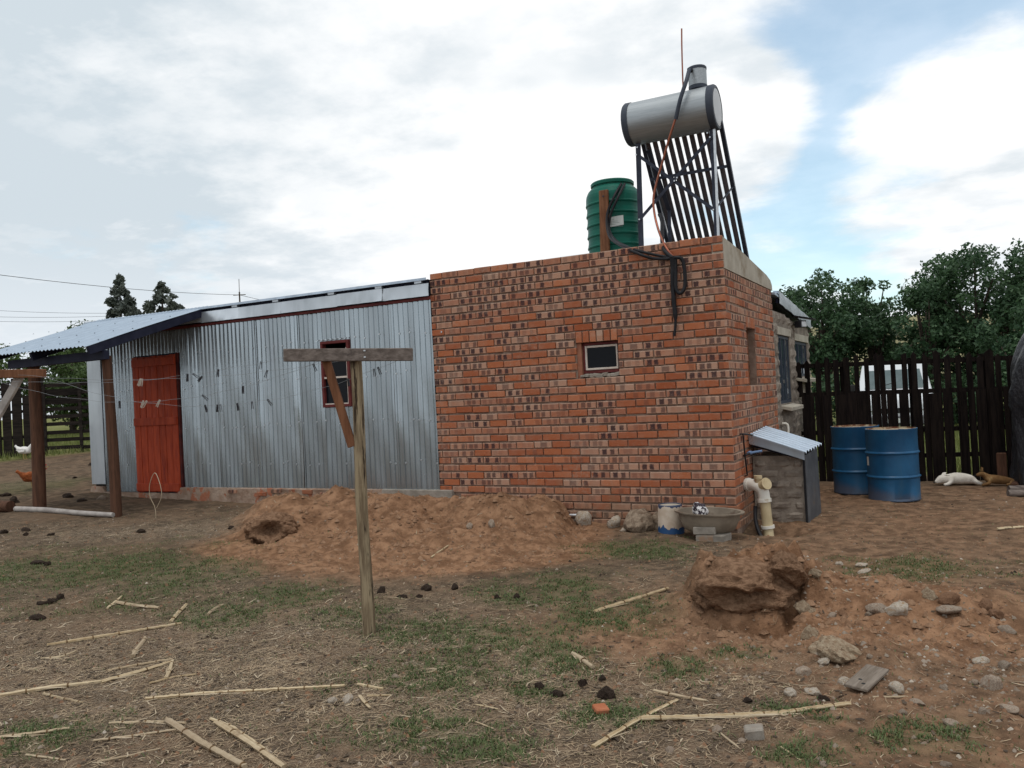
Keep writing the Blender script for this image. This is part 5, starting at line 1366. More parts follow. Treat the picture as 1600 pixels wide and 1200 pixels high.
pegpos = sorted([(wire_pt(wi, t), pl_, ang) for wi, t, pl_, ang, _ in PEGS], key=lambda q: ((q[0] - CAM).dot(AX_R) / (q[0] - CAM).dot(AX_F)))
nd = nl = 0
for p, pale_, ang in pegpos:
    o = bpy.data.objects.new('clothes_peg', PML if pale_ else PMD); COL.objects.link(o)
    o.scale = (.72, .72, .72); o.location = p; o.rotation_euler = Euler((0, ang, .48 + random.uniform(-.5, .5)))
    if pale_: lb = 'pale clothes peg before the red door, %s pale one from the left' % ORD[nl]; nl += 1
    else: lb = 'dark clothes peg on the washing line, %s dark one from the left' % ORD[nd]; nd += 1
    tag(o, lb, 'clothes peg', 'clothes pegs on the washing line')
# loop of wire standing in the ground, poles on the ground
x, y = -6.75, -1.42; z = H(x, y)
pipe('wire_loop', 'pale loop of bent wire sticking up from the ground before the door', 'wire', [(x, y, z - .02), (x - .01, y, z + .13), (x - .09, y, z + .27), (x - .085, y, z + .42), (x + .015, y, z + .56), (x + .10, y, z + .42), (x + .115, y, z + .27), (x + .02, y, z + .13)], .0042, M['straw_pale'], 6)
P = [Vector((-9.10, -1.72, 0)), Vector((-7.41, -1.52, 0))]
m = MB(); m.tube([(p.x, p.y, H(p.x, p.y) + .035) for p in [P[0].lerp(P[1], t) for t in (0, .33, .66, 1)]], [.036, .035, .033, .03], 12)
tag(m.build('grey_pole', M['weathered_pole'], None, smooth=60), 'weathered grey pole lying on the ground between the porch posts', 'pole')
m = MB(); m.tube([(x, y, H(x, y) + .07) for x, y in ((-10.6, -1.90), (-10.1, -1.86), (-9.6, -1.8), (-9.16, -1.75))], [.085, .09, .085, .075], 12)
tag(m.build('dark_log', M['porch_post'], None, smooth=60), 'dark log lying left of the grey pole at the porch', 'log')
m = MB(); m.tube([(-1.99, -.10, .03), (-1.80, -.085, .035), (-1.60, -.07, .04)], .022, 12)
tag(m.build('metal_pipe', M['zinc'], None, smooth=50), 'short grey pipe poking out of the earth heap at the wall', 'pipe')

# ================================================================ fences
FA, FB = Vector((0.0, 4.35, 0)), Vector((2.7, 4.7, 0))
FU = (FB - FA).normalized(); FN = Vector((FU.y, -FU.x, 0))
fe = thing('picket_fence', 'black stained fence of uneven pointed pickets with rails behind the blue drums', 'fence', (1.5, 4.54, -.13))
FEL = root_loc(fe)
UP = [(-0.02, 0.058), (0.098, 0.172), (0.234, 0.31), (0.365, 0.44), (0.494, 0.57), (0.623, 0.704), (0.762, 0.825), (0.889, 0.952), (1.021, 1.087), (1.098, 1.17), (1.243, 1.305), (1.376, 1.444), (1.509, 1.58), (1.64, 1.706), (1.78, 1.87), (1.91, 1.989), (2.058, 2.126), (2.195, 2.272), (2.321, 2.398), (2.417, 2.522), (2.541, 2.608), (2.68, 2.76), (2.83, 2.90), (2.97, 3.06), (3.12, 3.19), (3.27, 3.34), (3.41, 3.49), (3.56, 3.63), (3.70, 3.78), (3.85, 3.93)]
LO = [(0.03, 0.199), (0.219, 0.278), (0.317, 0.409), (0.482, 0.637), (0.637, 0.771), (0.771, 0.889), (0.97, 1.049), (1.096, 1.158), (1.171, 1.282), (1.324, 1.42), (1.499, 1.614), (1.63, 1.69), (1.708, 1.86), (1.878, 1.994), (2.082, 2.17), (2.205, 2.275), (2.284, 2.405), (2.44, 2.546), (2.611, 2.676), (2.75, 2.88), (2.95, 3.05), (3.15, 3.28), (3.36, 3.44), (3.55, 3.68), (3.76, 3.85)]
rf = random.Random(31)
def picket(s0, s1, zlo, zhi, off, lean, pointed):
    c = FA + FU * ((s0 + s1) / 2) + FN * off; w_ = (s1 - s0) / 2
    ls = [(-w_, zlo), (w_, zlo), (w_ + lean, zhi - (.05 if pointed else 0)), (lean + rf.uniform(-.3, .3) * w_, zhi), (-w_ + lean, zhi - (.05 if pointed else rf.uniform(0, .02)))]
    V = []
    for d in (-.011, .011): V += [tuple(c + FU * a + FN * -d + Vector((0, 0, z))) for a, z in ls]
    m = MB(); m.add(V, [(0, 1, 2, 3, 4), (9, 8, 7, 6, 5)] + [(5 + k, 5 + (k + 1) % 5, (k + 1) % 5, k) for k in range(5)])
    m.build('picket', M['fence_wood'], fe)
for s0, s1 in UP:
    c = FA + FU * s0; picket(s0, s1, H(c.x, c.y) - .02 if s0 > .06 else 1.15, 1.715 - .03 * s0 + rf.uniform(-.06, .055), 0.018, rf.uniform(-.012, .012), rf.random() < .75)
for s0, s1 in LO:
    c = FA + FU * s0; picket(s0, s1, H(c.x, c.y) - .02, 1.16 + rf.uniform(-.05, .02), 0.042, rf.uniform(-.008, .008), False)
for za, zb_ in ((1.585, 1.53), (1.165, 1.12), (.60, .62), (.22, .28)):
    m = MB(); p0 = FA + FU * .0 - FN * .005; p1 = FA + FU * 4.0 - FN * .005
    m.beam(p0 + Vector((0, 0, za)), p1 + Vector((0, 0, zb_ - .01)), .022, .062, FN); m.build('rail', M['fence_wood'], fe)
for s_ in (.62, 1.52, 2.40, 3.3):
    c = FA + FU * s_ - FN * .07; m = MB(); zb = H(c.x, c.y)
    m.tube([(c.x, c.y, zb - .3), (c.x, c.y, 1.62)], .05, 10); m.build('post', M['fence_wood'], fe, smooth=60)

# left: boarded fence and slatted gate, across the line of sight
LD = Vector((.885, .465, 0)).normalized(); LN = Vector((LD.y, -LD.x, 0))
G0 = Vector((-16.49, 3.90, 0))
bf = thing('board_fence', 'tall dark boarded fence at the left edge behind the white hen', 'fence', (-17.7, 3.2, .5))
rl = random.Random(9)
s_ = -.50
k_ = 0
while s_ > -4.2:
    w_ = rl.uniform(.16, .25); c = G0 + LD * (s_ - w_ / 2); zb = H(c.x, c.y)
    hh = 1.82 + rl.uniform(-.10, .06) - (.38 if -1.1 < s_ < -.62 and k_ % 2 else 0)
    m = MB(); m.obox(c + Vector((0, 0, zb + hh / 2)) + LN * rl.uniform(0, .012), LD * w_ / 2, LN * .011, Vector((rl.uniform(-.01, .01), 0, hh / 2))); m.build('board', M['gate_wood'], bf)
    s_ -= w_ + rl.choice([.004, .006, .035]); k_ += 1
for z in (.45, 1.05, 1.6):
    m = MB(); c0 = G0 + LD * -.5 - LN * .035; c1 = G0 + LD * -4.2 - LN * .035
    m.beam(c0 + Vector((0, 0, H(c0.x, c0.y) + z)), c1 + Vector((0, 0, H(c1.x, c1.y) + z)), .03, .07, LN); m.build('rail', M['gate_wood'], bf)
c = G0 + LD * -.46; m = MB(); m.tube([(c.x, c.y, H(c.x, c.y) - .3), (c.x, c.y, H(c.x, c.y) + 1.95)], .06, 10); m.build('post', M['gate_wood'], bf, smooth=60)
ga = thing('slatted_gate', 'dark farm gate of spaced horizontal slats between the porch posts', 'gate', (-15.6, 4.35, .55))
zg = H(G0.x, G0.y)
for k_ in range(9):
    z = zg + .13 + k_ * .185
    for (a, b) in ((-.36, .44), (.48, 2.9)):
        if a < 0 and k_ in (6, 7): z2, hh = z, .16
        else: z2, hh = z, .085
        m = MB(); m.obox(G0 + LD * ((a + b) / 2) + Vector((0, 0, z2 + rl.uniform(-.01, .01))), LD * (b - a) / 2, LN * .012, Vector((0, 0, hh / 2))); m.build('slat', M['gate_wood'], ga)
for s_, w_ in ((-.38, .03), (.455, .035), (1.6, .03), (2.9, .05)):
    c = G0 + LD * s_ + LN * .025
    m = MB(); m.obox(c + Vector((0, 0, zg + .80)), LD * w_, LN * .018, Vector((0, 0, .84))); m.build('stile', M['gate_wood'], ga)

# ================================================================ white van behind the fence
vx, vy = .86, 12.6
zg = H(vx, vy)
vn = thing('white_van', 'white van parked beyond the picket fence facing the yard', 'van', (vx, vy, zg), rz=.06)
Wd = .82
prof = [(.02, .30), (.0, .50), (.02, .80), (.08, .93), (.50, 1.10), (.56, 1.13), (1.14, 1.74), (1.30, 1.80), (3.9, 1.84), (4.25, 1.72), (4.35, 1.0), (4.36, .32)]
m = MB(); V = []
for sx in (-1, -.88, .88, 1):
    for y, z in prof:
        tp_ = 1 - .16 * max(0, (z - 1.0) / .8) if abs(sx) == 1 else 1 - .14 * max(0, (z - 1.0) / .8)
        inset = .03 if abs(sx) == 1 else 0
        V.append((sx * Wd * tp_, y + (inset if y < 2 else -inset), z - (inset if z > 1.5 else 0)))
n = len(prof); F = []
for a in range(3):
    for i in range(n - 1): F.append((a * n + i, (a + 1) * n + i, (a + 1) * n + i + 1, a * n + i + 1))
F.append(tuple(range(n))); F.append(tuple(range(4 * n - 1, 3 * n - 1, -1)))
F += [(3 * n, 2 * n, 3 * n - 1, 4 * n - 1), (n, 0, n - 1, 2 * n - 1), (2 * n, n, 2 * n - 1, 3 * n - 1)]
m.add(V, F); o = m.build('body', M['van_white'], None, smooth=25, bevel=.02); o.parent = vn
def vpart(name, mt, fill, parent=vn, **k):
    m = MB(); fill(m); o = m.build(name, mt, None, **k); o.parent = parent; return o
def wsq(m):
    a = Vector((0, .60, 1.172)); b = Vector((0, 1.02, 1.6135)); n_ = Vector((0, -.725, .688)) * .014
    m.add([tuple(a + n_ + Vector((-.645, 0, 0))), tuple(a + n_ + Vector((.645, 0, 0))), tuple(b + n_ + Vector((.575, 0, 0))), tuple(b + n_ + Vector((-.575, 0, 0)))], [(0, 1, 2, 3)])
vpart('windscreen', mat('windscreen', (.07, .105, .11), (.11, .15, .155), 2, rough=.1, spec=.4), wsq)
for sx in (-1, 1):
    def hl(m): m.obox((sx * .60, .005, .755), (.15, 0, 0), (0, .03, 0), (0, .006, .075))
    vpart('headlight', M['lamp_glass'], hl, bevel=.01)
    def mi(m): m.obox((sx * .93, .80, 1.22), (.07, 0, 0), (0, .04, 0), (0, 0, .09))
    vpart('mirror', M['rubber'], mi, bevel=.02)
    for yy in (.85, 3.5):
        def wh(m): m.lathe((sx * .70, yy, .30), [(.20, -.09), (.30, -.08), (.31, 0), (.30, .08), (.20, .09)], 24, axis='x')
        wl = vpart('wheel', M['rubber'], wh, smooth=30)
    def sw_(m): m.add([(sx * .800, 1.25, 1.20), (sx * .800, 3.9, 1.22), (sx * .735, 3.8, 1.68), (sx * .735, 1.45, 1.66)], [(0, 1, 2, 3) if sx > 0 else (3, 2, 1, 0)])
    vpart('side_window', M['glass_dark'], sw_)
vpart('grille', M['rubber'], lambda m: m.box(-.40, .40, -.012, .03, .62, .735), bevel=.006)
vpart('bumper', mat('bumper', (.10, .10, .105), (.14, .14, .145), 3, rough=.6), lambda m: m.box(-.80, .80, -.06, .06, .34, .56), bevel=.03)
vpart('number_plate', M['sticker'], lambda m: m.box(-.25, .25, -.072, -.063, .40, .50))
vpart('wiper', M['rubber'], lambda m: (m.beam((-.5, .60, 1.18), (-.05, .70, 1.30), .012, .012), m.beam((.1, .60, 1.18), (.5, .70, 1.30), .012, .012)))

# ================================================================ tarpaulin heap and logs at the right edge
tx, ty = 3.23, 4.05
zt0 = H(tx, ty)
tpn = MB(); Pn = []
nth, nzz = 72, 26
for j in range(nzz + 1):
    t = j / nzz; z = zt0 - .02 + 2.32 * t
    row = []
    for i in range(nth):
        a = 2 * math.pi * i / nth
        r = .60 * (1 - .12 * t) * (1 - max(0, t - .62) ** 1.6 * 3.1)
        if .44 < t < .56: r *= 1.05
        fold = .12 * float(fbm(np.array([a * 2.6 + 20]), np.array([z * .8]), 181, 3)[0]) + 0.045 * math.sin(a * 9 + 2.2 * math.sin(z * 2)) * (1 - t * .5) + .05 * float(fbm(np.array([a * 5]), np.array([z * 3.0]), 183, 3)[0])
        r = max(r + fold, .03)
        row.append((tx + r * math.cos(a), ty + r * math.sin(a), z + .05 * float(fbm(np.array([a * 2]), np.array([t * 4]), 185, 2)[0])))
    row.append(row[0]); Pn.append(row)
tpn.grid(Pn); tpn.add(Pn[-1][:-1], [tuple(range(nth))])
tag(tpn.build('tarpaulin', M['black_tarp'], None, smooth=60, weld=True), 'black tarpaulin draped over a tall heap at the right edge of the yard', 'tarpaulin')
def log(p0, p1, r, label, mt='porch_post'):
    P0, P1 = Vector((*p0, H(*p0) + r * .8)), Vector((*p1, H(*p1) + r * .8)); rl_ = random.Random(int(r * 9999))
    m = MB(); m.tube([P0.lerp(P1, t) + Vector((rl_.uniform(-.01, .01), rl_.uniform(-.01, .01), 0)) for t in np.linspace(0, 1, 6)], [r * rl_.uniform(.88, 1.06) for _ in range(6)], 12)
    tag(m.build('log', M[mt], None, smooth=60), label, 'log', 'logs under the tarpaulin')
log((2.52, 3.40), (3.2, 3.55), .055, 'dark log lying in front of the tarpaulin heap', 'grey_wood')
log((2.50, 2.95), (3.4, 3.25), .045, 'nearest long log sticking out of the right edge below the tarpaulin', 'grey_wood')
log((2.62, 3.75), (2.66, 4.35), .05, 'brown log beside the tan dog', 'porch_post')
m = MB(); m.box(2.46, 2.58, 4.40, 4.44, H(2.5, 4.4) - .05, .28); tag(m.build('brown_stump', M['porch_post'], None, bevel=.01), 'short reddish brown upright board leaning at the fence near the tan dog', 'board')

# ================================================================ animals
def skin(name, nodes, edges, mt, root, sub=2):
    """one continuous body grown from a skeleton: nodes {key: (x, y, z, rx, ry)}"""
    me = bpy.data.meshes.new(name); keys = list(nodes)
    me.from_pydata([nodes[k][:3] for k in keys], [(keys.index(a), keys.index(b)) for a, b in edges], [])
    me.materials.append(mt)
    o = bpy.data.objects.new(name, me); COL.objects.link(o); o.parent = root
    md = o.modifiers.new('skin', 'SKIN'); md.use_smooth_shade = True; md.branch_smoothing = .6
    sv = me.skin_vertices[0].data
    for i, k in enumerate(keys):
        n_ = nodes[k]; sv[i].radius = (n_[3], n_[4] if len(n_) > 4 else n_[3]); sv[i].use_root = (i == 0)
    ss = o.modifiers.new('smooth', 'SUBSURF'); ss.levels = sub; ss.render_levels = sub
    return o
def leafshape(name, pts, mt, root, th=.006):
    m = MB(); n = len(pts); nrm = (Vector(pts[1]) - Vector(pts[0])).cross(Vector(pts[2]) - Vector(pts[0])).normalized() * th
    m.add([tuple(Vector(p) + nrm) for p in pts] + [tuple(Vector(p) - nrm) for p in pts], [tuple(range(n)), tuple(range(2 * n - 1, n - 1, -1))] + [(n + k, n + (k + 1) % n, (k + 1) % n, k) for k in range(n)])
    o = m.build(name, mt, None, smooth=60); o.parent = root; return o
# hens
def hen(x, y, rz, mt, label, scale=1.0, peck=False):
    t = thing('hen', label, 'hen', (x, y, H(x, y) + .0), group='hens in the yard', rz=rz); t.scale = (scale,) * 3
    N = {'belly': (0, 0, .175, .085, .085), 'rump': (-.09, 0, .195, .070, .07), 'tail': (-.165, 0, .26, .030, .02), 'tip': (-.205, 0, .295, .014, .03), 'breast': (.085, 0, .185, .068, .07), 'neck': (.125, 0, .245, .040, .038)}
    if peck: N['neck2'] = (.165, 0, .25, .030, .03); N['head'] = (.205, 0, .235, .026, .026)
    else: N['neck2'] = (.150, 0, .285, .030, .03); N['head'] = (.170, 0, .315, .027, .026)
    skin('body', N, [('belly', 'rump'), ('rump', 'tail'), ('tail', 'tip'), ('belly', 'breast'), ('breast', 'neck'), ('neck', 'neck2'), ('neck2', 'head')], mt, t)
    hx, hz = N['head'][0], N['head'][2]
    m = MB(); m.lathe((hx + .022, 0, hz - .003), [(.010, 0), (.001, .028)], 6, axis='x'); o = m.build('beak', M['beak'], None); o.parent = t
    leafshape('comb', [(hx - .02, 0, hz + .020), (hx + .018, 0, hz + .020), (hx + .015, 0, hz + .040), (hx, 0, hz + .034), (hx - .012, 0, hz + .042)], M['comb_red'], t, .003)
    leafshape('wattle', [(hx + .016, 0, hz - .015), (hx + .024, 0, hz - .03), (hx + .012, 0, hz - .038)], M['comb_red'], t, .004)
    for sy in (-1, 1):
        leafshape('wing', [(.07, sy * .078, .21), (.05, sy * .090, .16), (-.05, sy * .086, .15), (-.15, sy * .05, .20), (-.08, sy * .074, .225)], mt, t, .008)
        m = MB(); m.tube([(.0, sy * .035, .12), (-.005, sy * .036, .06), (.005, sy * .038, .004)], [.014, .007, .006], 6)
        for a in (-.5, 0, .5): m.tube([(.005, sy * .038, .005), (.005 + .035 * math.cos(a), sy * .038 + .035 * math.sin(a), .003)], .004, 5)
        o = m.build('leg', M['beak'], None); o.parent = t
    return t
hen(-16.35, 2.90, .42, M['hen_white'], 'white hen walking right in front of the boarded fence', 1.08)
hen(-11.30, -.10, 1.2, M['hen_brown'], 'rust brown hen half hidden behind the left porch post', 1.12)
hen(-16.9, 2.45, 2.6, M['hen_brown'], 'brown hen at the left edge by the boarded fence', .9)
# dogs
dg = thing('dog', 'white dog asleep on its side by the picket fence', 'dog', (1.98, 4.12, H(1.98, 4.12)), group='dogs lying by the fence', rz=.30)
N = {'belly': (.06, 0, .085, .084, .088), 'rump': (.16, .0, .085, .086, .09), 'chest': (-.04, 0, .092, .086, .094), 'shoulder': (-.11, 0, .088, .068, .078), 'neck': (-.16, -.02, .095, .052, .06), 'head': (-.205, -.035, .092, .060, .064), 'muzzle': (-.262, -.045, .058, .030, .032), 'nose': (-.290, -.05, .046, .018, .018),
     'thigh': (.18, -.07, .055, .052, .055), 'hock': (.225, -.105, .030, .024, .024), 'paw': (.275, -.115, .022, .020, .018), 'elbow': (-.10, -.085, .035, .028, .028), 'fpaw': (-.20, -.105, .018, .020, .017), 'tail': (.245, .03, .04, .020, .02), 'tail2': (.30, .07, .022, .012, .012)}
skin('body', N, [('belly', 'rump'), ('belly', 'chest'), ('chest', 'shoulder'), ('shoulder', 'neck'), ('neck', 'head'), ('head', 'muzzle'), ('muzzle', 'nose'), ('rump', 'thigh'), ('thigh', 'hock'), ('hock', 'paw'), ('shoulder', 'elbow'), ('elbow', 'fpaw'), ('rump', 'tail'), ('tail', 'tail2')], M['white_sack'], dg)
leafshape('ear', [(-.20, -.02, .135), (-.16, -.05, .150), (-.10, -.06, .140), (-.13, -.03, .125)], M['white_sack'], dg, .006)
leafshape('ear', [(-.19, .01, .135), (-.165, .02, .168), (-.12, .02, .172), (-.14, .0, .14)], M['white_sack'], dg, .006)
m = MB(); m.lathe((-.300, -.053, .046), [(.001, -.008), (.011, -.004), (.011, .004), (.001, .008)], 8, axis='x'); o = m.build('nose', M['rubber'], None); o.parent = dg
dg2 = thing('dog', 'tan dog lying with raised head beside the white dog', 'dog', (2.40, 4.08, H(2.40, 4.08)), group='dogs lying by the fence', rz=.25)
N = {'belly': (.10, 0, .070, .064, .066), 'rump': (.22, .0, .070, .066, .07), 'chest': (-.01, 0, .085, .068, .075), 'shoulder': (-.07, 0, .10, .055, .06), 'neck': (-.105, 0, .135, .042, .042), 'head': (-.135, -.01, .165, .040, .042), 'muzzle': (-.185, -.02, .148, .024, .024), 'nose': (-.212, -.025, .140, .014, .014),
     'thigh': (.22, -.06, .05, .042, .045), 'hock': (.16, -.10, .025, .020, .02), 'paw': (.11, -.11, .018, .018, .016), 'elbow': (-.06, -.06, .04, .026, .026), 'fpaw': (-.17, -.085, .018, .019, .016), 'tail': (.29, .02, .03, .017, .017), 'tail2': (.36, .04, .02, .010, .01)}
skin('body', N, [('belly', 'rump'), ('belly', 'chest'), ('chest', 'shoulder'), ('shoulder', 'neck'), ('neck', 'head'), ('head', 'muzzle'), ('muzzle', 'nose'), ('rump', 'thigh'), ('thigh', 'hock'), ('hock', 'paw'), ('shoulder', 'elbow'), ('elbow', 'fpaw'), ('rump', 'tail'), ('tail', 'tail2')], M['tan_fur'], dg2)
for sy in (-.022, .022):
    leafshape('ear', [(-.140, sy - .012, .195), (-.120, sy + .014, .195), (-.128, sy * 1.3, .245)], M['tan_fur'], dg2, .005)
m = MB(); m.lathe((-.222, -.027, .141), [(.001, -.006), (.009, -.003), (.009, .003), (.001, .006)], 8, axis='x'); o = m.build('nose', M['rubber'], None); o.parent = dg2

# ================================================================ trees
def crown_mesh(clusters, leaf, per, mt, seed, flat=.85, zdark=None):
    """leaf-sized faces gathered in clumps; clusters: (x, y, z, r)"""
    r_ = np.random.default_rng(seed); Vs = []; T = []
    for (cx, cy, cz, cr) in clusters:
        k = int(per * cr * cr)
        d = r_.normal(size=(k, 3)); d /= np.linalg.norm(d, axis=1)[:, None]
        rad = cr * (1.0 - .55 * r_.random(k) ** 1.8)
        lump = 1 + .28 * np.sin(d[:, 0] * 5 + cx * 3) * np.sin(d[:, 2] * 5 + cz * 7)
        c = np.array([cx, cy, cz]) + d * (rad * lump)[:, None] * np.array([1, 1, flat])
        a = r_.normal(size=(k, 3)); a /= np.linalg.norm(a, axis=1)[:, None]
        nrm = d * .8 + r_.normal(size=(k, 3)) * .7; nrm /= np.linalg.norm(nrm, axis=1)[:, None]
        u = np.cross(nrm, a); u /= np.linalg.norm(u, axis=1)[:, None]; v = np.cross(nrm, u)
        L = leaf * (.6 + .8 * r_.random(k)); Wd_ = L * (.38 + .25 * r_.random(k))
        q = np.stack([c - u * L[:, None] * .5, c - v * Wd_[:, None] * .5, c + u * L[:, None] * .5, c + v * Wd_[:, None] * .5], 1)
        Vs.append(q.reshape(-1, 3)); tt = np.clip(r_.random() * .45 + r_.random(k) * .55, 0, 1); T.append(np.repeat(tt, 4))
    V = np.concatenate(Vs); T = np.concatenate(T)
    F = np.arange(len(V)).reshape(-1, 4)
    return np_mesh('crown', V, F, mt, False, {'tint': np.stack([T, T, T, np.ones_like(T)], -1)})
def tree(name, label, x, y, h, rx, mt, seed, leaf=.12, per=1650, trunk_h=.35, n=46, rz_=.40, group='trees beyond the fence', cat='tree', zc=None, stems=1, ry=None):
    zb = H(x, y); r_ = random.Random(seed); t = thing(name, label, cat, (x, y, zb), group)
    cz = zc if zc is not None else h * .60; rzz = h - cz
    cl = []
    for k in range(n):
        for _ in range(30):
            p = Vector((r_.uniform(-1, 1), r_.uniform(-1, 1), r_.uniform(-1, 1)))
            if .35 < p.length < 1: break
        if p.z < 0: p.z *= (cz - trunk_h * h) / max(rzz, .1)
        q = Vector((p.x * rx, p.y * (ry or rx), cz + p.z * rzz))
        cl.append((q.x, q.y, q.z, r_.choice([.13, .17, .21, .26, .31]) * rx * (.75 + .35 * r_.random()) + .08))
    cr = crown_mesh(cl, leaf, per, mt, seed); cr.parent = t
    m = MB(); tops = []
    R = .028 * h + .02
    for s in range(stems):
        a = 2 * math.pi * s / max(stems, 1) + .5; off = .12 * rx * (stems > 1)
        pts = [Vector((off * math.cos(a) * (1 + 2 * q) + .05 * h * .2 * math.sin(q * 5 + s), off * math.sin(a) * (1 + 2 * q), -.1 + (cz + .1) * q)) for q in np.linspace(0, 1, 7)]
        m.tube(pts, [R * (1 - .6 * q) / (1 + .4 * (stems - 1)) for q in np.linspace(0, 1, 7)], 8)
        tops.append(pts)
    for c in cl[::3]:
        pts = tops[r_.randrange(len(tops))]; b = pts[r_.randrange(2, 6)]
        e = Vector(c[:3]); mid = b.lerp(e, .5) + Vector((0, 0, .06 * h * r_.random()))
        m.tube([b, mid, e], [R * .38, R * .24, R * .10], 5)
    o = m.build('trunk', M['bark'], None, smooth=60); o.parent = t
    return t
TG = 'trees beyond the picket fence'
tree('broad_tree', 'dark green tree just right of the block house, seen over its roof edge', -1.5, 19.3, 4.75, 1.55, M['leaf_dark'], 1, n=66, group=TG, zc=2.7, trunk_h=.30)
tree('broad_tree', 'small dark tree with rounded top between block house and tree gap', -.15, 20.6, 4.75, 1.0, M['leaf_dark'], 2, n=42, group=TG, zc=2.8, trunk_h=.35)
tree('broad_tree', 'low dark tree leaning out towards the gap in the trees', .55, 21.5, 3.0, .85, M['leaf_dark'], 12, n=26, group=TG, zc=1.9, trunk_h=.3)
tree('broad_tree', 'large spreading dark green tree filling the right side behind the van', 2.75, 19.6, 5.15, 1.85, M['leaf_dark'], 3, n=84, group=TG, zc=3.0, trunk_h=.25)
tree('broad_tree', 'lower left limb of foliage tree with loose airy crown beside the gap', 1.45, 18.2, 4.15, .95, M['leaf_dark'], 4, n=44, group=TG, zc=2.5, trunk_h=.25)
tree('broad_tree', 'tall dark tree at the right edge above the tarpaulin', 5.0, 21.0, 5.3, 1.6, M['leaf_dark'], 5, n=64, group=TG, zc=3.3, trunk_h=.25)
tree('broad_tree', 'dark tree low behind the tarpaulin at the right', 3.9, 16.8, 3.3, 1.2, M['leaf_dark'], 6, n=36, group=TG, zc=1.9, trunk_h=.18)
for k, (x, y, h, rx, lb) in enumerate([(-2.2, 16.8, 1.7, 1.2, 'dark bush at the foot of the tree beside the block house'), (-.3, 17.6, 1.85, 1.3, 'dark bush behind the picket fence left of the van'), (1.15, 20.2, 1.6, .9, 'low dark bush under the gap in the trees'), (2.2, 16.6, 1.55, .75, 'dark bush directly behind the van roof'), (3.3, 15.4, 1.75, .9, 'dark bush behind the fence right of the van'), (4.6, 15.0, 2.0, 1.2, 'dark bush behind the tarpaulin heap')]):
    tree('bush', lb, x, y, h, rx, M['leaf_dark'], 40 + k, n=34, per=1300, trunk_h=.05, zc=h * .5, group='bushes behind the picket fence', cat='bush')
LG = 'bushes behind the slatted gate'
for k, (x, y, h, rx, lb) in enumerate([(-24.4, 5.6, 3.75, 1.6, 'bright green bushy tree over the boarded fence at the left edge'), (-23.6, 9.0, 3.55, 1.5, 'mid green tree above the slatted gate'), (-25.8, 11.0, 3.9, 1.3, 'leafy green tree seen under the porch beam beside the shed'), (-21.5, 9.2, 2.5, 1.1, 'low yellow green bush behind the slatted gate'), (-27.5, 3.0, 3.9, 1.7, 'leafy tree at the far left edge of the yard'), (-22.3, 12.2, 2.9, 1.0, 'small leafy tree right behind the end of the shed')]):
    tree('leafy_tree', lb, x, y, h, rx, M['leaf_mid'], 60 + k, n=54, per=1000, trunk_h=.08, leaf=.13, zc=h * .55, group=LG)
def conifer(label, x, y, h, R, seed, power):
    zb = H(x, y); t = thing('conifer', label, 'conifer', (x, y, zb), 'conifers beyond the porch roof'); r_ = random.Random(seed); cl = []
    for k in range(130):
        q = r_.random() ** .75; a = r_.uniform(0, 6.283); rad = R * (1 - q ** power) * r_.uniform(.55, 1.0)
        cl.append((rad * math.cos(a), rad * math.sin(a), .12 * h + .86 * h * q, .10 * R * (1 - q) + .16))
    o = crown_mesh(cl, .26, 900, M['leaf_conifer_hazed'], seed); o.parent = t
    m = MB(); m.tube([(0, 0, -.2), (0, 0, h * .5), (0, 0, h)], [.18, .1, .02], 8); o = m.build('trunk', M['bark'], None); o.parent = t
conifer('tall pointed dark conifer behind the porch roof', -37.6, 21.6, 8.3, 3.3, 71, .9)
conifer('shorter round topped dark conifer right of the pointed one', -35.5, 22.6, 7.7, 2.5, 72, 2.2)

# power line
pw = thing('power_pole', 'thin distant power pole above the shed roof', 'pole', (-50.65, 42.97, H(-50.65, 42.97)))
m = MB(); zb = H(-50.65, 42.97); m.tube([(-50.65, 42.97, zb - .2), (-50.62, 42.97, 11.2)], [.10, .06], 8); m.tube([(-50.62, 42.97, 11.2), (-50.6, 42.97, 12.3)], .025, 6); m.build('pole', M['bark'], pw)
m = MB(); m.beam((-51.1, 42.74, 10.95), (-50.15, 43.2, 10.95), .06, .06, (0, 0, 1)); m.build('cross_arm', M['bark'], pw)
def wire(label, pts, r):
    P = [Vector(p) for p in pts]; Q = []
    for a, b in zip(P[:-1], P[1:]):
        Lh = (b - a).length
        for k in range(12): t = k / 12; Q.append(a.lerp(b, t) - Vector((0, 0, Lh * .012 * 4 * t * (1 - t))))
    Q.append(P[-1]); m = MB(); m.tube(Q, r, 5); tag(m.build('power_cable', M['cable'], None), label, 'cable', 'overhead cables on the left')
wire('single dark overhead cable rising to the left from the distant pole', [(-43.5, 12.5, 9.55), (-50.65, 42.97, 10.95), (-56.0, 75.0, 10.8)], .017)
for k, (z0, z1) in enumerate(((10.9, 9.85), (10.3, 9.7), (9.9, 9.35))):
    wire('faint far overhead cable low behind the conifers, %s from the top' % ORD[k], [(-70.6, 32.5, z0), (-57.6, 39.3, z1)], .013)
wire('short stretch of overhead cable in the gap between the right hand trees', [(-6, 40, 5.35), (9, 38, 5.25)], .012)

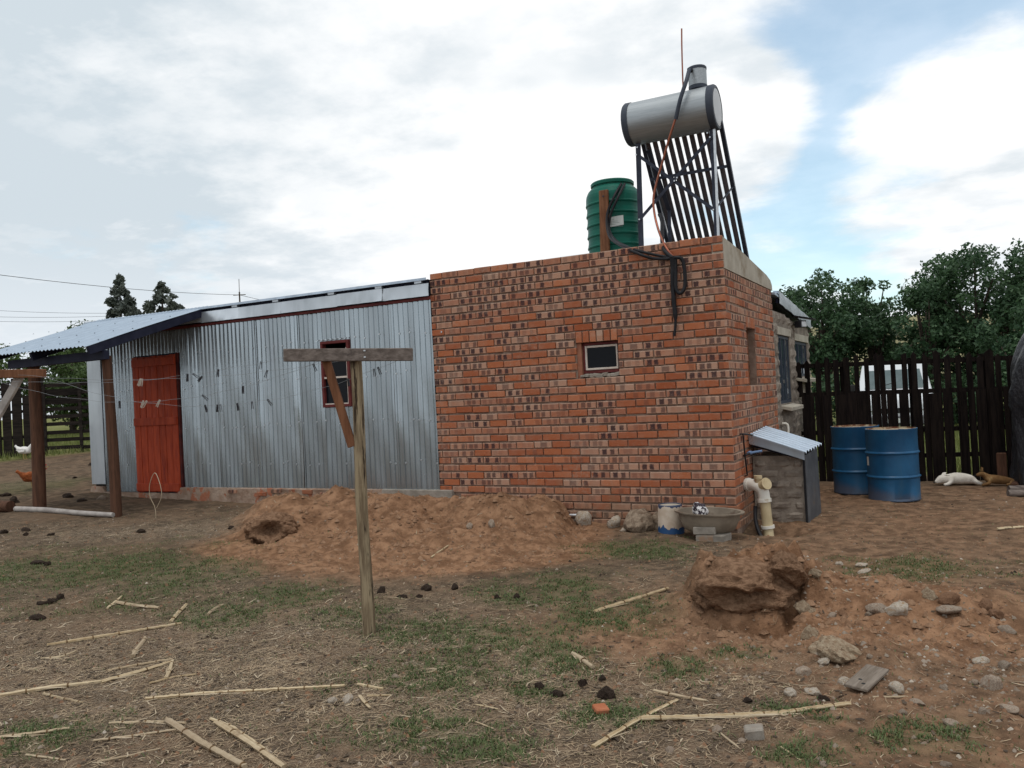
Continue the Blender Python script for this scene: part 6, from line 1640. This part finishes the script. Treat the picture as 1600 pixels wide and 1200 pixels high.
# ================================================================ things lying on the ground
def rock_mesh(seed, mt, rough_=.35, box=0.0, sub=3):
    b = bmesh.new(); bmesh.ops.create_icosphere(b, subdivisions=sub, radius=.5); r_ = random.Random(seed); s0 = seed * 3.7
    pl_ = []
    for _ in range(9):
        d = Vector((r_.uniform(-1, 1), r_.uniform(-1, 1), r_.uniform(-1, 1))).normalized(); pl_.append((d, r_.uniform(.30, .43)))
    for v in b.verts:
        p = v.co.copy()
        for d, h_ in pl_:
            e = p.dot(d) - h_
            if e > 0: p -= d * e * .88
        f = 1 + rough_ * float(fbm(np.array([p.x * 4 + s0]), np.array([p.y * 4 + p.z * 5.3]), seed, 4)[0])
        v.co = p * f
    me = bpy.data.meshes.new('stone'); b.to_mesh(me); b.free(); me.materials.append(mt); smooth_mesh(me, 38); return me
RS = [rock_mesh(200 + k, M['stone']) for k in range(7)]
RP = [rock_mesh(220 + k, M['stone_pale']) for k in range(3)]
RO = [rock_mesh(230 + k, M['rock_ochre'], .8, sub=4) for k in range(3)]
RBO = rock_mesh(237, M['boulder'], .5, sub=4)
RC = [rock_mesh(240 + k, M['clod'], .7) for k in range(4)]
RD = [rock_mesh(250 + k, M['dung'], .9) for k in range(5)]
def place_rock(name, me, x, y, w_, h_, d=None, sink=.3, rz=None):
    o = bpy.data.objects.new(name, me); COL.objects.link(o)
    d = d or w_ * .8
    o.scale = (w_ * 1.18, d * 1.18, h_ * 1.25); o.rotation_euler = (random.uniform(-.2, .2), random.uniform(-.2, .2), random.uniform(0, 6.28) if rz is None else rz)
    o.location = (x, y, H(x, y) + h_ * (.5 - sink)); return o
SL_ = {0: 'white stone beside the end of the long thin stalk, larger of two', 1: 'small grey white stone left of the white one near the thin stalk', 2: 'small round brown stone above the two white stones', 3: None, 4: None,
       11: 'grey flat stone right of the board offcut', 10: 'pale stone tucked behind the board offcut', 9: 'long grey stone left of the board offcut', 8: 'oval grey stone furthest left of the board offcut', 12: 'flat tilted pale stone slab on the right hand earth ridge',
       13: 'dull flat stone half buried left of the tilted slab', 14: 'long flat stone below the brown clods on the ridge', 15: 'pale earthy stone on top of the ridge', 19: 'ochre stone left of the small white pebbles', 20: 'white pebble cluster stone below the big ochre rock',
       25: 'large rounded grey stone at the far right of the foreground', 26: 'smooth light grey stone at the lower right', 27: 'flat grey stone in the gravel at the right edge', 28: 'pale flat stone in the gravel right of the ridge', 29: 'pale stone at the right edge above the gravel',
       33: 'small pale stone on the trampled ground behind the ridge', 34: 'flat pale stone next to the dark clod behind the ridge', 35: 'long pale stone strip behind the ridge', 41: 'light speckled rock at the end of the pipe by the brick wall', 42: 'pale angular rock with hollow face by the brick wall', 43: 'largest brown boulder at the foot of the brick wall',
       44: 'dark brown boulder between the big one and the bucket', 45: 'small white stone in front of the boulders at the wall', 50: 'brown stone on top of the earth heap', 51: 'small reddish stone on the earth heap crest', 52: 'round grey stone by the porch post near the shed corner'}
srt = {}
for k, (x, y, w_, h_) in enumerate(STONES):
    if k == 3:
        m = MB(); m.obox((0, 0, 0), (.032, .008, 0), (-.01, .028, 0), (0, 0, .014)); o = m.build('brick_fragment', M['brick_red'], None, bevel=.005); o.location = (x, y, H(x, y) + .012); o.rotation_euler = (.2, .1, .5)
        tag(o, 'orange red brick fragment in the foreground grass', 'brick'); continue
    if k == 4:
        m = MB(); m.obox((0, 0, 0), (.040, .004, 0), (.0, .030, 0), (0, 0, .026)); o = m.build('concrete_chunk', M['concrete_grey'], None, bevel=.006); o.location = (x, y, H(x, y) + .02); o.rotation_euler = (.1, -.1, .25)
        tag(o, 'square broken concrete chunk below the thick stalk', 'concrete'); continue
    if k == 21: h_ *= .72
    if k in (16, 17, 18): nm, me, lb, cat, gp = 'earth_clod', RC[k % 4], ('dark brown clod on the ridge crest', 'brown clod right of the ridge, upper of two', 'brown clod right of the ridge, lower of two')[k - 16], 'clod', 'clods on the ridge'
    elif k in (21, 22, 23, 24): nm, me, lb, cat, gp = 'ochre_rock', RO[k % 3], ('big cracked ochre rock below the dug heap', 'rough pale rock left of the big ochre rock', 'pale rough rock on the flank of the dug heap', 'pale rock near the top of the dug heap')[k - 21], 'rock', 'rocks by the dug heap'
    elif k in (15,): nm, me, lb, cat, gp = 'ochre_rock', RO[1], SL_[15], 'rock', 'rocks by the dug heap'
    else:
        pale_ = k in (0, 1, 8, 10, 11, 12, 20, 28, 33, 34, 35, 41, 42, 45, 9)
        nm, me, cat, gp = 'stone', (RP[k % 3] if pale_ else RS[k % 7]), 'stone', 'stones in the yard'
        lb = SL_.get(k) or 'small stone among the stalks and gravel, %s of the little ones from the left' % '%s'
    if k == 43: me = RBO; h_ *= .98; w_ *= 1.1
    if k == 44: me = RBO
    o = place_rock(nm, me, x, y, w_, h_ * (1.15 if k > 40 else 1), d=(.26 if k == 43 else None), sink=.22 if k in (43, 44, 41, 42) else .50 if k in (21, 22, 23, 24, 15) else .36)
    if '%s' in lb: srt[k] = (o, x, y)
    tag(o, lb.replace('%s', ''), cat, gp)
for n_, (k, (o, x, y)) in enumerate(sorted(srt.items(), key=lambda q: (Vector((q[1][1], q[1][2], 0)) - CAM).dot(AX_R) / (Vector((q[1][1], q[1][2], 0)) - CAM).dot(AX_F))):
    o['label'] = 'small grey stone lying loose in the foreground dirt, %s from the left' % ORD[min(n_, 19)]
m = MB(); m.obox((0, 0, 0), (.150, 0, 0), (0, .056, 0), (0, 0, .008)); o = m.build('board_offcut', M['board_grey'], None, bevel=.003)
o.location = (1.495, -3.93, H(1.495, -3.93) + .030); o.rotation_euler = (.06, -.05, 1.30)
tag(o, 'flat grey weathered board offcut with two dark holes lying among the stones', 'board')
m = MB(); 
for px in (-.095, -.055): m.lathe((px, -.018 if px < -.07 else .012, .0083), [(.010, 0), (.001, .0006)], 8, capb=False)
h2 = m.build('hole', M['rubber'], None); h2.parent = o
dl = ['near post', 'heap', 'yard']
dk = sorted(range(len(DUNG)), key=lambda k: (Vector((DUNG[k][0], DUNG[k][1], 0)) - CAM).dot(AX_R) / (Vector((DUNG[k][0], DUNG[k][1], 0)) - CAM).dot(AX_F))
zone_n = {}
for k in dk:
    x, y, w_, h_ = DUNG[k]
    w_ *= .85; h_ *= .8
    o = place_rock('dung', RD[k % 5], x, y, w_, h_ * 1.3, d=max(w_ * .75, h_ * 1.2), sink=.42)
    if y < -4.2 and x > -1: zn = 'in the foreground right of the post'
    elif y > -1.2: zn = 'on the bare ground near the porch posts'
    elif x < -5: zn = 'on the ground left of the earth heap'
    elif x < -3.5: zn = 'among the grass and stalks at the left'
    else: zn = 'on the grass edge below the earth heap'
    zone_n[zn] = zone_n.get(zn, 0) + 1
    tag(o, 'dark dried dung %s, %s from the left' % (zn, ORD[zone_n[zn] - 1]), 'dung', 'dried dung on the ground')
def burrow_mesh(seed, mt, holes):
    """rough lump of earth with hollows opening towards the given directions: (direction, cos edge, depth)"""
    b = bmesh.new(); bmesh.ops.create_icosphere(b, subdivisions=5, radius=.5); s0 = seed * 3.7
    for v in b.verts:
        d0 = v.co.normalized()
        n1 = float(fbm(np.array([v.co.x * 3.2 + s0]), np.array([v.co.y * 3.2 + v.co.z * 4.3]), seed, 4)[0])
        n2 = float(fbm(np.array([v.co.x * 9 + s0]), np.array([v.co.y * 9 - v.co.z * 11]), seed + 3, 4)[0])
        n5 = float(fbm(np.array([v.co.x * 21 + s0]), np.array([v.co.z * 23 + v.co.y * 19]), seed + 5, 3)[0])
        f = 1 + .45 * n1 + .26 * n2 + .16 * n5
        for (hd, ce, dp) in holes:
            c_ = d0.dot(Vector(hd).normalized()) + .10 * n2
            t = min(1, max(0, (c_ - ce) / .10)); f *= 1 - dp * t * t * (3 - 2 * t)
        v.co = d0 * .5 * f
    me = bpy.data.meshes.new('earth_lump'); b.to_mesh(me); b.free(); me.materials.append(mt); smooth_mesh(me, 60); return me
RE = [rock_mesh(260 + k, M['earth_red'], .75, sub=4) for k in range(4)]
RB1 = burrow_mesh(271, M['earth_red'], [((.55, -.75, .12), .80, .72)])
RB2 = burrow_mesh(274, M['earth_red'], [((-.10, -.92, -.18), .87, .45), ((.52, -.80, -.10), .92, .50), ((.85, -.35, .3), .93, .3)])
for k, (me, x, y, w_, h_, d_, up_, lb) in enumerate([(RB2, .70, -2.96, .54, .27, .46, -.06, 'hollowed crusted earth lump forming the cut face of the dug heap'), (RE[1], .97, -2.93, .22, .20, .24, -.02, 'upright earth lump at the right shoulder of the dug heap'),
        (RE[2], .47, -3.10, .15, .10, .15, .0, 'small earth lump low on the left of the dug heap'), (RB1, -4.28, -2.02, .46, .27, .42, -.02, 'earth lump with a dark burrow hole at the left end of the long heap')]):
    o = place_rock('earth_lump', me, x, y, w_, h_, d=d_, sink=.38, rz=0.0); o.rotation_euler = (0, 0, 0); o.location.z += up_
    tag(o, lb, 'earth lump', 'earth lumps on the two heaps')
# maize stalks
SLB = ['long pale split stalk lying above the middle of the left foreground', 'long stalk running in from the left edge', 'split stalk continuing right from the long left one', 'long thin straight stalk lying left of the post', 'thick jointed stalk running out of the bottom edge, left of two', 'thick jointed stalk running out of the bottom edge, right of two',
       'stalk lying at the left edge near the bottom', 'jointed stalk lying alone on the grass between post and dug heap', 'short thick stalk piece pointing at the dung', 'longest thick yellow stalk across the right foreground', 'broken split stalk bent down to the left from the thick yellow one', 'grey split stalk behind the thick yellow one',
       'thin stalk joining the broken top of the left thick stalk', 'pale thin stalk above it, level, in the left foreground', 'short jointed stalk lying level at the upper left', 'upright leaning short stalk right of the level one', 'two toned short stalk at the upper middle left', 'small slanting stalk left of the level one',
       'small pale stalk near the dung at the left', 'short fat stalk end below the long pale split one', 'thin stalk just above the long left one', 'broken flat stalk bent down at the end of the left pair', 'small jointed piece under the long left stalk', 'curved thin stalk near the bottom left', 'pale shred near the bottom left corner',
       'short flat piece right of the long thin stalk', 'short upright shred by the white stones', 'tiny stalk above the white stones', 'thin shred above the long thin stalk', 'thin piece right of the white stones', 'short shred in the foreground grass, upper one', 'thin twig in the foreground grass, lower one',
       'pale shred left of the broken concrete chunk', 'pale short stick near the bottom right', 'pale stick beside the board offcut', 'thin stalk beside the right thick one', 'thin straw stalk lying on the earth heap', 'stalk at the right edge of the yard']
for k, (pl_, r) in enumerate(STALKS):
    r = max(r, .004); pts = []
    rs = random.Random(300 + k)
    for a, b in zip(pl_[:-1], pl_[1:]):
        for t in (0, .34, .67): pts.append((a[0] + (b[0] - a[0]) * t, a[1] + (b[1] - a[1]) * t))
    pts.append(pl_[-1])
    L_ = math.hypot(pts[-1][0] - pts[0][0], pts[-1][1] - pts[0][1]); kx = rs.uniform(.25, .75); ka = rs.uniform(-.022, .022) * L_
    nxy = (-(pts[-1][1] - pts[0][1]) / max(L_, .01), (pts[-1][0] - pts[0][0]) / max(L_, .01))
    pts = [(p[0] + nxy[0] * ka * max(0, 1 - abs(i / (len(pts) - 1) - kx) * 2.2), p[1] + nxy[1] * ka * max(0, 1 - abs(i / (len(pts) - 1) - kx) * 2.2)) for i, p in enumerate(pts)]
    zs = [H(*p) for p in pts]
    # a stiff stalk bridges the small hollows: straight line lifted above the ground
    A = np.array([(p[0], p[1], z) for p, z in zip(pts, zs)]); s = np.linspace(0, 1, len(A))
    co_ = np.polyfit(s, A[:, 2], 1); lin = np.polyval(co_, s); lift = max(0, float(np.max(A[:, 2] - lin)) * .75)
    P = [Vector((a[0], a[1], l + lift * .45 + r * .55)) for a, l in zip(A, lin)]
    tot = sum((P[i + 1] - P[i]).length for i in range(len(P) - 1))
    gap_ = max(.10, r * 13) * rs.uniform(.9, 1.3)
    m = MB(); nseg = max(6, int(tot / .018)); Q = []; R = []
    def at(s_):
        f = s_ * (len(P) - 1); i = min(int(f), len(P) - 2); return P[i].lerp(P[i + 1], f - i)
    tapr = rs.uniform(.72, .9)
    nodes_ = []
    for i in range(nseg + 1):
        s_ = i / nseg; d = (s_ * tot) % gap_
        Q.append(at(s_) + Vector((0, 0, rs.uniform(-.0012, .0012)))); R.append(r * (1 - (1 - tapr) * s_) * rs.uniform(.93, 1.05) * (1.10 if min(d, gap_ - d) < .010 else 1))
    t = thing('maize_stalk', SLB[k], 'stalk', tuple(P[0]), 'dry maize stalks on the ground')
    NS = 11
    m.tube(Q, R, NS); wob = [1 + rs.uniform(-.20, .14) for _ in range(NS)]; wk = [rs.random() for _ in range(NS)]; strk = []
    squash = rs.uniform(.62, .92)
    for i_ in range(nseg + 1):
        endf = 1 - .45 * max(0, 1 - min(i_, nseg - i_) / 2.0) * rs.random()
        for j_ in range(NS):
            q_ = Vector(m.v[i_ * NS + j_]) - Q[i_]; q_ *= wob[j_] * (endf if rs.random() < .6 else 1); q_.z *= squash
            m.v[i_ * NS + j_] = tuple(Q[i_] + q_); wk[j_] = min(1, max(0, wk[j_] + rs.uniform(-.10, .10))); strk.append(wk[j_])
    so = m.build('stem', M['stalk'], t, smooth=50)
    at_ = so.data.attributes.new('streak', 'FLOAT_COLOR', 'POINT'); at_.data.foreach_set('color', np.array([(q_, q_, q_, 1) for q_ in strk], np.float32).ravel())
    d = gap_ * rs.uniform(.3, .7)
    while d < tot and r > .006:
        s_ = d / tot; p = at(s_); p2 = at(min(s_ + .02, 1)); dv = (p2 - p).normalized() if (p2 - p).length > 1e-6 else (p - at(s_ - .02)).normalized()
        rr_ = r * (1 - (1 - tapr) * s_) * 1.13
        mn = MB(); mn.tube([p - dv * .0035, p, p + dv * .0035], [rr_ * .93, rr_ * .99, rr_ * .93], 9); mn.build('joint', M['stalk_node'], t, smooth=50); d += gap_ * rs.uniform(.85, 1.1)
    if r > .0075 and tot > .2:      # loose husk strip along the stalk
        for q in range(4):
            ms = MB(); s0 = rs.uniform(.05, .5); s1 = min(s0 + rs.uniform(.15, .4), 1); sd = rs.choice([-1, 1]); Pn = []
            for i in range(6):
                s_ = s0 + (s1 - s0) * i / 5; p = at(s_); w_ = r * .55 * math.sin(math.pi * (i + .6) / 6.2)
                off = Vector((sd * (r * 1.1 + .004 * i), sd * -.3 * r, r * .4 - .002 * i))
                Pn.append([tuple(p + off + Vector((0, -w_, 0))), tuple(p + off + Vector((0, 0, w_ * .5))), tuple(p + off + Vector((0, w_, 0)))])
            ms.grid(Pn); ms.build('husk', M['straw_pale'], t)

# ================================================================ loose cover: straw, grass, pebbles, crumbs
def scatter_xy(n, fn, x0=-9, x1=3.2, y0=-6.7, y1=1.0, seed=1, near=True):
    r_ = np.random.default_rng(seed); X = []; Y = []; got = 0
    while got < n:
        k = n * 3
        if near:      # denser towards the viewer, as seen areas shrink with distance
            d = 2.4 + 9.5 * r_.random(k) ** 1.25; a = (r_.random(k) - .5) * 1.42
            x = CAM.x + d * (np.sin(a) * AX_R.x + np.cos(a) * AX_F.x); y = CAM.y + d * (np.sin(a) * AX_R.y + np.cos(a) * AX_F.y)
        else: x = x0 + (x1 - x0) * r_.random(k); y = y0 + (y1 - y0) * r_.random(k)
        ok = (r_.random(k) < fn(x, y)) & ~((y > -.06) & (x < .02) & (x > -9.95)) & (x < 5) & (y < 3.5)
        X.append(x[ok]); Y.append(y[ok]); got += int(ok.sum())
    return np.concatenate(X)[:n], np.concatenate(Y)[:n]
def strips(name, n, fn, lmin, lmax, wid, mt, seed, lift=.004, curl=.25, tilt=.12):
    x, y = scatter_xy(n, fn, seed=seed); r_ = np.random.default_rng(seed + 5); z = height(x, y) + lift
    L = lmin + (lmax - lmin) * r_.random(n) ** 2.2; a = r_.random(n) * 6.283; w_ = wid * (.5 + r_.random(n)); cv = (r_.random(n) - .5) * curl * 2; tl = (r_.random(n) - .3) * tilt
    V = []
    for s in (-1, 0, 1):
        ang = a + cv * s; px = x + np.cos(ang) * L * .5 * s; py = y + np.sin(ang) * L * .5 * s; pz = np.maximum(z + tl * L * (s + .3), height(px, py) + lift * .6)
        ww = w_ * (1 if s == 0 else .55); nx, ny = -np.sin(ang), np.cos(ang)
        V += [np.stack([px - nx * ww, py - ny * ww, pz], -1), np.stack([px + nx * ww, py + ny * ww, pz + ww * .5], -1)]
    V = np.stack(V, 1).reshape(-1, 3); b = np.arange(n)[:, None] * 6
    F = np.concatenate([b + np.array([0, 1, 3, 2]), b + np.array([2, 3, 5, 4])])
    return tag(np_mesh(name, V, F, mt), kind='stuff')
lit = lambda x, y: np.clip(.10 + straw_mask(x, y) * .9 - .35 * red_mask(x, y) - .25 * grass_mask(x, y), .04, 1)
strips('straw_litter', 60000, lit, .012, .085, .0013, M['straw'], 401)
strips('straw_shreds', 2600, lit, .03, .12, .0024, M['straw_pale'], 402, curl=.5)
strips('leaf_litter', 6000, lambda x, y: np.clip(.25 + straw_mask(x, y) - .2 * red_mask(x, y), 0, 1), .015, .05, .006, M['litter_dark'], 403)
def grass_tufts(n, fn, seed, hmin, hmax, mt, name, near=True, **k):
    x, y = scatter_xy(n, fn, seed=seed, near=near, **k); r_ = np.random.default_rng(seed + 5); z = height(x, y) - .003
    h_ = hmin + (hmax - hmin) * r_.random(n) ** 1.5; a = r_.random(n) * 6.283; ln = h_ * (.4 + 1.1 * r_.random(n)); w_ = .0016 + .0016 * r_.random(n)
    nx, ny = -np.sin(a) * w_, np.cos(a) * w_
    V = np.stack([np.stack([x - nx, y - ny, z], -1), np.stack([x + nx, y + ny, z], -1),
                  np.stack([x + nx * .8 + np.cos(a) * ln * .45, y + ny * .8 + np.sin(a) * ln * .45, z + h_ * .75], -1), np.stack([x - nx * .8 + np.cos(a) * ln * .45, y - ny * .8 + np.sin(a) * ln * .45, z + h_ * .75], -1),
                  np.stack([x + np.cos(a) * ln, y + np.sin(a) * ln, z + h_ * .9], -1)], 1).reshape(-1, 3)
    b = np.arange(n)[:, None] * 5
    F = np.concatenate([b + np.array([0, 1, 2]), b + np.array([0, 2, 3]), b + np.array([3, 2, 4])])
    T = np.repeat(np.clip(r_.random(n), 0, 1), 5)
    return tag(np_mesh(name, V, F, mt, False, {'tint': np.stack([T, T, T, np.ones_like(T)], -1)}), kind='stuff')
grass_tufts(64000, lambda x, y: np.clip(grass_mask(x, y) * 1.2 - .15, 0, 1) * np.clip(6 * vnoise(x * 17, y * 17, 97) - 2.2, .10, 1), 411, .005, .026, M['grass'], 'grass')
grass_tufts(7000, lambda x, y: .5 + 0 * x, 412, .006, .022, M['grass'], 'sparse_grass')
# taller pasture beyond the fences
def pasture(n, x0, x1, y0, y1, seed, hmax):
    r_ = np.random.default_rng(seed); x = x0 + (x1 - x0) * r_.random(n); y = y0 + (y1 - y0) * r_.random(n)
    ok = field_mask(x, y) > .4; x, y = x[ok], y[ok]; n = len(x); z = height(x, y)
    h_ = hmax * (.35 + .65 * r_.random(n)); a = r_.random(n) * 6.283; w_ = .006 + .006 * r_.random(n); nx, ny = -np.sin(a) * w_, np.cos(a) * w_
    V = np.stack([np.stack([x - nx, y - ny, z], -1), np.stack([x + nx, y + ny, z], -1), np.stack([x + np.cos(a) * h_ * .4, y + np.sin(a) * h_ * .4, z + h_], -1)], 1).reshape(-1, 3)
    T = np.repeat(r_.random(n), 3)
    return V, T
PV = [pasture(26000, -1.5, 5.5, 4.9, 16, 421, .22), pasture(26000, -26, -15, 0, 14, 422, .20)]
V = np.concatenate([p[0] for p in PV]); T = np.concatenate([p[1] for p in PV])
tag(np_mesh('pasture_grass', V, np.arange(len(V)).reshape(-1, 3), M['field_grass'], False, {'tint': np.stack([T, T, T, np.ones_like(T)], -1)}), kind='stuff')
# pebbles and crumbs of earth as real little lumps
def crumbs(name, n, fn, smin, smax, mt, seed, pw_=3.0):
    x, y = scatter_xy(n, fn, seed=seed); r_ = np.random.default_rng(seed + 5); s = smin + (smax - smin) * r_.random(n) ** pw_
    base = np.array([(1, 0, 0), (.3, .95, 0), (-.8, .6, 0), (-.8, -.6, 0), (.3, -.95, 0), (.1, .1, .75), (-.3, -.2, .65)])
    a = r_.random(n) * 6.283; ca, sa = np.cos(a), np.sin(a)
    jit = 1 + .35 * (r_.random((n, 7, 3)) - .5)
    B = base[None] * jit * s[:, None, None]
    V = np.stack([B[..., 0] * ca[:, None] - B[..., 1] * .75 * sa[:, None] + x[:, None], B[..., 0] * sa[:, None] + B[..., 1] * .75 * ca[:, None] + y[:, None], B[..., 2] + (height(x, y) - s * .12)[:, None]], -1).reshape(-1, 3)
    tri = np.array([(0, 1, 5), (1, 2, 5), (2, 6, 5), (2, 3, 6), (3, 4, 6), (4, 5, 6), (4, 0, 5)])
    F = (np.arange(n)[:, None, None] * 7 + tri[None]).reshape(-1, 3)
    return tag(np_mesh(name, V, F, mt), kind='stuff')
gv = lambda x, y: np.clip(.08 + 1.0 * gauss(x, y, 1.9, -3.6, .75, .7) + .8 * gauss(x, y, 1.25, -3.0, .9, .7) + .35 * gauss(x, y, 1.2, -1.3, 1.2, .5) + .12 * gauss(x, y, -5.5, -2.2, 1.4, .6), 0, 1)
crumbs('gravel', 3600, gv, .003, .022, M['stone'], 431)
crumbs('pale_gravel', 420, gv, .004, .018, M['stone_pale'], 432)
crumbs('earth_crumbs', 15000, lambda x, y: np.clip(.20 + .8 * red_mask(x, y) + .5 * gv(x, y), 0, 1), .003, .020, M['clod'], 433)
crumbs('earth_clods', 1900, lambda x, y: np.clip(.8 * red_mask(x, y) - .45 + 1.3 * gauss(x, y, .8, -3.2, .45, .30), 0, 1), .008, .045, M['earth_red'], 435, 2.2)
crumbs('dung_crumbs', 1500, lambda x, y: np.clip(.3 - .3 * red_mask(x, y), 0, 1), .004, .02, M['dung'], 434)
